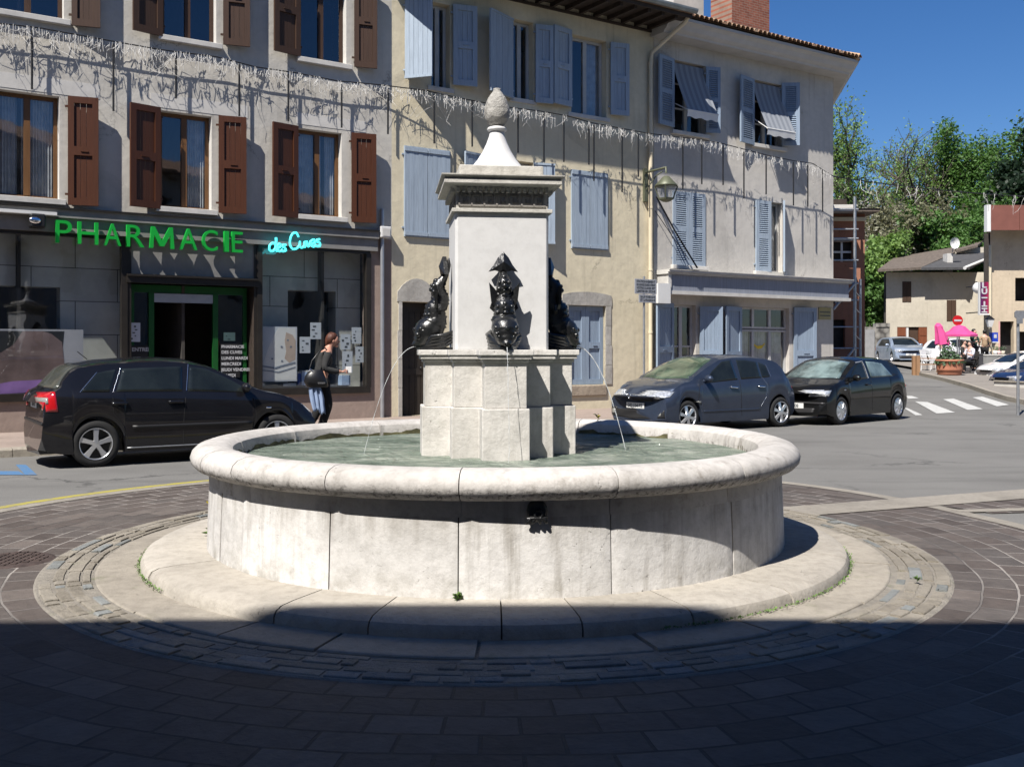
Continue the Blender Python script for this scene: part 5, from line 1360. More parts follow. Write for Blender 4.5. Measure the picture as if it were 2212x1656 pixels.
def wheel(parent, x, y, R, side, rim=.62, style=5, wd=.2, name='wheel'):
    """side +1: outer face toward +y"""
    def P(a, r, o): return (x + r * cos(a), y + side * o, R + r * sin(a))
    N_ = 40; r1 = R * rim
    t = MB(); prof = [(r1 * .98, wd / 2 - .012), (r1 * 1.08, wd / 2 + .004), (R * .93, wd / 2 - .004), (R * .985, wd / 2 - .03), (R, wd / 2 - .055), (R, -wd / 2 + .04), (R * .9, -wd / 2), (r1, -wd / 2)]
    t.loft([[P(2 * pi * k / N_, r, o) for r, o in prof] for k in range(N_ + 1)], False, False, 0, True)
    o = t.build(name, M['rubber'], parent)
    b_ = MB(); b_.loft([[P(2 * pi * k / 24, r, .02) for k in range(24)] for r in (r1 * .99, .01)], True, False); b_.build('brake_disc', M['black'], o)
    m_ = MB(); m_.loft([[P(2 * pi * k / N_, r, oo) for r, oo in ((r1 * 1.0, wd / 2 + .004), (r1 * .965, wd / 2 + .006), (r1 * .93, wd / 2 - .01), (r1 * .92, .0))] for k in range(N_ + 1)], False, False, 0, True)
    if style == 'cap':
        m_.loft([[P(2 * pi * k / N_, r1 * q, wd / 2 - .012 + .020 * (1 - q * q)) for k in range(N_)] for q in (.93, .8, .6, .4, .2, .02)], True, False, 0, True)
        for k in range(9):
            a = 2 * pi * k / 9; m_.loft([[P(a + d_, r1 * q, wd / 2 + oo) for d_, oo in ((-.05, .0), (-.03, .014), (.03, .014), (.05, .0))] for q in (.35, .86)], True, True)
    else:
        for k in range(style):
            a = 2 * pi * k / style + .3; hw0, hw1 = r1 * .15, r1 * .20
            rings = []
            for q, hw, oo in ((.12, hw0, .012), (.5, hw0 * .95, .004), (.93, hw1, -.006)):
                c, s_ = cos(a), sin(a)
                rings.append([(x + r1 * q * c - s_ * w_ * hw, y + side * (wd / 2 + o2), R + r1 * q * s_ + c * w_ * hw) for w_, o2 in ((-1, oo - .02), (-.8, oo), (.8, oo), (1, oo - .02))])
            m_.loft(rings, True, True)
        m_.loft([[P(2 * pi * k / 16, r1 * .2 * q, wd / 2 + .014 - .004 * q) for k in range(16)] for q in (1, .6, .02)], True, False)
    m_.build('rim', M['alloy'], o)
    return o
def car(name, label, loc, head, D, group=None):
    """D: L, W, top/hood profile, belt, side windows ... x forward, y left"""
    root = thing(name, label, 'car', loc, head, group)
    L, Wd = D['L'], D['W']; hw = Wd / 2; xf, xr = D['xf'], D['xr']; Rw = D['R']; Ra = Rw + D.get('gap', .055)
    top, belt = D['top'], D['belt']; N_ = 110
    def bottom(x):
        z = D.get('sill', .20)
        e = (abs(x) - (L / 2 - .35)) / .35
        if e > 0: z += .06 * e * e
        for xc in (xf, xr):
            d_ = abs(x - xc)
            if d_ < Ra: z = max(z, Rw + (Ra * Ra - d_ * d_) ** .5)
        return z
    xs_ = [-L / 2 + L * (i / N_) for i in range(N_ + 1)]
    for xc in (xf, xr): xs_ += [xc - Ra + .001, xc + Ra - .001, xc - Ra - .004, xc + Ra + .004]
    xs_ += [-L / 2 + .008, L / 2 - .008, -L / 2 + .02, L / 2 - .02]
    xs_ = sorted(set(xs_))
    def bow(x, y, z):
        """round the ends in plan and in profile"""
        k = abs(y) / hw; out = x
        for s_ in (1, -1):
            e = max(0, (s_ * x - (L / 2 - .75)) / .75)
            if e > 0:
                pl = D['bowf'] if s_ > 0 else D['bowr']
                out -= s_ * e * pl * k ** 2.6
                nose = D['nose'] if s_ > 0 else D['tail']
                out -= s_ * e * interp(nose, z)
        return out
    def section(x):
        zt = smooth(top, x); zb = min(smooth(belt, x), zt - .01); z0 = bottom(x)
        e = max(0, (abs(x) - (L / 2 - .5)) / .5); w0 = hw * (1 - .05 * e * e); zb = max(zb, z0 + .05)
        gh = zt - zb; ze = zb + gh * (.86 if gh > .15 else .6); wb = w0 * .945; wr = wb - D.get('tumble', .27) * (ze - zb)
        h_ = zb - z0
        half = [(0, .19), (hw - .25, .19), (hw - .25, max(z0 - .004, .19)), (w0 * .975, z0), (w0 * .992, z0 + h_ * .12), (w0 * .985, z0 + h_ * .28), (w0, z0 + h_ * .42), (w0 * .998, z0 + h_ * .62), (w0 * .988, z0 + h_ * .80), (w0 * .968, z0 + h_ * .94), (wb, zb)]
        for q in (.25, .5, .75, 1): half.append((wb + (wr - wb) * q, zb + (ze - zb) * q))
        crown = zt - ze
        for q in (.94, .84, .65, .4, .2, 0): half.append((wr * q, ze + crown * (1 - q ** 3.2) if q < 1 else ze))
        return half
    rings = []
    for x in xs_:
        h_ = section(x); ring = [(bow(x, y, z), y, z) for y, z in h_] + [(bow(x, -y, z), -y, z) for y, z in h_[-2:0:-1]]
        rings.append(ring)
    mb = MB(); mb.loft(rings, True, True, 0, True)
    body = mb.build('body', D['paint'], root); body.modifiers.new('es', 'EDGE_SPLIT').split_angle = rad(38)
    bvh = BVHTree.FromPolygons([Vector(v_) for v_ in mb.v], [f for f in mb.f])
    def cast(a, b_, axis, sgn):
        if axis == 'side': o_ = Vector((a, sgn * 3, b_)); d_ = Vector((0, -sgn, 0))
        elif axis == 'end': o_ = Vector((sgn * 4, a, b_)); d_ = Vector((-sgn, 0, 0))
        else: o_ = Vector((a, b_, 4)); d_ = Vector((0, 0, -1))
        h_ = bvh.ray_cast(o_, d_)
        if h_[0] is None: return None
        nrm = h_[1]
        if nrm.dot(d_) > 0: nrm = -nrm
        return h_[0], nrm
    def resample(pl, n_):
        L_ = [0]
        for p, q in zip(pl[:-1], pl[1:]): L_.append(L_[-1] + math.dist(p, q))
        out = []
        for i in range(n_ + 1):
            s_ = L_[-1] * i / n_
            for k in range(len(pl) - 1):
                if s_ <= L_[k + 1] + 1e-9:
                    f_ = (s_ - L_[k]) / max(1e-9, L_[k + 1] - L_[k]); out.append((pl[k][0] + (pl[k + 1][0] - pl[k][0]) * f_, pl[k][1] + (pl[k + 1][1] - pl[k][1]) * f_)); break
        return out
    def patch(name, lo, hi, axis, sgn, mat, off=.004, n_=14, m_=8, parent=None, thick=.006):
        A_, B_ = resample(lo, n_), resample(hi, n_); g_ = []
        for j in range(m_ + 1):
            row = []
            for i in range(n_ + 1):
                a = A_[i][0] + (B_[i][0] - A_[i][0]) * j / m_; b_ = A_[i][1] + (B_[i][1] - A_[i][1]) * j / m_
                h_ = cast(a, b_, axis, sgn); row.append(h_)
            g_.append(row)
        vs, idx = [], {}
        for j in range(m_ + 1):
            for i in range(n_ + 1):
                if g_[j][i]: idx[(j, i)] = len(vs); vs.append(g_[j][i][0] + g_[j][i][1] * off)
        fs = [tuple(idx[q] for q in ((j, i), (j, i + 1), (j + 1, i + 1), (j + 1, i))) for j in range(m_) for i in range(n_) if all(q in idx for q in ((j, i), (j, i + 1), (j + 1, i + 1), (j + 1, i)))]
        p_ = MB(); p_.add(vs, fs, 0, True); o = p_.build(name, M[mat] if isinstance(mat, str) else mat, parent or root)
        sm = o.modifiers.new('s', 'SOLIDIFY'); sm.thickness = thick; sm.offset = -1
        return o
    def line(name, pts, axis, sgn, mat='black', wd=.006, parent=None):
        P_ = resample(pts, 24); vs = []
        for a, b_ in P_:
            h_ = cast(a, b_, axis, sgn)
            if h_: vs.append(h_[0] + h_[1] * .001)
        p_ = MB(); p_.tube(vs, wd / 2, 5); return p_.build(name, M[mat], parent or root)
    for xc, nm in ((xf, 'f'), (xr, 'r')):
        for s_ in (1, -1): wheel(root, xc, s_ * (hw - .115), Rw, s_, D.get('rim', .64), D.get('wheel', 5))
    D['details'](root, patch, line, cast)
    if D.get('mirror'):
        x, z = D['mirror']
        for s_ in (1, -1):
            mb = MB(); mb.ball((x, s_ * (hw + .05), z), .095, 12, 8, 0, (.7, 1.15, .75)); mb.tube([(x + .02, s_ * (hw - .06), z - .05), (x, s_ * (hw + .03), z - .03)], .03, 6); mb.build('wing_mirror', D.get('mirmat') or D['paint'], root)
    return root
M['black_paint'] = paint_car('black_car_paint', (.008, .008, .010), .1)
M['slate_paint'] = paint_car('slate_blue_car_paint', (.032, .042, .066), .45)
M['pureblack'] = paint_car('deep_black_car_paint', (.005, .005, .005), .0)
M['silver'] = paint_car('silver_blue_car_paint', (.26, .31, .38), .5)
M['whitecar'] = paint_car('white_car_paint', (.72, .73, .74), 0)
M['bluecar'] = paint_car('blue_car_paint', (.02, .04, .11), .3)
M['redlamp'] = plain('red_lamp_glass', (.45, .008, .012), .12, .1, 5, 0, 0, .6, .6)
M['lampclear'] = plain('clear_lamp', (.62, .64, .66), .12, .35, 22, .4, .6, .7)
M['lampgrey'] = plain('smoked_lamp', (.25, .25, .23), .2, .2, 9, 0, 0, .6)
M['trim'] = plain('black_trim', (.014, .014, .015), .5, .1)

m, n, b = nodes('rear_glass_painted_sky'); v = coords(n); n.links.new(ramp(n, noise(n, v, 2.2, 4), [(.35, (.04, .042, .036)), (.65, (.09, .095, .08))]), b.inputs['Base Color']); b.inputs['Roughness'].default_value = .07; M['rearglass'] = m  # sky reflection put into the grey base colour
# --- black five door hatchback, tail toward the photo left edge
def det_left(root, patch, line, cast):
    zb = .93
    for s_ in (-1, 1):
        patch('side_window', [(-.02, .99), (.90, .955)], [(.03, 1.335), (.26, 1.305), (.53, 1.18), (.86, .99)], 'side', s_, 'carglass')
        patch('side_window', [(-.98, 1.005), (-.10, .99)], [(-.88, 1.315), (-.07, 1.34)], 'side', s_, 'carglass')
        patch('side_window', [(-1.42, 1.01), (-1.07, 1.005)], [(-1.20, 1.26), (-1.10, 1.285), (-.96, 1.305)], 'side', s_, 'carglass')
        for pts in (((-.04, 1.0), (.02, 1.37)), ((-1.02, 1.005), (-.90, 1.33)), ((-1.44, 1.01), (-1.21, 1.27))): line('window_trim', pts, 'side', s_, 'chrome', .007)
        line('door_seam', [(.92, .88), (.95, .60), (.93, .30)], 'side', s_, 'trim', .008); line('door_seam', [(-.06, .91), (-.09, .6), (-.09, .27)], 'side', s_, 'trim', .008)
        line('door_seam', [(-1.03, .93), (-1.02, .72), (-.90, .55), (-.82, .30)], 'side', s_, 'trim', .008)
        patch('rubbing_strip', [(-.78, .50), (.88, .50)], [(-.78, .545), (.88, .545)], 'side', s_, 'trim', .012, 20, 2)
        patch('sill_strip', [(-.85, .235), (.85, .235)], [(-.85, .25), (.85, .25)], 'side', s_, 'galv', .010, 20, 1)
        for x in (-.20, -.95):
            patch('door_handle', [(x - .10, .83), (x + .10, .83)], [(x - .10, .865), (x + .10, .865)], 'side', s_, 'black_paint', .035, 6, 2, None, .03)
        patch('side_repeater', [(1.10, .715), (1.18, .715)], [(1.10, .74), (1.18, .74)], 'side', s_, 'chrome', .008, 3, 2)
        patch('tail_light', [(-1.94, .76), (-1.71, .76)], [(-1.93, 1.0), (-1.74, 1.02)], 'side', s_, 'redlamp', .008, 8, 6)
        patch('reversing_light', [(-1.93, .86), (-1.82, .86)], [(-1.93, .94), (-1.82, .94)], 'side', s_, 'lampgrey', .013, 4, 3)
        patch('headlight', [(1.86, .62), (2.02, .59)], [(1.80, .76), (1.98, .72)], 'side', s_, 'lampclear', .008, 6, 4)
        patch('tail_light', [(s_ * .66, .78), (s_ * .78, .78)], [(s_ * .68, .96), (s_ * .78, .96)], 'end', -1, 'redlamp', .008, 6, 6)
    patch('rear_window', [(-.74, 1.06), (0, 1.075), (.74, 1.06)], [(-.60, 1.36), (0, 1.39), (.60, 1.36)], 'end', -1, M['rearglass'], .006, 16, 8)
    patch('windscreen', [(.98, -.66), (1.06, 0), (.98, .66)], [(.34, -.54), (.30, 0), (.34, .54)], 'top', 1, 'carglass', .005, 16, 10)
    patch('boot_badge', [(-.04, .95), (.04, .95)], [(-.04, .98), (.04, .98)], 'end', -1, 'chrome', .01, 4, 2)
    h_ = cast(0, .84, 'end', -1)[0]; paint_plate('FR 4 8', root, Matrix.Translation(h_ + Vector((-.012, .0, 0))) @ Matrix.Rotation(-pi / 2, 4, 'Z'), .52, .11)
    patch('bumper_strip', [(-.82, .58), (.82, .58)], [(-.82, .62), (.82, .62)], 'end', -1, 'trim', .012, 16, 2)
    mb = MB(); mb.tube([(-1.20, 0, 1.44), (-1.33, 0, 1.55)], .006, 5); mb.build('aerial', M['black'], root)
top_l = [(-2.05, .84), (-2.02, .97), (-1.97, 1.02), (-1.86, 1.06), (-1.60, 1.325), (-1.46, 1.385), (-1.1, 1.44), (-.6, 1.47), (-.3, 1.475), (0, 1.455), (.20, 1.405), (.45, 1.31), (.80, 1.13), (1.10, .99), (1.4, .93), (1.7, .85), (1.92, .75), (2.04, .63), (2.08, .58)]
belt_l = [(-2.05, .82), (-1.95, .99), (-1.5, 1.005), (0, .975), (1.0, .93), (1.4, .87), (1.9, .73), (2.08, .57)]
nose = [(.2, .06), (.35, .0), (.52, .0), (.56, .05), (.7, .10), (1.4, .10)]; tail = [(.2, .08), (.36, .0), (.60, .0), (.64, .035), (1.0, .06), (1.5, .06)]
rwp = gp(207, 1009); hd = FA
aud = dict(L=4.10, W=1.735, xf=1.27, xr=-1.243, R=.315, top=top_l, belt=belt_l, bowf=.20, bowr=.17, nose=nose, tail=tail, paint=M['black_paint'], details=det_left, mirror=(.78, 1.03), wheel=5, rim=.68, sill=.19, tumble=.37)
def place(c, xr, hw, hdg, side):
    """c: ground point under the outer face of the wheel at xr, on the side (+1 left, -1 right)"""
    d = Vector((cos(hdg), sin(hdg), 0)); l = Vector((-sin(hdg), cos(hdg), 0))
    return c - d * xr - l * side * hw
car('parked_car', 'black five door hatchback with red tail light parked in front of the pharmacy', place(rwp, -1.243, .83, hd, -1), hd, aud)

# --- slate blue five door with its nose toward the fountain
def det_mid(root, patch, line, cast):
    for s_ in (-1, 1):
        patch('side_window', [(-.16, .985), (.72, .93)], [(-.10, 1.375), (.16, 1.345), (.46, 1.17), (.70, .98)], 'side', s_, 'carglass')
        patch('side_window', [(-.82, 1.01), (-.26, .99)], [(-.80, 1.33), (-.5, 1.37), (-.24, 1.375)], 'side', s_, 'carglass')
        patch('side_window', [(-1.08, 1.03), (-.86, 1.015)], [(-1.03, 1.26), (-.94, 1.30), (-.84, 1.325)], 'side', s_, 'carglass')
        line('window_trim', [(-1.12, 1.03), (-1.07, 1.2), (-1.04, 1.27)], 'side', s_, 'chrome', .012)
        line('door_seam', [(.90, .92), (.93, .60), (.88, .30)], 'side', s_, 'trim', .008); line('door_seam', [(-.20, .98), (-.22, .6), (-.24, .27)], 'side', s_, 'trim', .008)
        line('door_seam', [(-.86, 1.02), (-.98, .86), (-.92, .62), (-.78, .45)], 'side', s_, 'chrome', .007)
        patch('rubbing_strip', [(-.75, .38), (.80, .38)], [(-.75, .41), (.80, .41)], 'side', s_, 'slate_paint', .014, 20, 2)
        for x in (-.02, -.78):
            patch('door_handle', [(x - .10, .815), (x + .10, .83)], [(x - .10, .84), (x + .10, .855)], 'side', s_, 'chrome', .035, 6, 2, None, .03)
        patch('side_badge', [(.86, .55), (1.06, .55)], [(.86, .59), (1.06, .59)], 'side', s_, 'lampgrey', .008, 4, 2)
        patch('headlight', [(s_ * .48, .655), (s_ * .62, .645), (s_ * .80, .68)], [(s_ * .50, .675), (s_ * .64, .73), (s_ * .80, .78)], 'end', 1, 'lampclear', .010, 10, 6)
        patch('headlight', [(1.60, .72), (1.90, .68)], [(1.56, .79), (1.74, .80), (1.90, .76)], 'side', s_, 'lampclear', .008, 8, 5)
        patch('fog_light', [(s_ * .60, .33), (s_ * .72, .33)], [(s_ * .60, .41), (s_ * .72, .41)], 'end', 1, 'lampgrey', .006, 5, 5)
        patch('fog_light_surround', [(s_ * .55, .28), (s_ * .79, .29)], [(s_ * .57, .46), (s_ * .78, .44)], 'end', 1, 'trim', .003, 6, 6)
        patch('tail_light', [(-1.93, .78), (-1.78, .78)], [(-1.84, .98), (-1.72, 1.0)], 'side', s_, 'redlamp', .008, 6, 6)
    patch('windscreen', [(1.02, -.68), (1.16, 0), (1.02, .68)], [(.28, -.54), (.22, 0), (.28, .54)], 'top', 1, M['greenglass'], .005, 16, 10)
    patch('rear_window', [(-.55, 1.04), (0, 1.04), (.55, 1.04)], [(-.46, 1.32), (0, 1.34), (.46, 1.32)], 'end', -1, 'carglass', .006, 12, 8)
    patch('upper_grille', [(-.48, .60), (0, .585), (.48, .60)], [(-.44, .63), (0, .615), (.44, .63)], 'end', 1, 'trim', .006, 16, 2)
    patch('lower_grille', [(-.52, .27), (0, .24), (.52, .27)], [(-.58, .42), (0, .43), (.58, .42)], 'end', 1, 'trim', .006, 16, 5)
    mb = MB(); h_ = cast(0, .69, 'end', 1)[0]
    for s_ in (-1, 1): mb.tube([h_ + Vector((.012, 0, .05)), h_ + Vector((.012, s_ * .033, 0)), h_ + Vector((.012, 0, -.05))], .010, 6)
    mb.build('badge', M['chrome'], root)
    h_ = cast(0, .50, 'end', 1)[0]; paint_plate('DD 134 PZ', root, Matrix.Translation(h_ + Vector((.014, 0, 0))) @ Matrix.Rotation(pi / 2, 4, 'Z'), .52, .11)
m, n, b = nodes('green_tinted_windscreen'); v = coords(n); n.links.new(ramp(n, noise(n, v, 2.5, 4), [(.35, (.03, .05, .035)), (.65, (.11, .15, .10))]), b.inputs['Base Color']); b.inputs['Roughness'].default_value = .04; b.inputs['Specular IOR Level'].default_value = .8; M['greenglass'] = m
top_m = [(-1.99, .76), (-1.95, .90), (-1.84, 1.02), (-1.62, 1.23), (-1.42, 1.36), (-1.12, 1.44), (-.6, 1.485), (-.1, 1.485), (.2, 1.45), (.55, 1.30), (.9, 1.11), (1.14, 1.00), (1.40, .955), (1.68, .895), (1.86, .84), (1.96, .77), (2.01, .66)]
belt_m = [(-1.99, .74), (-1.9, .93), (-1.6, 1.02), (-.8, 1.01), (0, .98), (.9, .92), (1.4, .89), (1.8, .81), (2.01, .64)]
clio = dict(L=4.02, W=1.72, xf=1.20, xr=-1.375, R=.308, top=top_m, belt=belt_m, bowf=.34, bowr=.22, nose=[(.2, .05), (.3, .0), (.6, .0), (.66, .05), (.8, .16), (1.4, .16)], tail=[(.2, .08), (.36, .0), (.7, .02), (1, .10), (1.5, .1)], paint=M['slate_paint'], details=det_mid, mirror=(.72, 1.02), wheel=6, rim=.70, sill=.18, tumble=.32)
car('parked_car', 'slate blue five door hatchback parked nose toward the fountain before the corner house', place(gp(1687, 922), -1.375, .84, FA + pi, 1), FA + pi, clio)

# --- black three door behind it
def det_right(root, patch, line, cast):
    for s_ in (-1, 1):
        patch('side_window', [(.02, .955), (.78, .91)], [(.06, 1.32), (.30, 1.29), (.55, 1.12), (.76, .95)], 'side', s_, 'carglass')
        patch('side_window', [(-1.08, .985), (-.12, .965)], [(-.74, 1.27), (-.4, 1.31), (-.08, 1.32)], 'side', s_, M['paleglass'])
        line('window_trim', [(.0, .96), (.02, 1.20), (.06, 1.33), (.30, 1.30)], 'side', s_, 'lampclear', .016)
        line('door_seam', [(.88, .90), (.90, .60), (.86, .28)], 'side', s_, 'trim', .008); line('door_seam', [(-.06, .95), (-.10, .6), (-.10, .25)], 'side', s_, 'trim', .008)
        patch('door_handle', [(-.02, .80), (.16, .80)], [(-.02, .84), (.16, .84)], 'side', s_, 'pureblack', .03, 6, 2, None, .03)
        patch('side_repeater', [(1.02, .72), (1.07, .72)], [(1.02, .745), (1.07, .745)], 'side', s_, 'chrome', .008, 3, 2)
        patch('headlight', [(s_ * .36, .60), (s_ * .78, .61)], [(s_ * .38, .69), (s_ * .78, .73)], 'end', 1, 'lampclear', .010, 10, 6)
        patch('headlight', [(1.66, .64), (1.84, .62)], [(1.62, .74), (1.82, .73)], 'side', s_, 'lampclear', .008, 8, 5)
        patch('tail_light', [(-1.86, .74), (-1.70, .74)], [(-1.84, 1.0), (-1.68, 1.02)], 'side', s_, 'redlamp', .008, 6, 6)
    patch('windscreen', [(1.0, -.66), (1.08, 0), (1.0, .66)], [(.34, -.54), (.28, 0), (.34, .54)], 'top', 1, M['paleglass'], .005, 16, 10)
    patch('rear_window', [(-.55, 1.0), (0, 1.0), (.55, 1.0)], [(-.46, 1.28), (0, 1.30), (.46, 1.28)], 'end', -1, 'carglass', .006, 12, 8)
    patch('lower_grille', [(-.50, .26), (0, .24), (.50, .26)], [(-.52, .36), (0, .36), (.52, .36)], 'end', 1, 'trim', .006, 16, 4)
    patch('bumper_strip', [(-.72, .44), (.72, .44)], [(-.72, .485), (.72, .485)], 'end', 1, 'trim', .012, 16, 2)
    h_ = cast(0, .40, 'end', 1)[0]; paint_plate('BX 208', root, Matrix.Translation(h_ + Vector((.016, 0, 0))) @ Matrix.Rotation(pi / 2, 4, 'Z'), .52, .11)
m, n, b = nodes('pale_glass_painted_reflection'); v = coords(n); n.links.new(ramp(n, noise(n, v, 2.2, 4), [(.35, (.03, .045, .045)), (.62, (.20, .27, .27))]), b.inputs['Base Color']); b.inputs['Roughness'].default_value = .05; b.inputs['Specular IOR Level'].default_value = .8; M['paleglass'] = m  # pale reflections put into the glass colour as noise patches
top_r = [(-1.90, .78), (-1.87, .92), (-1.80, 1.01), (-1.6, 1.15), (-1.36, 1.29), (-1.14, 1.37), (-.85, 1.415), (-.5, 1.43), (-.05, 1.43), (.22, 1.385), (.55, 1.24), (.9, 1.04), (1.10, .95), (1.35, .90), (1.62, .85), (1.78, .80), (1.87, .74), (1.91, .64)]
belt_r = [(-1.90, .76), (-1.8, .96), (-1.4, .98), (0, .95), (.9, .90), (1.35, .86), (1.7, .79), (1.92, .62)]
fiat = dict(L=3.82, W=1.66, xf=1.18, xr=-1.27, R=.30, top=top_r, belt=belt_r, bowf=.26, bowr=.2, nose=[(.2, .06), (.35, .0), (.55, .0), (.6, .05), (.8, .10), (1.4, .1)], tail=[(.2, .08), (.36, .0), (.6, .02), (1, .06), (1.5, .06)], paint=M['pureblack'], details=det_right, mirror=(.66, .98), wheel='cap', rim=.66, sill=.18, tumble=.32, mirmat=M['pureblack'])
pa, pb = gp(1940, 906), gp(1803, 919); hr = math.atan2(pb.y - pa.y, pb.x - pa.x)
car('parked_car', 'black three door hatchback parked last in the row, at the corner of the house', place(pa, -1.27, .81, hr, 1), hr, fiat)

# --- small distant cars
def det_far(root, patch, line, cast, plate='white'):
    for s_ in (-1, 1):
        patch('side_window', [(-1.3, .93), (.85, .90)], [(-.9, 1.30), (.25, 1.30), (.80, .95)], 'side', s_, 'carglass')
        patch('headlight', [(s_ * .40, .58), (s_ * .80, .58)], [(s_ * .42, .70), (s_ * .80, .74)], 'end', 1, 'lampclear', .010, 8, 5)
        patch('tail_light', [(s_ * .5, .68), (s_ * .8, .68)], [(s_ * .5, .85), (s_ * .8, .85)], 'end', -1, 'redlamp', .01, 5, 4)
    patch('windscreen', [(1.0, -.64), (1.08, 0), (1.0, .64)], [(.32, -.52), (.28, 0), (.32, .52)], 'top', 1, 'carglass', .006, 12, 8)
    patch('rear_window', [(-.55, .98), (0, .98), (.55, .98)], [(-.46, 1.28), (0, 1.30), (.46, 1.28)], 'end', -1, 'carglass', .006, 8, 6)
    patch('grille', [(-.38, .58), (.38, .58)], [(-.38, .67), (.38, .67)], 'end', 1, 'trim', .008, 10, 3); patch('lower_grille', [(-.6, .26), (.6, .26)], [(-.6, .42), (.6, .42)], 'end', 1, 'trim', .008, 10, 3)
    h_ = cast(0, .47, 'end', 1)[0]; paint_plate('AC 53', root, Matrix.Translation(h_ + Vector((.016, 0, 0))) @ Matrix.Rotation(pi / 2, 4, 'Z'), .52, .11)
def up(u, Y, extra=0.0): return Vector(((u - 1106) / F * Y, Y, gz(Y) + extra))
def far_car(u, Y, hdg, mat, label, L=3.9, extra=0.0):
    d_ = dict(fiat); d_.update(paint=M[mat], details=det_far, mirmat=M[mat], wheel=5); return car('parked_car', label, up(u, Y, extra), hdg, d_)
far_car(1944, 54, rad(-93), 'silver', 'pale silver blue car facing us far up the street beside the terrace')
# ================================================================ street end at the right
def hz_(v, Y): return EYE - (v - HZ) / F * Y
def ux(u, Y): return (u - 1106) / F * Y
# terrace pavement with kerb
def tp_(u, v):
    Y = 30
    for _ in range(40): Y = (EYE - gz(Y)) * F / (v - HZ)
    return Y
edge = [(1978, 800), (1970, 806), (1990, 812), (2040, 824), (2090, 838), (2130, 852), (2175, 866), (2260, 884), (2420, 905)]
ep = []
for u, v_ in edge:
    lo_, hi_ = 10, 200
    for _ in range(50):
        mY = (lo_ + hi_) / 2; vv = HZ + (EYE - gz(mY)) / mY * F
        if vv > v_: lo_ = mY
        else: hi_ = mY
    ep.append((ux(u, mY), mY))
TP = .13
tr = MB(); kb = MB()
grid = []
for x, y in [(20.5, 64.0), (19.6, 55.0)] + ep:
    grid.append([(x + (62 - x) * (k / 8) ** 1.5, y, gz(y) + TP) for k in range(9)])
tr.loft(grid, False, False); struct('terrace_pavement', tr, stone('terrace_paving', (.29, .265, .235), (.17, .15, .13), .3, .4, .4))
rings = []
for i, (x, y) in enumerate(ep):
    x2, y2 = ep[min(i + 1, len(ep) - 1)]; x1_, y1_ = ep[max(i - 1, 0)]; d = Vector((x2 - x1_, y2 - y1_, 0)).normalized(); nn = Vector((d.y, -d.x, 0)) * .17
    if nn.y > 0: nn = -nn
    z = gz(y); rings.append([(x, y, z - .2), (x + nn.x, y + nn.y, z - .2), (x + nn.x, y + nn.y, z + TP - .02), (x + nn.x * .85, y + nn.y * .85, z + TP + .004), (x, y, z + TP + .004)])
kb.loft(rings, True, True)
struct('terrace_kerb', kb, stone('terrace_kerb_stone', (.36, .33, .28), (.2, .17, .14), .3, .5, .4))
pk_ = thing('parking_kerb', 'low grey brown kerb wall in front of the two cars at the right edge', 'kerb wall', (ux(2147, 33.5), 33.5, gz(33.5) + TP), 0, None, (ux(2147, 33.5), 33.5, gz(33.5) + TP))
zk = gz(33.5) + TP
mb = MB(); mb.prism([(ux(2147, 33.5), 33.5, zk - .1), (ux(2290, 31.0), 31.0, zk - .1), (ux(2290, 31.3), 31.3, zk - .1), (ux(2147, 33.8), 33.8, zk - .1)], (0, 0, .24)); mb.build('face', M['greywhite'], pk_, .02)
mb = MB(); mb.prism([(ux(2146, 33.45), 33.45, zk + .14), (ux(2290, 30.95), 30.95, zk + .14), (ux(2290, 31.35), 31.35, zk + .14), (ux(2146, 33.85), 33.85, zk + .14)], (0, 0, .03)); mb.build('coping', M['slab'], pk_)
M['oldtile'] = plain('old_grey_brown_tile', (.13, .105, .085), .95, .4, 7, .8, fine=14)
# ---------------------------------------------------------------- terracotta house behind scaffolding
YB = 40.0
M['terra'] = render_wall('terracotta_render', (.36, .17, .11), .5)
tx0, tx1 = ux(1775, YB), ux(1868, YB); g0 = gz(YB)
th = thing('terracotta_house', 'terracotta coloured house front under repair behind the corner house', 'house', (tx0, YB, g0), 0, None, (tx0, YB, g0))
ztop = hz_(462, YB)
ops = [(ux(1800, YB), ux(1842, YB), hz_(565, YB), hz_(522, YB)), (ux(1800, YB), ux(1818, YB), hz_(655, YB), hz_(615, YB)), (ux(1800, YB), ux(1826, YB), hz_(750, YB), hz_(690, YB))]
mb = MB(); wall(mb, tx0, tx1, g0 - .3, ztop, ops, .25, YB); mb.quad((tx1, YB, g0 - .3), (tx1 - .3, YB + 9, g0 - .3), (tx1 - .3, YB + 9, ztop), (tx1, YB, ztop)); mb.build('wall', [M['terra'], M['terra']], th)
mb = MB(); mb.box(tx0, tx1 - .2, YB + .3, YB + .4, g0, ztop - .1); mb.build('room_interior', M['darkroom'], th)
for o in ops[:2]:
    mb = MB(); a, b_, c, d = o; mb.box(a, b_, YB + .16, YB + .2, (c + d) / 2 - .04, (c + d) / 2 + .04); mb.box((a + b_) / 2 - .04, (a + b_) / 2 + .04, YB + .15, YB + .2, c, d); mb.build('window', M['white'], th)
mb = MB(); mb.box(tx0, tx1 + .35, YB - .7, YB + 9.5, ztop, ztop + .12); mb.prism([(tx0, YB - .75, ztop + .12), (tx0, YB + 9.5, ztop + .12), (tx0, YB + 4.4, ztop + .7)], (tx1 - tx0 + .4, 0, 0)); mb.build('roof', M['oldtile'], th)
mb = MB(); mb.box(tx0, ux(1840, YB), YB + .6, YB + 6, ztop + .1, hz_(425, YB)); mb.build('roof_loft', M['darkwood'], th)
mb = MB(); mb.box(tx0, ux(1838, YB), YB - .5, YB - .1, ztop + .12, ztop + .3); mb.build('parapet_stones', M['greywhite'], th)
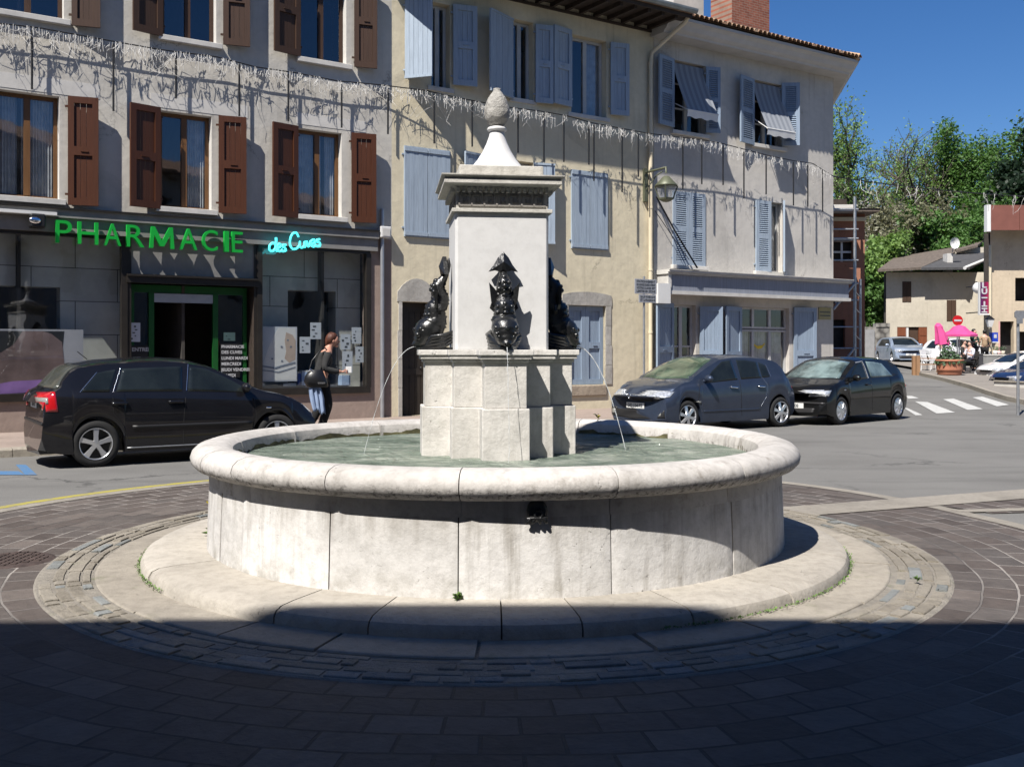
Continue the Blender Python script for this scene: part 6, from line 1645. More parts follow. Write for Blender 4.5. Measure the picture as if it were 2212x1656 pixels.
mb = MB(); mb.box(tx0, tx1, YB - .14, YB, hz_(478, YB), hz_(470, YB)); mb.build('string_course', M['cream'], th)
# scaffold
YS = 38.6; sx = [ux(1846, YS), ux(1854, YS)]
sc_ = thing('scaffolding', 'galvanised steel scaffolding tower standing before the terracotta house', 'scaffolding', (sx[0], YS, gz(YS)), 0, None, (sx[0], YS, gz(YS)))
zs_ = [hz_(v_, YS) for v_ in (452, 495, 515, 562, 612, 648, 706, 752)]
for x, y in ((sx[0], YS), (sx[1] + .0, YS + .35), (ux(1790, YS), YS), (ux(1872, YS), YS + .7)):
    mb = MB(); mb.tube([(x, y, gz(YS)), (x, y, hz_(425 if x < sx[1] + .1 else 600, YS))], .05, 6); mb.build('upright', M['galv'], sc_)
for z in zs_:
    mb = MB(); mb.tube([(ux(1785, YS), YS, z), (sx[1], YS, z)], .035, 6); mb.build('ledger', M['galv'], sc_)
    if z < zs_[4] + .1: mb = MB(); mb.tube([(sx[0], YS, z - .3), (ux(1872, YS), YS + .7, z - .5)], .03, 6); mb.build('ledger', M['galv'], sc_)
for v0, v1 in ((612, 668), (750, 812)):
    mb = MB(); mb.tube([(sx[0], YS - .05, hz_(v0, YS)), (ux(1800, YS), YS - .05, hz_(v1, YS))], .05, 6); mb.build('brace', M['galv'], sc_)
mb = MB(); mb.box(ux(1785, YS), sx[1], YS, YS + .7, zs_[0] - .06, zs_[0]); mb.box(ux(1785, YS), sx[0], YS, YS + .7, zs_[2] - .06, zs_[2]); mb.build('deck', M['galv'], sc_)
# old stone wall and gate behind
YW = 57.0
m, n, b = nodes('rubble_stone_wall'); v = coords(n); vo = mk(n, 'ShaderNodeTexVoronoi'); vo.inputs['Scale'].default_value = 3.2; n.links.new(v, vo.inputs['Vector']); n.links.new(ramp(n, vo.outputs[0], [(.0, (.36, .34, .31)), (.5, (.22, .21, .19)), (.8, (.07, .065, .06))]), b.inputs['Base Color']); b.inputs['Roughness'].default_value = .95; bump(n, b, vo.outputs[0], -.7, .06); M['rubble'] = m
t = thing('stone_wall', 'grey rubble stone garden wall left of the beige house', 'wall', (ux(1840, YW), YW, gz(YW)), 0, None, (ux(1840, YW), YW, gz(YW)))
mb = MB(); mb.box(ux(1835, YW), ux(1922, YW), YW, YW + .5, gz(YW) - .2, hz_(706, YW)); mb.box(ux(1892, YW), ux(1922, YW), YW - .05, YW + .45, hz_(706, YW), hz_(698, YW)); mb.build('masonry', M['rubble'], t)
mb = MB(); mb.box(ux(1868, YW), ux(1888, YW), YW - .1, YW - .04, gz(YW), hz_(712, YW)); mb.build('gate', plain('grey_gate', (.3, .3, .3), .6), t)

# ---------------------------------------------------------------- beige house across the street end
YH = 58.0; gH = gz(YH)
M['wall_far'] = render_wall('sunny_beige_render', (.60, .55, .45), .25)
M['wall_far2'] = render_wall('warm_beige_render', (.60, .50, .37), .3)
M['brownshut'] = wood_paint('dark_brown_shutter', (.075, .045, .03), (.1, .07, .05), .2)
M['orangewood'] = wood_paint('orange_varnished_door', (.34, .12, .025), (.2, .1, .05), .2); M['rustwood'] = wood_paint('rust_brown_door', (.20, .065, .03), (.2, .1, .05), .2)
bh = thing('beige_house', 'low beige house with grey brown roof and orange doors at the end of the street', 'house', (ux(1914, YH), YH, gH), 0, None, (ux(1914, YH), YH, gH))
x0, x1 = ux(1914, YH), ux(2142, YH); ze = hz_(588, YH)
def rc(u0, u1, v0, v1, Y=YH): return (ux(u0, Y), ux(u1, Y), hz_(v1, Y), hz_(v0, Y))
wi = [rc(1949, 1968, 608, 652), rc(2045, 2065, 648, 693)]; do = [rc(1938, 2003, 706, 783), rc(2022, 2040, 745, 783), rc(2044, 2062, 745, 783)]
do[0] = (do[0][0], do[0][1], gH, do[0][3]); do[1] = (do[1][0], do[1][1], gH, do[1][3]); do[2] = (do[2][0], do[2][1], gH, do[2][3])
mb = MB(); wall(mb, x0, x1, gH - .3, ze, wi + do, .22, YH); mb.quad((x0, YH, gH - .3), (ux(1918, YH + 7), YH + 7, gH - .3), (ux(1918, YH + 7), YH + 7, ze), (x0, YH, ze)); mb.quad((x1, YH, gH - .3), (x1 + 2, YH + 9, gH - .3), (x1 + 2, YH + 9, ze), (x1, YH, ze)); mb.build('wall', [M['wall_far'], M['wall_far']], bh)
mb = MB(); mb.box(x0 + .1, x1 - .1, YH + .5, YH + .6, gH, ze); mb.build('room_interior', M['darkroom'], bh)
for o in wi:
    mb = MB(); a, b_, c, d = o; m_ = (a + b_) / 2; mb.box(a, m_ - .01, YH - .03, YH + .04, c, d); mb.box(m_ + .01, b_, YH - .03, YH + .04, c, d); mb.build('shutter', M['brownshut'], bh)
a, b_, c, d = do[0]
for q0, q1, mt, nm, ln in ((a, a + (b_ - a) * .30, 'rustwood', 'garage_door', 4), (a + (b_ - a) * .36, a + (b_ - a) * .72, 'brownshut', 'glazed_entry', 3), (a + (b_ - a) * .72, b_, 'rustwood', 'garage_door', 4)):
    mb = MB(); mb.box(q0 + .01, q1 - .01, YH + .02 + (.1 if nm == 'glazed_entry' else 0), YH + .15, c, d)
    for i in range(1, ln): z = c + (d - c) * i / ln; mb.box(q0 + .05, q1 - .05, YH - .0, YH + .02, z - .02, z + .02)
    mb.build(nm, M[mt], bh)
mb = MB(); mb.box(a + (b_ - a) * .30, a + (b_ - a) * .36, YH - .08, YH + .1, c, d - .05); mb.build('white_post', M['white'], bh)
a, b_, c, d = rc(2003, 2026, 745, 783); mb = MB(); mb.box(a, b_, YH - .05, YH + .0, gH, d)
for i in range(1, 5): mb.box(a, b_, YH - .065, YH - .05, gH + (d - gH) * i / 5 - .02, gH + (d - gH) * i / 5 + .02)
mb.build('side_door', M['orangewood'], bh)
for o in do[1:]:
    mb = MB(); a, b_, c, d = o; mb.box(a, b_, YH + .12, YH + .16, c, d); mb.box(a + .1, b_ - .1, YH + .10, YH + .12, (c + d) / 2, d - .2); mb.build('door', M['brownshut'], bh)
# roofs
def P3(u, v_, Y): return (ux(u, Y), Y, hz_(v_, Y))
def slab3(name, pts, mat, th=.14):
    mb = MB(); mb.prism([P3(*p) for p in pts], (0, 0, -th)); return mb.build(name, mat, bh)
slab3('roof', [(1896, 582, 57.0), (1991, 577, 57.0), (2062, 545, 62.0), (2064, 533, 64.5), (1932, 556, 64.5)], M['oldtile'])
slab3('lean_to_roof', [(1990, 578, 56.9), (2094, 577, 56.9), (2144, 553, 60), (2144, 545, 62), (2058, 548, 62)], plain('dark_slate_roof', (.07, .07, .072), .85, .2, 5, .4))
mb = MB(); mb.poly([P3(2068, 546, 62.5), P3(2112, 546, 62.5), P3(2112, 530, 62.5), P3(2072, 540, 62.5)]); mb.poly([P3(2040, 560, 63), P3(2150, 560, 63), P3(2150, 530, 63), P3(2065, 541, 63)]); mb.build('gable_wall', M['wall_far'], bh)
slab3('upper_roof', [(2064, 541, 61.5), (2112, 529, 61.5), (2128, 517, 66), (2070, 533, 66)], M['oldtile'])
mb = MB(); mb.tube([P3(2084, 579, 56.8), P3(2143, 555, 59.5)], .10, 8); mb.build('white_fascia', M['white'], bh)
mb = MB(); mb.box(ux(2056, YH), ux(2068, YH), YH + .6, YH + 1.2, ze, hz_(545, YH)); mb.build('chimney', M['greywhite'], bh)
t = thing('satellite_dish', 'white satellite dish on the chimney of the beige house', 'satellite dish', (ux(2067, YH), YH + .5, hz_(534, YH)), 0, None, (ux(2067, YH), YH + .5, hz_(534, YH)))
mb = MB(); cx, cy, cz = ux(2067, YH), YH + .3, hz_(524, YH); mb.loft([[(cx + r * .85 * cos(k * pi / 10), cy + .15 * (r / .33) ** 2 * -1 + .1, cz + r * sin(k * pi / 10)) for k in range(20)] for r in (.33, .2, .02)], True, False, 0, True); mb.build('dish', M['white'], t)
mb = MB(); mb.tube([(cx, cy + .1, cz - .05), (cx, cy + .3, cz - .5)], .03, 6); mb.tube([(cx, cy + .05, cz - .2), (cx, cy - .3, cz)], .012, 5); mb.build('arm', M['galv'], t)

# tall warm house at the right edge
YT = 50.0; gT = gz(YT) + TP
t = thing('ochre_house', 'tall ochre house with projecting brown roof panel cut by the photo right edge', 'house', (ux(2140, YT), YT, gT), 0, None, (ux(2140, YT), YT, gT))
x0, x1 = ux(2139, YT), ux(2420, YT); zt_ = hz_(500, YT)
ops = [(ux(2160, YT), ux(2190, YT), gT, hz_(694, YT)), (ux(2196, YT), ux(2235, YT), hz_(770, YT), hz_(716, YT)), (ux(2193, YT), ux(2230, YT), hz_(650, YT), hz_(600, YT))]
mb = MB(); wall(mb, x0, x1, gT - .3, zt_ + .4, ops, .3, YT); xk = ux(2146, YT + 9); mb.quad((x0, YT, gT - .3), (xk, YT + 9, gT - .3), (xk, YT + 9, zt_ + .4), (x0, YT, zt_ + .4)); mb.build('wall', [M['wall_far2'], M['wall_far2']], t)
mb = MB(); mb.box(x0 + .1, x1, YT + .8, YT + .9, gT, zt_); mb.build('room_interior', M['darkroom'], t)
mb = MB(); mb.prism([(ux(2132, YT - 1.2), YT - 1.2, zt_ + .42), (x1, YT - 1.2, zt_ + .42), (x1, YT + 10, zt_ + .42), (ux(2138, YT + 10), YT + 10, zt_ + .42)], (0, 0, .13)); mb.build('roof', M['oldtile'], t)
mb = MB(); Yp = YT - 1.25; mb.box(ux(2140, Yp), ux(2202, Yp), Yp, Yp + .08, hz_(497, Yp), hz_(443, Yp)); mb.box(ux(2203, Yp), ux(2300, Yp), Yp, Yp + .08, hz_(497, Yp), hz_(443, Yp)); mb.build('brown_panel', plain('brown_metal_panel', (.20, .075, .055), .6, .08), t)
mb = MB(); mb.box(ux(2132, Yp), ux(2140, Yp), Yp - .02, Yp + .3, hz_(500, Yp), hz_(442, Yp)); mb.build('white_edge', M['white'], t)
mb = MB(); mb.box(ux(2157, YT), ux(2160, YT), YT - .02, YT + .1, gT, hz_(694, YT)); mb.build('door_jamb', plain('pink_jamb', (.62, .35, .33), .8), t)
mb = MB(); mb.tube([(ux(2137, YT), YT - .1, gT), (ux(2137, YT), YT - .1, hz_(530, YT))], .07, 8); mb.build('downpipe', M['cream'], t)
# vertical illuminated sign
Yg = 47.5; t = thing('vertical_sign', 'tall narrow purple and crimson sign with stacked white letters projecting from a wall', 'sign', (ux(2126, Yg), Yg, hz_(678, Yg)), 0, None, (ux(2126, Yg), Yg, hz_(678, Yg)))
m, n, b = nodes('purple_crimson_sign'); v = coords(n); s_ = mk(n, 'ShaderNodeSeparateXYZ'); n.links.new(v, s_.inputs[0]); n.links.new(ramp(n, ramp_f(n, s_.outputs[0], -.18, .22), [(0, (.07, .012, .09)), (.55, (.16, .008, .05)), (1, (.42, .015, .09))]), b.inputs['Base Color']); b.inputs['Roughness'].default_value = .3; M['signpurple'] = m
a, b_ = ux(2117, Yg), ux(2135.5, Yg); z0, z1 = hz_(677, Yg), hz_(609, Yg)
mb = MB(); mb.box(a, b_, Yg, Yg + .14, z0, z1); mb.build('panel', M['signpurple'], t)
mb = MB(); mb.box(a - .03, b_ + .03, Yg - .02, Yg + .16, z0 - .07, z0); mb.box(a - .03, a, Yg - .02, Yg + .16, z0, z1); mb.build('white_casing', M['white'], t)
hh = (z1 - z0) / 5
for i, (ch, rot) in enumerate((('L', 0), ('U', 0), ('I', 90), ('T', 180), ('H', 90))):
    zc = z1 - hh * (i + .5)
    o = textmesh(ch, .36, .008, 'letter', M['signwhite'], t, face(0, 0, 0), .014)
    xs_ = [v_.co.x for v_ in o.data.vertices]; zs2 = [v_.co.z for v_ in o.data.vertices]; mx_, mz_ = (min(xs_) + max(xs_)) / 2, (min(zs2) + max(zs2)) / 2; sxx = .27 / max(.05, (max(xs_) - min(xs_)) if rot % 180 == 0 else (max(zs2) - min(zs2))); o3 = ORG[t.name]
    for v_ in o.data.vertices:
        dx, dz = v_.co.x - mx_, v_.co.z - mz_; r_ = rad(rot); k1 = 1.0
        X_, Z_ = dx * cos(r_) - dz * sin(r_), dx * sin(r_) + dz * cos(r_)
        v_.co.x = (a + b_) / 2 - o3.x + X_ * min(sxx, 1.3); v_.co.z = zc - o3.z + Z_ * .95; v_.co.y = v_.co.y * 1 + (Yg - .012)
mb = MB(); mb.tube([(b_, Yg + .1, z1 - .1), (ux(2139, Yg), YT, z1 - .1)], .03, 6); mb.tube([(b_, Yg + .1, z0 + .1), (ux(2139, Yg), YT, z0 + .1)], .03, 6); mb.build('bracket', M['darkiron'], t)
# white globe lamp behind it, lantern under, bank sign
t = thing('globe_lamp', 'big white globe behind the top of the purple vertical sign', 'lamp', (ux(2113, 48.5), 48.5, hz_(624, 48.5)), 0, None, (ux(2113, 48.5), 48.5, hz_(624, 48.5)))
mb = MB(); mb.ball((ux(2114, 48.5), 48.5, hz_(622, 48.5)), .28, 14, 10); mb.build('globe', M['white'], t); mb = MB(); mb.tube([(ux(2114, 48.5), 48.5, hz_(611, 48.5)), (ux(2138, 48.5), YT, hz_(604, 48.5))], .03, 6); mb.build('arm', M['darkiron'], t)
t = thing('wall_lantern', 'small black lantern on the wall under the purple vertical sign', 'street lamp', (ux(2140, 49), 49.6, hz_(700, 49)), 0, None, (ux(2140, 49), 49.6, hz_(700, 49)))
mb = MB(); x_ = ux(2138, 49.4); mb.loft([[(x_ + s1_ * r, 49.4 + s2_ * r, z) for s1_, s2_ in ((-1, -1), (1, -1), (1, 1), (-1, 1))] for r, z in ((.08, hz_(706, 49.4)), (.16, hz_(690, 49.4)))], True, True); mb.build('glass', M['white'], t)
mb = MB(); mb.loft([[(x_ + s1_ * r, 49.4 + s2_ * r, z) for s1_, s2_ in ((-1, -1), (1, -1), (1, 1), (-1, 1))] for r, z in ((.18, hz_(690, 49.4)), (.03, hz_(682, 49.4)))], True, True); mb.tube([(x_, 49.4, hz_(682, 49.4)), (x_, 50, hz_(676, 49.4))], .03, 6); mb.build('cap', M['darkiron'], t)
Yk = 49.0; t = thing('wall_sign', 'square blue sign with a white symbol on the wall above the grey machine', 'sign', (ux(2142, Yk), Yk, hz_(735, Yk)), 0, None, (ux(2142, Yk), Yk, hz_(735, Yk)))
mb = MB(); mb.box(ux(2139, Yk), ux(2156, Yk), Yk, Yk + .1, hz_(738, Yk), hz_(718, Yk)); mb.build('panel', plain('royal_blue_sign', (.015, .05, .42), .35, .05), t)
mb = MB(); mb.box(ux(2147, Yk), ux(2153, Yk), Yk - .01, Yk, hz_(730, Yk), hz_(722, Yk)); mb.build('symbol', M['signwhite'], t)
mb = MB(); mb.box(ux(2139, Yk), ux(2158, Yk), Yk - .01, Yk + .1, hz_(740, Yk), hz_(738, Yk)); mb.build('lower_edge', M['white'], t)
# no entry sign
Yn = 46.0; t = thing('no_entry_sign', 'round red no entry sign with white bar above the pink parasols', 'road sign', (ux(2068, Yn), Yn, gz(Yn)), 0, None, (ux(2068, Yn), Yn, gz(Yn)))
mb = MB(); zc = hz_(692, Yn); xc = ux(2069, Yn); mb.tube([(xc, Yn + .05, gz(Yn)), (xc, Yn + .05, zc)], .035, 8); mb.build('post', M['galv'], t)
mb = MB(); mb.loft([[(xc + r * cos(k * pi / 16), y, zc + r * sin(k * pi / 16)) for k in range(32)] for r, y in ((.235, Yn + .02), (.235, Yn), (.01, Yn - .002))], True, True); mb.build('disc', plain('sign_red', (.50, .008, .012), .4, .05), t)
mb = MB(); mb.box(xc - .165, xc + .165, Yn - .012, Yn - .004, zc - .04, zc + .04); mb.build('bar', M['signwhite'], t)
# pink parasols
M['pink'] = plain('bright_pink_canvas', (.62, .07, .25), .8, .1, 3, .1)
Yq = 44.5; t = thing('parasol', 'open bright pink parasol over the cafe terrace', 'parasol', (ux(2072, Yq), Yq, gz(Yq) + TP), 0, 'pink terrace parasols', (ux(2072, Yq), Yq, gz(Yq) + TP))
mb = MB(); xc = ux(2072, Yq); zt_ = hz_(703, Yq); zr = hz_(722, Yq); R_u = ux(2109, Yq) - ux(2072, Yq)
ri = []; 
for r, z in ((.02, zt_ + .03), (.25, zt_ - .04), (R_u * .55, zt_ - .22), (R_u, zr)): ri.append([(xc + r * cos(k * pi / 4 + .2), Yq + r * sin(k * pi / 4 + .2), z - (.0 if k % 2 else .03)) for k in range(8)])
ri.append([(xc + R_u * cos(k * pi / 4 + .2), Yq + R_u * sin(k * pi / 4 + .2), zr - .10) for k in range(8)])
mb.loft(ri, True, False); o = mb.build('canopy', M['pink'], t); s_ = o.modifiers.new('s', 'SOLIDIFY'); s_.thickness = .01
mb = MB(); mb.tube([(xc, Yq, gz(Yq) + TP), (xc, Yq, zt_)], .03, 8); mb.build('pole', M['white'], t)
Yq = 43.0; xc = ux(2032, Yq); t = thing('parasol', 'closed bright pink parasol hanging folded beside the open one', 'parasol', (xc, Yq, gz(Yq) + TP), 0, 'pink terrace parasols', (xc, Yq, gz(Yq) + TP))
mb = MB(); ri = []
for v_, r, dx in ((700, .06, 0), (706, .14, 0), (712, .15, .02), (722, .19, .08), (735, .24, .14), (745, .27, .18)):
    ri.append([(xc - .1 + dx + r * (1 + .22 * (k % 2)) * cos(k * pi / 7), Yq + r * (1 + .22 * (k % 2)) * sin(k * pi / 7), hz_(v_, Yq) + .03 * (k % 3)) for k in range(14)])
mb.loft(ri, True, True); mb.build('folded_canopy', M['pink'], t)
mb = MB(); mb.tube([(xc, Yq, gz(Yq) + TP), (xc - .05, Yq, hz_(700, Yq))], .03, 8); mb.build('pole', M['white'], t)
# big terracotta planter
Yp = 40.0; xc = ux(2051, Yp); zp = gz(Yp) + TP; t = thing('planter', 'big round terracotta planter full of green leaves at the terrace corner', 'planter', (xc, Yp, zp), 0, None, (xc, Yp, zp))
Rp = (ux(2077, Yp) - ux(2023, Yp)) / 2; hp_ = hz_(776, Yp) - zp
k = Rp
mb = MB(); mb.revolve([(.01, 0), (k * .86, 0), (k * .90, .04), (k * .92, .16), (k * .98, .17), (k * .99, .22), (k * 1.0, hp_ * .5), (k * 1.0, hp_ * .84), (k * 1.07, hp_ * .86), (k * 1.08, hp_), (k * 1.0, hp_), (k * .97, hp_ * .82), (.01, hp_ * .82)], (xc, Yp, zp), 40)
mb.build('pot', plain('terracotta', (.42, .17, .10), .75, .18, 2.5, .2), t)
M['leafgrey'] = plain('grey_green_leaf', (.075, .13, .065), .6, .4, 6, 0); r_ = random.Random(44); mb = MB()
for i in range(700):
    a = r_.uniform(0, 2 * pi); rr = k * 1.12 * r_.random() ** .5; hgt = (.62 * (1 - (rr / k) ** 2) * (1 + .5 * sin(a * 2)) + .1) * r_.uniform(.2, 1)
    p = Vector((xc + rr * cos(a), Yp + rr * sin(a), zp + hp_ * .8 + hgt)); s_ = r_.uniform(.04, .10); d1 = Vector((r_.gauss(0, 1), r_.gauss(0, 1), r_.gauss(0, .6))).normalized(); d2_ = d1.cross(Vector((r_.gauss(0, 1), r_.gauss(0, 1), r_.gauss(0, 1)))).normalized()
    mb.add([p - d1 * s_, p + d2_ * s_ * .5, p + d1 * s_, p - d2_ * s_ * .5], [(0, 1, 2, 3)])
mb.build('foliage', M['leafgrey'], t)
# wooden terrace fence left of the planter
M['palewood'] = wood_paint('pale_brown_wood', (.34, .20, .11), (.3, .2, .12), .3)
Yf = 42.0; t = thing('terrace_fence', 'pale brown timber fence frame left of the terracotta planter', 'fence', (ux(1984, Yf), Yf, gz(Yf)), 0, None, (ux(1984, Yf), Yf, gz(Yf)))
for u, v_ in ((1984, 768), (2029, 770)): mb = MB(); mb.box(ux(u, Yf) - .07, ux(u, Yf) + .07, Yf, Yf + .14, gz(Yf), hz_(v_, Yf)); mb.build('post', M['palewood'], t)
mb = MB(); mb.box(ux(1978, Yf) - .05, ux(1978, Yf) + .12, Yf + .16, Yf + .3, gz(Yf), hz_(768, Yf)); mb.build('post', M['palewood'], t)
for v0 in (773, 786): mb = MB(); mb.box(ux(1984, Yf), ux(2029, Yf), Yf + .02, Yf + .10, hz_(v0 + 2, Yf), hz_(v0, Yf)); mb.build('rail', M['palewood'], t)
# terrace furniture
M['whiteplastic'] = plain('white_plastic', (.74, .74, .74), .4, .04); M['darkchair'] = plain('dark_wicker', (.03, .028, .026), .6, .3, 8, .3)
def chair(u, Y, mat, lab, rz=0.0, grp='terrace chairs', s=1.0):
    x, z = ux(u, Y), gz(Y) + TP; t = thing('terrace_chair', lab, 'chair', (x, Y, z), rz, grp)
    mb = MB(); mb.box(-.22, .22, -.22, .22, .42, .46); mb.build('seat', M[mat], t); mb = MB(); mb.prism([(-.22, .20, .46), (.22, .20, .46), (.20, .28, .90), (-.20, .28, .90)], (0, .03, 0)); mb.build('backrest', M[mat], t)
    for sx_ in (-1, 1):
        for sy_ in (-1, 1): mb = MB(); mb.tube([(sx_ * .19, sy_ * .19, .42), (sx_ * .22, sy_ * .22, 0)], .018, 6); mb.build('leg', M[mat], t)
        mb = MB(); mb.tube([(sx_ * .22, .22, .66), (sx_ * .24, -.15, .66), (sx_ * .22, -.2, .44)], .02, 6); mb.build('arm', M[mat], t)
chair(2006, 43.5, 'whiteplastic', 'white plastic chair between the timber fence and the planter', .6)
chair(2024, 44.6, 'whiteplastic', 'white plastic chair under the folded pink parasol', -.4)
chair(2096, 41.5, 'darkchair', 'dark wicker chair right of the planter with a seated person in white', -1.2)
t = thing('terrace_table', 'small dark round table right of the planter between the seated people', 'table', up(2085, 42.6, TP), 0)
mb = MB(); mb.revolve([(.01, .70), (.35, .70), (.35, .73), (.01, .73)], (0, 0, 0), 20); mb.build('top', M['darkchair'], t); mb = MB(); mb.tube([(0, 0, .7), (0, 0, .02)], .03, 8); mb.revolve([(.01, 0), (.22, 0), (.2, .03), (.01, .03)], (0, 0, 0), 16); mb.build('pedestal', M['darkiron'], t)
# grey low wall and dark post right of the terrace
Yz = 44.0; zg = gz(Yz) + TP; t = thing('low_wall', 'long grey concrete terrace wall right of the dark square post', 'wall', (ux(2125, Yz), Yz, zg), 0, None, (ux(2125, Yz), Yz, zg))
mb = MB(); mb.box(ux(2124, Yz), ux(2300, Yz), Yz, Yz + .3, zg - .1, hz_(768, Yz)); mb.build('wall_face', M['rubble'] if 0 else plain('grey_concrete', (.23, .23, .22), .9, .3, 2, .4), t)
mb = MB(); mb.box(ux(2124, Yz) - .0, ux(2300, Yz), Yz - .03, Yz + .33, hz_(768, Yz), hz_(765.5, Yz)); mb.build('coping', M['greywhite'], t)
t = thing('square_post', 'dark grey square post at the left end of the terrace wall', 'post', (ux(2117, Yz), Yz - .4, zg), 0, None, (ux(2117, Yz), Yz - .4, zg))
mb = MB(); mb.box(ux(2115, Yz - .4), ux(2124, Yz - .4), Yz - .4, Yz - .2, zg - .1, hz_(765, Yz - .4)); mb.build('shaft', plain('dark_grey_post', (.05, .05, .055), .7, .2), t)
mb = MB(); mb.box(ux(2115, Yz - .4) - .02, ux(2124, Yz - .4) + .02, Yz - .42, Yz - .18, hz_(765, Yz - .4), hz_(763.5, Yz - .4)); mb.build('cap', plain('post_cap', (.12, .12, .12), .7), t)
r_ = random.Random(12)
for i, (u, lab) in enumerate(((2150, 'white'), (2158, 'pale pink'), (2166, 'cream'))):
    Yv = Yz + .15; zz0 = hz_(765.5, Yz); t = thing('flower_pot', f'{lab} flower pot standing on the grey terrace wall', 'flower pot', (ux(u, Yv), Yv, zz0), 0, 'pots along the terrace wall')
    mb = MB(); mb.revolve([(.01, 0), (.07, 0), (.10, .16), (.01, .16)], (0, 0, 0), 12); mb.build('pot', plain('pot_' + lab, ((.7, .7, .68), (.66, .48, .46), (.62, .55, .44))[i], .7), t)
    mb = MB()
    for q in range(50):
        a = r_.uniform(0, 6.28); p = Vector((cos(a) * .08, sin(a) * .08, .17 + r_.uniform(0, .16))); mb.add([p, p + Vector((r_.gauss(0, .04), r_.gauss(0, .04), .04)), p + Vector((r_.gauss(0, .04), r_.gauss(0, .04), 0))], [(0, 1, 2)])
    mb.build('leaves', M['leafgrey'], t)
# direction sign at the right edge
Ys = 24.0; t = thing('direction_sign', 'grey back of a direction sign on a steel post at the photo right edge', 'road sign', (ux(2199, Ys), Ys, gz(Ys) + .05), 0, None, (ux(2199, Ys), Ys, gz(Ys) + .05))
mb = MB(); mb.tube([(ux(2199, Ys), Ys, gz(Ys)), (ux(2199, Ys), Ys, hz_(672, Ys))], .035, 10); mb.build('post', M['galv'], t)
mb = MB(); a, b_, c, d = ux(2190, Ys), ux(2250, Ys), hz_(688, Ys), hz_(671, Ys); rnd_ = .04
mb.prism([(a + rnd_, Ys - .06, c), (b_, Ys - .06, c), (b_, Ys - .06, d), (a + rnd_, Ys - .06, d), (a, Ys - .06, d - rnd_), (a, Ys - .06, c + rnd_)], (0, .04, 0)); mb.build('panel', M['galv'], t)
mb = MB(); mb.box(ux(2193, Ys), ux(2206, Ys), Ys - .08, Ys - .06, hz_(699, Ys), hz_(688, Ys)); mb.build('clamp', M['galv'], t)
# cars at the right edge
far_car(2215, 40.0, rad(186), 'whitecar', 'white car parked at the right edge before the grey terrace wall', 4.2, -.33)
far_car(2258, 36.0, rad(187), 'bluecar', 'dark blue car in front of the white one, cut by the right edge', 4.0, -.40)
far_car(2064, 49.5, rad(-80), 'whitecar', 'white car standing behind the planter under the pink parasols')

# ================================================================ people
def skin_body(name, pts, edges, mat, parent, radii, sub=2):
    me = bpy.data.meshes.new(name); me.from_pydata([Vector(p) for p in pts], edges, []); me.materials.append(mat)
    o = bpy.data.objects.new(name, me); COL.objects.link(o); o.parent = parent
    sk = o.modifiers.new('skin', 'SKIN'); sk.use_smooth_shade = True
    for i, r in enumerate(radii):
        o.data.skin_vertices[0].data[i].radius = (r, r) if isinstance(r, (int, float)) else r
    o.data.skin_vertices[0].data[0].use_root = True
    if sub: s_ = o.modifiers.new('sub', 'SUBSURF'); s_.levels = sub; s_.render_levels = sub
    return o
def chain(name, pts, radii, mat, parent, sub=2):
    return skin_body(name, pts, [(i, i + 1) for i in range(len(pts) - 1)], mat, parent, radii, sub)
M['skin'] = plain('skin', (.52, .27, .19), .55, .08, 6, 0); M['skin2'] = plain('skin_light', (.55, .33, .25), .55, .08, 6, 0)
M['hair_red'] = plain('reddish_brown_hair', (.075, .022, .010), .6, .5, 30, .5, fine=90); M['hair_dark'] = plain('dark_hair', (.015, .012, .01), .6, .3, 20, .3)
M['knit'] = plain('dark_grey_knit', (.028, .028, .028), .9, .2, 14, .4); M['trousers'] = plain('black_trousers', (.007, .007, .008), .9, .2, 6, .2)
M['leather'] = plain('black_leather', (.010, .010, .011), .35, .2, 8, .3); M['tan'] = plain('tan_shirt', (.34, .24, .15), .9, .15, 5, .3); M['greenshirt'] = plain('dark_green_shirt', (.012, .05, .035), .9, .2); M['whitecloth'] = plain('white_cloth', (.62, .62, .68), .85, .08, 6, .3)

# --- the woman with the handbag, walking right along the pharmacy window, head bowed
Yw = 17.6; wx = ux(694, Yw); S = 1.01
wo = thing('person', 'woman in black top and trousers walking past the pharmacy window, head bowed, handbag on shoulder', 'person', (wx, Yw, .12), rad(14))
# local: x forward (right in the photo), y to the far side, z up
V = lambda x, y, z: Vector((x * S, y * S, z * S))
body_pts = [V(0, 0, .95), V(.02, 0, 1.12), V(.07, 0, 1.33), V(.10, 0, 1.44), V(.14, 0, 1.50), V(.18, 0, 1.56), V(.20, 0, 1.64),     # 0-6 pelvis, waist, chest, neck base, neck, jaw, crown
            V(.10, -.17, 1.37), V(.04, -.21, 1.12), V(.26, -.17, 1.06), V(.335, -.14, 1.065),     # near arm 7-10
            V(.10, .17, 1.37), V(.06, .21, 1.13), V(.26, .14, 1.08), V(.335, .10, 1.08),        # far arm 11-14
            V(.01, -.09, .90), V(.10, -.09, .50), V(-.02, -.09, .09), V(.08, -.09, .04),           # near leg 15-18
            V(.01, .09, .90), V(-.02, .09, .50), V(-.20, .09, .12), V(-.12, .09, .05)]             # far leg 19-22
ed = [(0, 1), (1, 2), (2, 3), (3, 4), (4, 5), (5, 6), (3, 7), (7, 8), (8, 9), (9, 10), (3, 11), (11, 12), (12, 13), (13, 14), (0, 15), (15, 16), (16, 17), (17, 18), (0, 19), (19, 20), (20, 21), (21, 22)]
ra = [.13, .12, .125, .07, .05, .075, .085, .055, .043, .034, .028, .055, .043, .034, .028, .085, .058, .036, .03, .085, .058, .036, .03]
skin_body('body', body_pts, ed, M['skin'], wo, [r * S for r in ra])
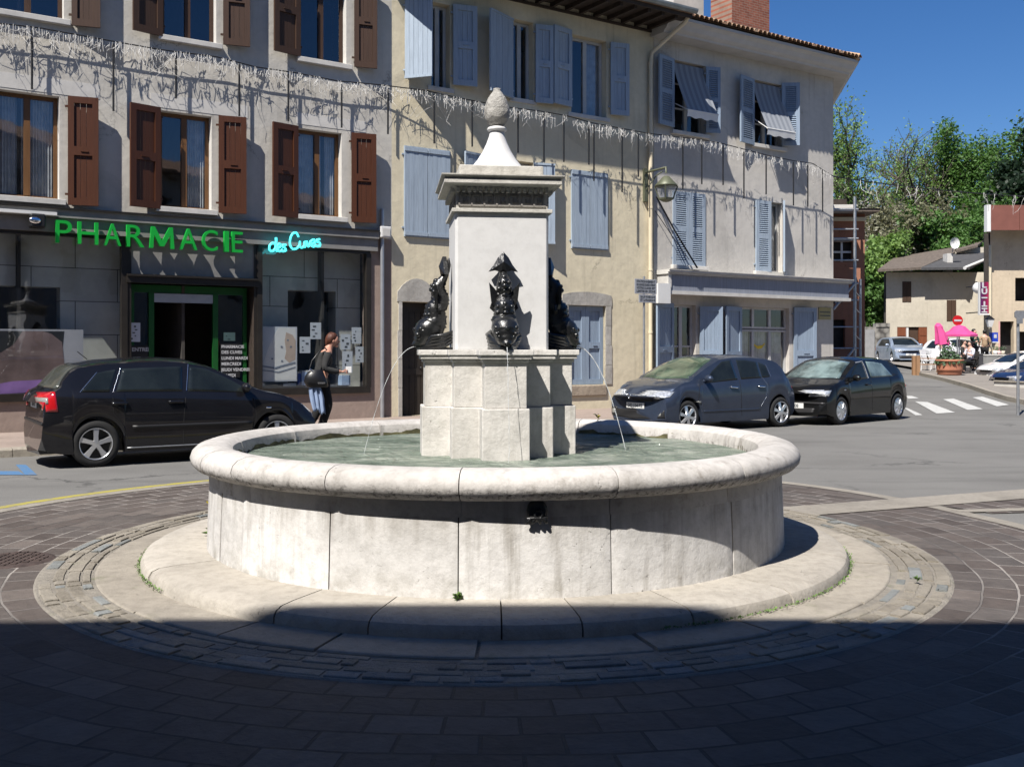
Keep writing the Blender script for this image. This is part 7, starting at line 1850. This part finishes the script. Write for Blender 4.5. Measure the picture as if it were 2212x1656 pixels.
# face: nose, chin, ear
mb = MB(); fc = V(.205, 0, 1.60)
mb.ball(fc + V(.012, 0, .01), .088 * S, 16, 12, 0, (.95, .82, 1.18)); mb.ball(fc + V(.098, 0, -.018), .016, 8, 6, 0, (1.2, .8, 1.3)); mb.ball(fc + V(.055, 0, -.085), .036, 10, 6); 
mb.ball(fc + V(.082, 0, -.058), .014, 8, 5, 0, (1, 1.6, .6)); mb.ball(fc + V(-.005, -.078, -.005), .022, 8, 6, 0, (.8, .4, 1.3)); mb.build('face', M['skin'], wo)
mb = MB()
for s_ in (-1, 1): mb.ball(fc + V(.078, s_ * .032, .020), .011, 8, 6)
mb.build('eye', M['black'], wo)
mb = MB(); mb.loft([[fc + V(x + .0, 0, z) + V(r * .95 * cos(k * pi / 12) * (1 + .06 * sin(k * 3)), r * .92 * sin(k * pi / 12), .012 * sin(k * 2.3)) for k in range(24)] for x, z, r in ((-.035, .142, .01), (-.025, .130, .055), (-.022, .10, .092), (-.030, .06, .104), (-.042, .015, .102), (-.062, -.03, .082), (-.088, -.065, .050), (-.10, -.085, .02))], True, True, 0, True)
mb.build('hair', M['hair_red'], wo)
# near hand with fingers holding a small white packet
hb_ = V(.345, -.14, 1.062)
for hy, nm in ((-.14, 0), (.02, 1)):
    pass
chain('palm', [V(.325, -.14, 1.065), V(.37, -.135, 1.06), V(.41, -.13, 1.062)], [.026, (.034, .018), (.030, .016)], M['skin'], wo, 1)
for i in range(4):
    z_ = 1.085 - .018 * i; chain('finger', [V(.405, -.132, z_), V(.435, -.125, z_ + .002), V(.445, -.10, z_), V(.430, -.085, z_ - .002)], [.0095, .009, .0085, .007], M['skin'], wo, 1)
chain('thumb', [V(.375, -.125, 1.082), V(.405, -.105, 1.098), V(.432, -.098, 1.095)], [.011, .010, .008], M['skin'], wo, 1)
pk = thing('packet', 'small white packet held in the hand of the woman by the pharmacy', 'packet', wo.matrix_basis @ V(.44, -.09, 1.04), rad(14)); mb = MB(); mb.box(-.025, .075, -.02, .02, .0, .11); mb.build('box', M['white'], pk, .004); mb = MB(); mb.box(.072, .078, -.015, .015, .0, .095); mb.build('flap', M['paper'], pk)
# clothes
tp = [V(.0, 0, .98), V(.02, 0, 1.12), V(.085, 0, 1.30), V(.12, 0, 1.405), V(.10, -.165, 1.375), V(.035, -.215, 1.12), V(.17, -.19, 1.08), V(.30, -.155, 1.062), V(.10, .165, 1.375), V(.055, .215, 1.13), V(.17, .17, 1.09), V(.30, .115, 1.078)]
te_ = [(0, 1), (1, 2), (2, 3), (3, 4), (4, 5), (5, 6), (6, 7), (3, 8), (8, 9), (9, 10), (10, 11)]
skin_body('top', tp, te_, M['knit'], wo, [r * S for r in (.152, .142, .150, .095, .078, .064, .056, .048, .078, .064, .056, .048)])
tr_ = [V(.0, 0, 1.0), V(.005, 0, .93), V(.03, -.09, .80), V(.12, -.09, .50), V(.04, -.09, .25), V(-.01, -.09, .10), V(.03, .09, .80), V(.0, .09, .50), V(-.12, .09, .26), V(-.20, .09, .13)]
skin_body('trousers', tr_, [(0, 1), (1, 2), (2, 3), (3, 4), (4, 5), (1, 6), (6, 7), (7, 8), (8, 9)], M['trousers'], wo, [r * S for r in (.145, .15, .115, .088, .078, .075, .115, .088, .078, .075)])
for x, y in ((.06, -.09), (-.14, .09)):
    mb = MB(); mb.ball(V(x, y, .045), .06, 12, 8, 0, (2.1, .8, .75)); mb.build('shoe', M['leather'], wo)
# handbag with strap, pale blue scarf hanging from it
bg = thing('handbag', 'bulging black leather handbag hanging at the hip of the walking woman', 'handbag', wo.matrix_basis @ V(-.10, -.26, .92), rad(14))
mb = MB(); mb.loft([[Vector((x + .85 * rx * cos(k * pi / 10), ry * sin(k * pi / 10), z * .9)) for k in range(20)] for x, z, rx, ry in ((.03, -.14, .17, .05), (.02, -.12, .22, .085), (-.01, -.02, .235, .10), (-.02, .08, .20, .085), (-.01, .17, .15, .05), (.0, .20, .13, .03))], True, True, 0, True); mb.build('bag_body', M['leather'], bg)
mb = MB(); mb.tube([(-.12, -.02, .17), (-.07, .0, .34), (.06, .04, .50), (.16, .10, .56), (.20, .14, .50)], .012, 6); mb.tube([(.12, 0, .18), (.17, .02, .34), (.19, .07, .48)], .012, 6); mb.build('strap', M['leather'], bg)
mb = MB(); mb.box(.02, .14, -.112, -.10, -.06, -.03); mb.tube([(-.14, -.05, .15), (-.10, -.06, .20), (-.06, -.05, .15)], .010, 6); mb.build('buckle', M['chrome'], bg)
M['scarfblue'] = plain('pale_blue_scarf_cloth', (.26, .34, .50), .8, .15, 8, .3); sc2 = thing('scarf', 'pale blue cloth hanging below the black handbag of the woman', 'scarf', wo.matrix_basis @ V(-.10, -.27, .66), rad(14))
mb = MB(); rings = []
for i in range(13):
    q = i / 12; z = .26 - .50 * q; wdt = .11 + .05 * sin(q * 2.4)
    rings.append([Vector((-.05 + .10 * q + wdt * (k / 20 - .5) * 1.5, .02 * sin(k * .95 + q * 2) + .012 * sin(k * 2.1), z - (.10 * (k / 20) if i > 8 else 0) * q - .03 * sin(k * .6) * q)) for k in range(21)])
mb.loft(rings, False, False, 0, True); o = mb.build('cloth', M['scarfblue'], sc2); s_ = o.modifiers.new('s', 'SOLIDIFY'); s_.thickness = .008

def simple_person(u, Y, label, top, legs, hair, pose='stand', rz=0.0, extra=TP, h=1.72, arms='down'):
    p = thing('person', label, 'person', up(u, Y, extra), rz); s = h / 1.72; q = lambda x, y, z: Vector((x, y, z)) * s
    if pose == 'sit': hip, kn, ft_, zc = .50, (.0, -.45, .50), (.0, -.45, .06), -.42
    else: hip, kn, ft_, zc = .92, (.0, -.02, .50), (.0, .0, .06), 0
    z0 = hip
    P_ = [q(0, 0, z0), q(0, .01, z0 + .20), q(0, 0, z0 + .42), q(0, 0, z0 + .53), q(0, -.01, z0 + .60), q(0, -.02, z0 + .70), q(0, -.01, z0 + .76)]
    E = [(i, i + 1) for i in range(6)]; R_a = [.12, .12, .13, .07, .05, .075, .07]; T_ = [q(0, 0, z0 - .02), q(0, .01, z0 + .2), q(0, 0, z0 + .40), q(0, 0, z0 + .47)]; TE = [(0, 1), (1, 2), (2, 3)]; TR = [.15, .145, .15, .10]; L_ = [q(0, 0, z0)]; LE = []; LR = [.145]
    for s_ in (-1, 1):
        sh = q(s_ * .18, 0, z0 + .47); el = q(s_ * .24, .03, z0 + .20) if arms == 'down' else q(s_ * .22, -.10, z0 + .22); ha = q(s_ * .20, -.16, z0 + .03) if arms == 'down' else q(s_ * .08, -.26, z0 + .30)
        b0 = len(P_); P_ += [sh, el, ha]; E += [(3, b0), (b0, b0 + 1), (b0 + 1, b0 + 2)]; R_a += [.055, .042, .032]
        t0 = len(T_); T_ += [sh, el]; TE += [(3, t0), (t0, t0 + 1)]; TR += [.08, .062]
        k_, f_ = q(s_ * .10, kn[1], kn[2]), q(s_ * .11, ft_[1], ft_[2]); b0 = len(P_); P_ += [q(s_ * .09, 0, z0 - .03), k_, f_]; E += [(0, b0), (b0, b0 + 1), (b0 + 1, b0 + 2)]; R_a += [.08, .055, .04]
        l0 = len(L_); L_ += [q(s_ * .09, 0, z0 - .04), k_, f_ + Vector((0, 0, .04))]; LE += [(0, l0), (l0, l0 + 1), (l0 + 1, l0 + 2)]; LR += [.10, .078, .06]
    skin_body('body', P_, E, M['skin2'], p, [r * s for r in R_a], 1); skin_body('shirt', T_, TE, M[top], p, [r * s for r in TR], 1); skin_body('trousers', L_, LE, M[legs], p, [r * s for r in LR], 1)
    mb = MB(); mb.ball(q(0, .015, z0 + .745), .105 * s, 12, 8, 0, (.86, .95, .92)); mb.build('hair', M[hair], p)
    mb = MB(); mb.ball(q(0, -.035, z0 + .70), .085 * s, 12, 8, 0, (.85, .85, 1.15)); mb.ball(q(0, -.125, z0 + .69), .018, 6, 4); mb.build('face', M['skin2'], p)
    for s_ in (-1, 1):
        mb = MB(); mb.ball(q(s_ * .11, ft_[1] - .06, .05), .055, 8, 6, 0, (.9, 2.0, .8)); mb.build('shoe', M['leather'], p)
    return p
simple_person(2104, 45.0, 'waiter in dark green shirt and black apron standing behind the planter', 'greenshirt', 'trousers', 'hair_dark', h=1.76, arms='up', rz=.5)
simple_person(2127, 45.5, 'man in a tan shirt seen from behind on the terrace', 'tan', 'trousers', 'hair_dark', rz=pi - .2)
simple_person(2096, 41.3, 'person in a white shirt sitting in the dark wicker chair', 'whitecloth', 'trousers', 'hair_dark', 'sit', rz=-1.2, arms='up')
simple_person(2082, 43.6, 'seated person with brown skin and dark top across the small table', 'knit', 'trousers', 'hair_dark', 'sit', rz=.6, arms='up')
simple_person(2030, 45.2, 'person in a white shirt sitting behind the folded pink parasol', 'whitecloth', 'trousers', 'hair_dark', 'sit', rz=.3, arms='up')
# ================================================================ trees on the hillside
def bark(name, col): return plain(name, col, .9, .3, 6, .5)
M['bark'] = bark('grey_brown_bark', (.10, .085, .07))
def leafmat(name, col, var=.4):
    m, n, b = nodes(name); v = coords(n, world=True); oi = mk(n, 'ShaderNodeObjectInfo')
    n.links.new(ramp(n, noise(n, v, 1.1, 4, .7), [(.3, sc(col, 1 - var)), (.5, col), (.72, sc(col, 1 + var))]), b.inputs['Base Color']); b.inputs['Roughness'].default_value = .55; b.inputs['Specular IOR Level'].default_value = .35
    tr = mk(n, 'ShaderNodeBsdfTranslucent'); n.links.new(ramp(n, noise(n, v, 1.1, 4, .7), [(.3, sc(col, .9)), (.7, (col[0] * 1.6, col[1] * 1.5, col[2]))]), tr.inputs[0])
    mx = mk(n, 'ShaderNodeMixShader'); mx.inputs[0].default_value = .3; n.links.new(b.outputs[0], mx.inputs[1]); n.links.new(tr.outputs[0], mx.inputs[2]); n.links.new(mx.outputs[0], n.nodes['Material Output'].inputs[0]); return m
M['leaf_spring'] = leafmat('fresh_spring_leaf', (.17, .28, .07)); M['leaf_deep'] = leafmat('deep_green_leaf', (.085, .18, .04)); M['leaf_olive'] = leafmat('grey_olive_twig_leaf', (.20, .20, .12)); M['leaf_dark'] = leafmat('dark_evergreen_leaf', (.014, .032, .014)); M['leaf_blos'] = leafmat('pale_blossom', (.40, .38, .34), .3)
def tree(u, Y, vtop, spread, leaf, label, seed, dens=1.0, lsz=.16, group='trees on the slope behind the street', zb=None, name='deciduous_tree', cl=1.0, bare=0.35):
    r_ = random.Random(seed); x = ux(u, Y); z0 = gz(min(Y, 100)) if zb is None else zb; H = hz_(vtop, Y) - z0
    t = thing(name, label, 'tree', (x, Y, z0 - .2), 0, group, (x, Y, z0 - .2))
    tk = MB(); tips = []
    def grow(p, d, L, r, lv):
        n_ = 4; pts = [p]; q = d.copy()
        for i in range(n_):
            q = (q + Vector((r_.gauss(0, .10), r_.gauss(0, .10), r_.gauss(.05, .05)))).normalized(); pts.append(pts[-1] + q * L / n_)
        tk.tube(pts, [r * (1 - .45 * i / n_) for i in range(n_ + 1)], 6 if lv < 2 else 3, caps=False)
        if lv >= 2: tips.extend(pts[1:])
        if lv >= 4: return
        kk = (5, 4, 4, 3)[lv] if lv else 6
        for i in range(kk):
            f_ = .35 + .65 * (i + 1) / kk; b0 = pts[min(n_, int(f_ * n_))]; a = r_.uniform(0, 2 * pi); el = r_.uniform(.35, 1.0)
            nd = (q * cos(el) + Vector((cos(a) * spread, sin(a) * spread, .2)) * sin(el)).normalized(); grow(b0, nd, L * r_.uniform(.52, .72), r * .5, lv + 1)
    grow(Vector((x, Y, z0 - .2)), Vector((0, 0, 1)), H * .42, H * .022, 0)
    zmax = max(p.z for p in tips); k = H / (zmax - z0)
    sc_f = lambda p: Vector((x + (p.x - x) * k, Y + (p.y - Y) * k, z0 + (p.z - z0) * k))
    tk.v = [tuple(sc_f(Vector(v_))) for v_ in tk.v]; tips = [sc_f(p) for p in tips]
    tk.build('trunk', M['bark'], t)
    cr = MB(); n_l = int(len(tips) * 9 * dens)
    dirn = {}
    for i in range(n_l):
        j = r_.randrange(len(tips)); p = tips[j]
        if (j * 7919) % 100 < bare * 100: 
            if r_.random() < .8: continue
        p = p + Vector((r_.gauss(0, .28), r_.gauss(0, .28), r_.gauss(0, .28))) * cl * H / 12
        s_ = lsz * r_.uniform(.6, 1.4); d1 = Vector((r_.gauss(0, 1), r_.gauss(0, 1), r_.gauss(0, .7))).normalized(); d2_ = d1.cross(Vector((r_.gauss(0, 1), r_.gauss(0, 1), r_.gauss(0, 1)))).normalized()
        cr.add([p - d1 * s_, p + d2_ * s_ * .55, p + d1 * s_, p - d2_ * s_ * .55], [(0, 1, 2, 3)])
    cr.build('crown', M[leaf], t)
tree(1830, 84, 238, .9, 'leaf_spring', 'tall fresh green tree right behind the corner house', 1, .75, .12, bare=.4)
tree(1872, 80, 300, 1.0, 'leaf_spring', 'half bare spring tree leaning right beside the tall green one', 2, .45, .10, bare=.5)
tree(1925, 88, 345, 1.0, 'leaf_spring', 'low rounded green tree in the gap of the skyline', 3, .8, .12)
tree(2000, 86, 300, .9, 'leaf_olive', 'thin nearly bare tree left of the big twiggy one', 4, .25, .10, bare=.6)
tree(2052, 84, 242, .9, 'leaf_spring', 'big twiggy tree with sparse bright leaves, highest in the middle', 5, .42, .10, bare=.5)
tree(2112, 82, 262, .8, 'leaf_deep', 'dense deep green tree above the brown roof panel', 6, 2.0, .13, bare=.05)
tree(2170, 78, 275, .9, 'leaf_deep', 'dense green tree right of the middle, partly behind the brown panel', 7, 1.5, .13, bare=.05)
tree(2232, 70, 262, 1.0, 'leaf_dark', 'dark evergreen cut by the right edge of the photo', 8, 2.6, .20, name='evergreen_tree', bare=0)
tree(1905, 72, 425, 1.1, 'leaf_blos', 'pale blossoming tree between the scaffolding and the beige house', 9, .8, .10, bare=.3, name='blossom_tree')
tree(1960, 74, 440, 1.2, 'leaf_olive', 'grey olive twiggy thicket tree above the left end of the beige roof', 10, 1.6, .12, bare=.2)
tree(2025, 72, 420, 1.2, 'leaf_olive', 'olive brown twiggy tree above the middle of the beige roof', 11, 1.5, .12, bare=.2)
tree(2080, 70, 440, 1.1, 'leaf_deep', 'deep green tree directly behind the satellite dish', 12, 2.2, .15, bare=.1)
tree(1882, 62, 560, .9, 'leaf_deep', 'dark leafy tree right of the scaffolding', 13, 2.0, .14, zb=gz(62), bare=.05)
tree(1893, 66, 500, 1.0, 'leaf_spring', 'bright green leafy tree behind the dark one by the scaffolding', 14, 1.8, .14, bare=.1)
tree(2120, 66, 480, 1.0, 'leaf_deep', 'green bushy tree between the beige house and the brown panel', 15, 2.0, .14, bare=.05)
# undergrowth on the slope: uncountable leaves
r_ = random.Random(77)
for nm, mat, n_, y0, y1, hh in (('undergrowth', 'leaf_deep', 22000, 73, 96, 4.5), ('bramble_thicket', 'leaf_olive', 16000, 72, 90, 3.5)):
    mb = MB()
    for i in range(n_):
        Y = r_.uniform(y0, y1); u = r_.uniform(1790, 2230); x = ux(u, Y); cl_ = (sin(x * .9 + Y) + sin(x * .37 - Y * .6) + 2) / 4
        p = Vector((x, Y, gz(min(Y, 100)) + r_.random() ** .8 * hh * (.35 + cl_))); s_ = r_.uniform(.09, .22); d1 = Vector((r_.gauss(0, 1), r_.gauss(0, 1), r_.gauss(0, .7))).normalized(); d2_ = d1.cross(Vector((r_.gauss(0, 1), r_.gauss(0, 1), r_.gauss(0, 1)))).normalized()
        mb.add([p - d1 * s_, p + d2_ * s_ * .6, p + d1 * s_, p - d2_ * s_ * .6], [(0, 1, 2, 3)])
    tag(mb.build(nm, M[mat]), ('green' if 'under' in nm else 'grey olive') + ' ground thicket covering the slope under the trees', 'undergrowth', None, 'stuff')
# small bush in the joint next to the far cars etc.
# ================================================================ the row of houses behind the camera, whose shadow lies on the square
YBk = -1.6; EV = 10.05
M['wall_back'] = render_wall('ochre_render_behind', (.50, .45, .36), .4)
bx = [-34, -22, -11, -1.5, 9, 20, 31, 42]
cols = [(.52, .46, .36), (.48, .46, .42), (.55, .47, .33), (.50, .44, .38), (.46, .45, .42), (.56, .50, .40), (.50, .42, .34)]
words_ = ['ochre', 'pale grey', 'yellow', 'cream', 'stone grey', 'sandy', 'pinkish']
for i in range(7):
    a, b_ = bx[i], bx[i + 1]
    t = thing('row_house', f'{words_[i]} row house standing behind the photographer', 'house', (a, YBk, 0), 0, 'houses behind the photographer', (a, YBk, 0))
    ops = []; nW = 4
    for k in range(nW):
        for z in (4.1, 7.2): xx = a + (b_ - a) * (k + .5) / nW; ops.append((xx - .5, xx + .5, z, z + 1.8))
    mb = MB(); wall(mb, a, b_, 0, EV, ops, -.25, YBk); mb.quad((a, YBk, 0), (a, YBk - 9, 0), (a, YBk - 9, EV), (a, YBk, EV)); mb.quad((b_, YBk, 0), (b_, YBk - 9, 0), (b_, YBk - 9, EV), (b_, YBk, EV)); mb.quad((a, YBk - 9, 0), (b_, YBk - 9, 0), (b_, YBk - 9, EV), (a, YBk - 9, EV))
    mt = render_wall('row_render_%d' % i, cols[i], .4); mb.build('wall', [mt, mt], t)
    for o in ops: window_ = MB(); window_.box(o[0], o[1], YBk - .25, YBk - .2, o[2], o[3]); window_.build('window', M['nearblack'], t)
    mb = MB(); mb.box(a, b_, YBk - 9.4, YBk + .55, EV, EV + .14); mb.prism([(a, YBk + .55, EV + .14), (a, YBk - 9.4, EV + .14), (a, YBk - 4.4, EV + 1.9)], (b_ - a, 0, 0)); mb.build('roof', M['tile'], t)
# ---------------------------------------------------------------- all body colours are set for the exposure used above
for m in bpy.data.materials:
    if not m.use_nodes: continue
    n = m.node_tree
    for b in [x for x in n.nodes if x.type == 'BSDF_PRINCIPLED']:
        if b.inputs['Metallic'].default_value > .4 or b.inputs['Emission Strength'].default_value > .05: continue
        i = b.inputs['Base Color']; k = .77
        if i.is_linked:
            src = i.links[0].from_socket
            n.links.new(mixc(n, src, (k, k, k), 1.0, 'MULTIPLY'), i)
        else:
            c = i.default_value; i.default_value = (c[0] * k, c[1] * k, c[2] * k, 1)
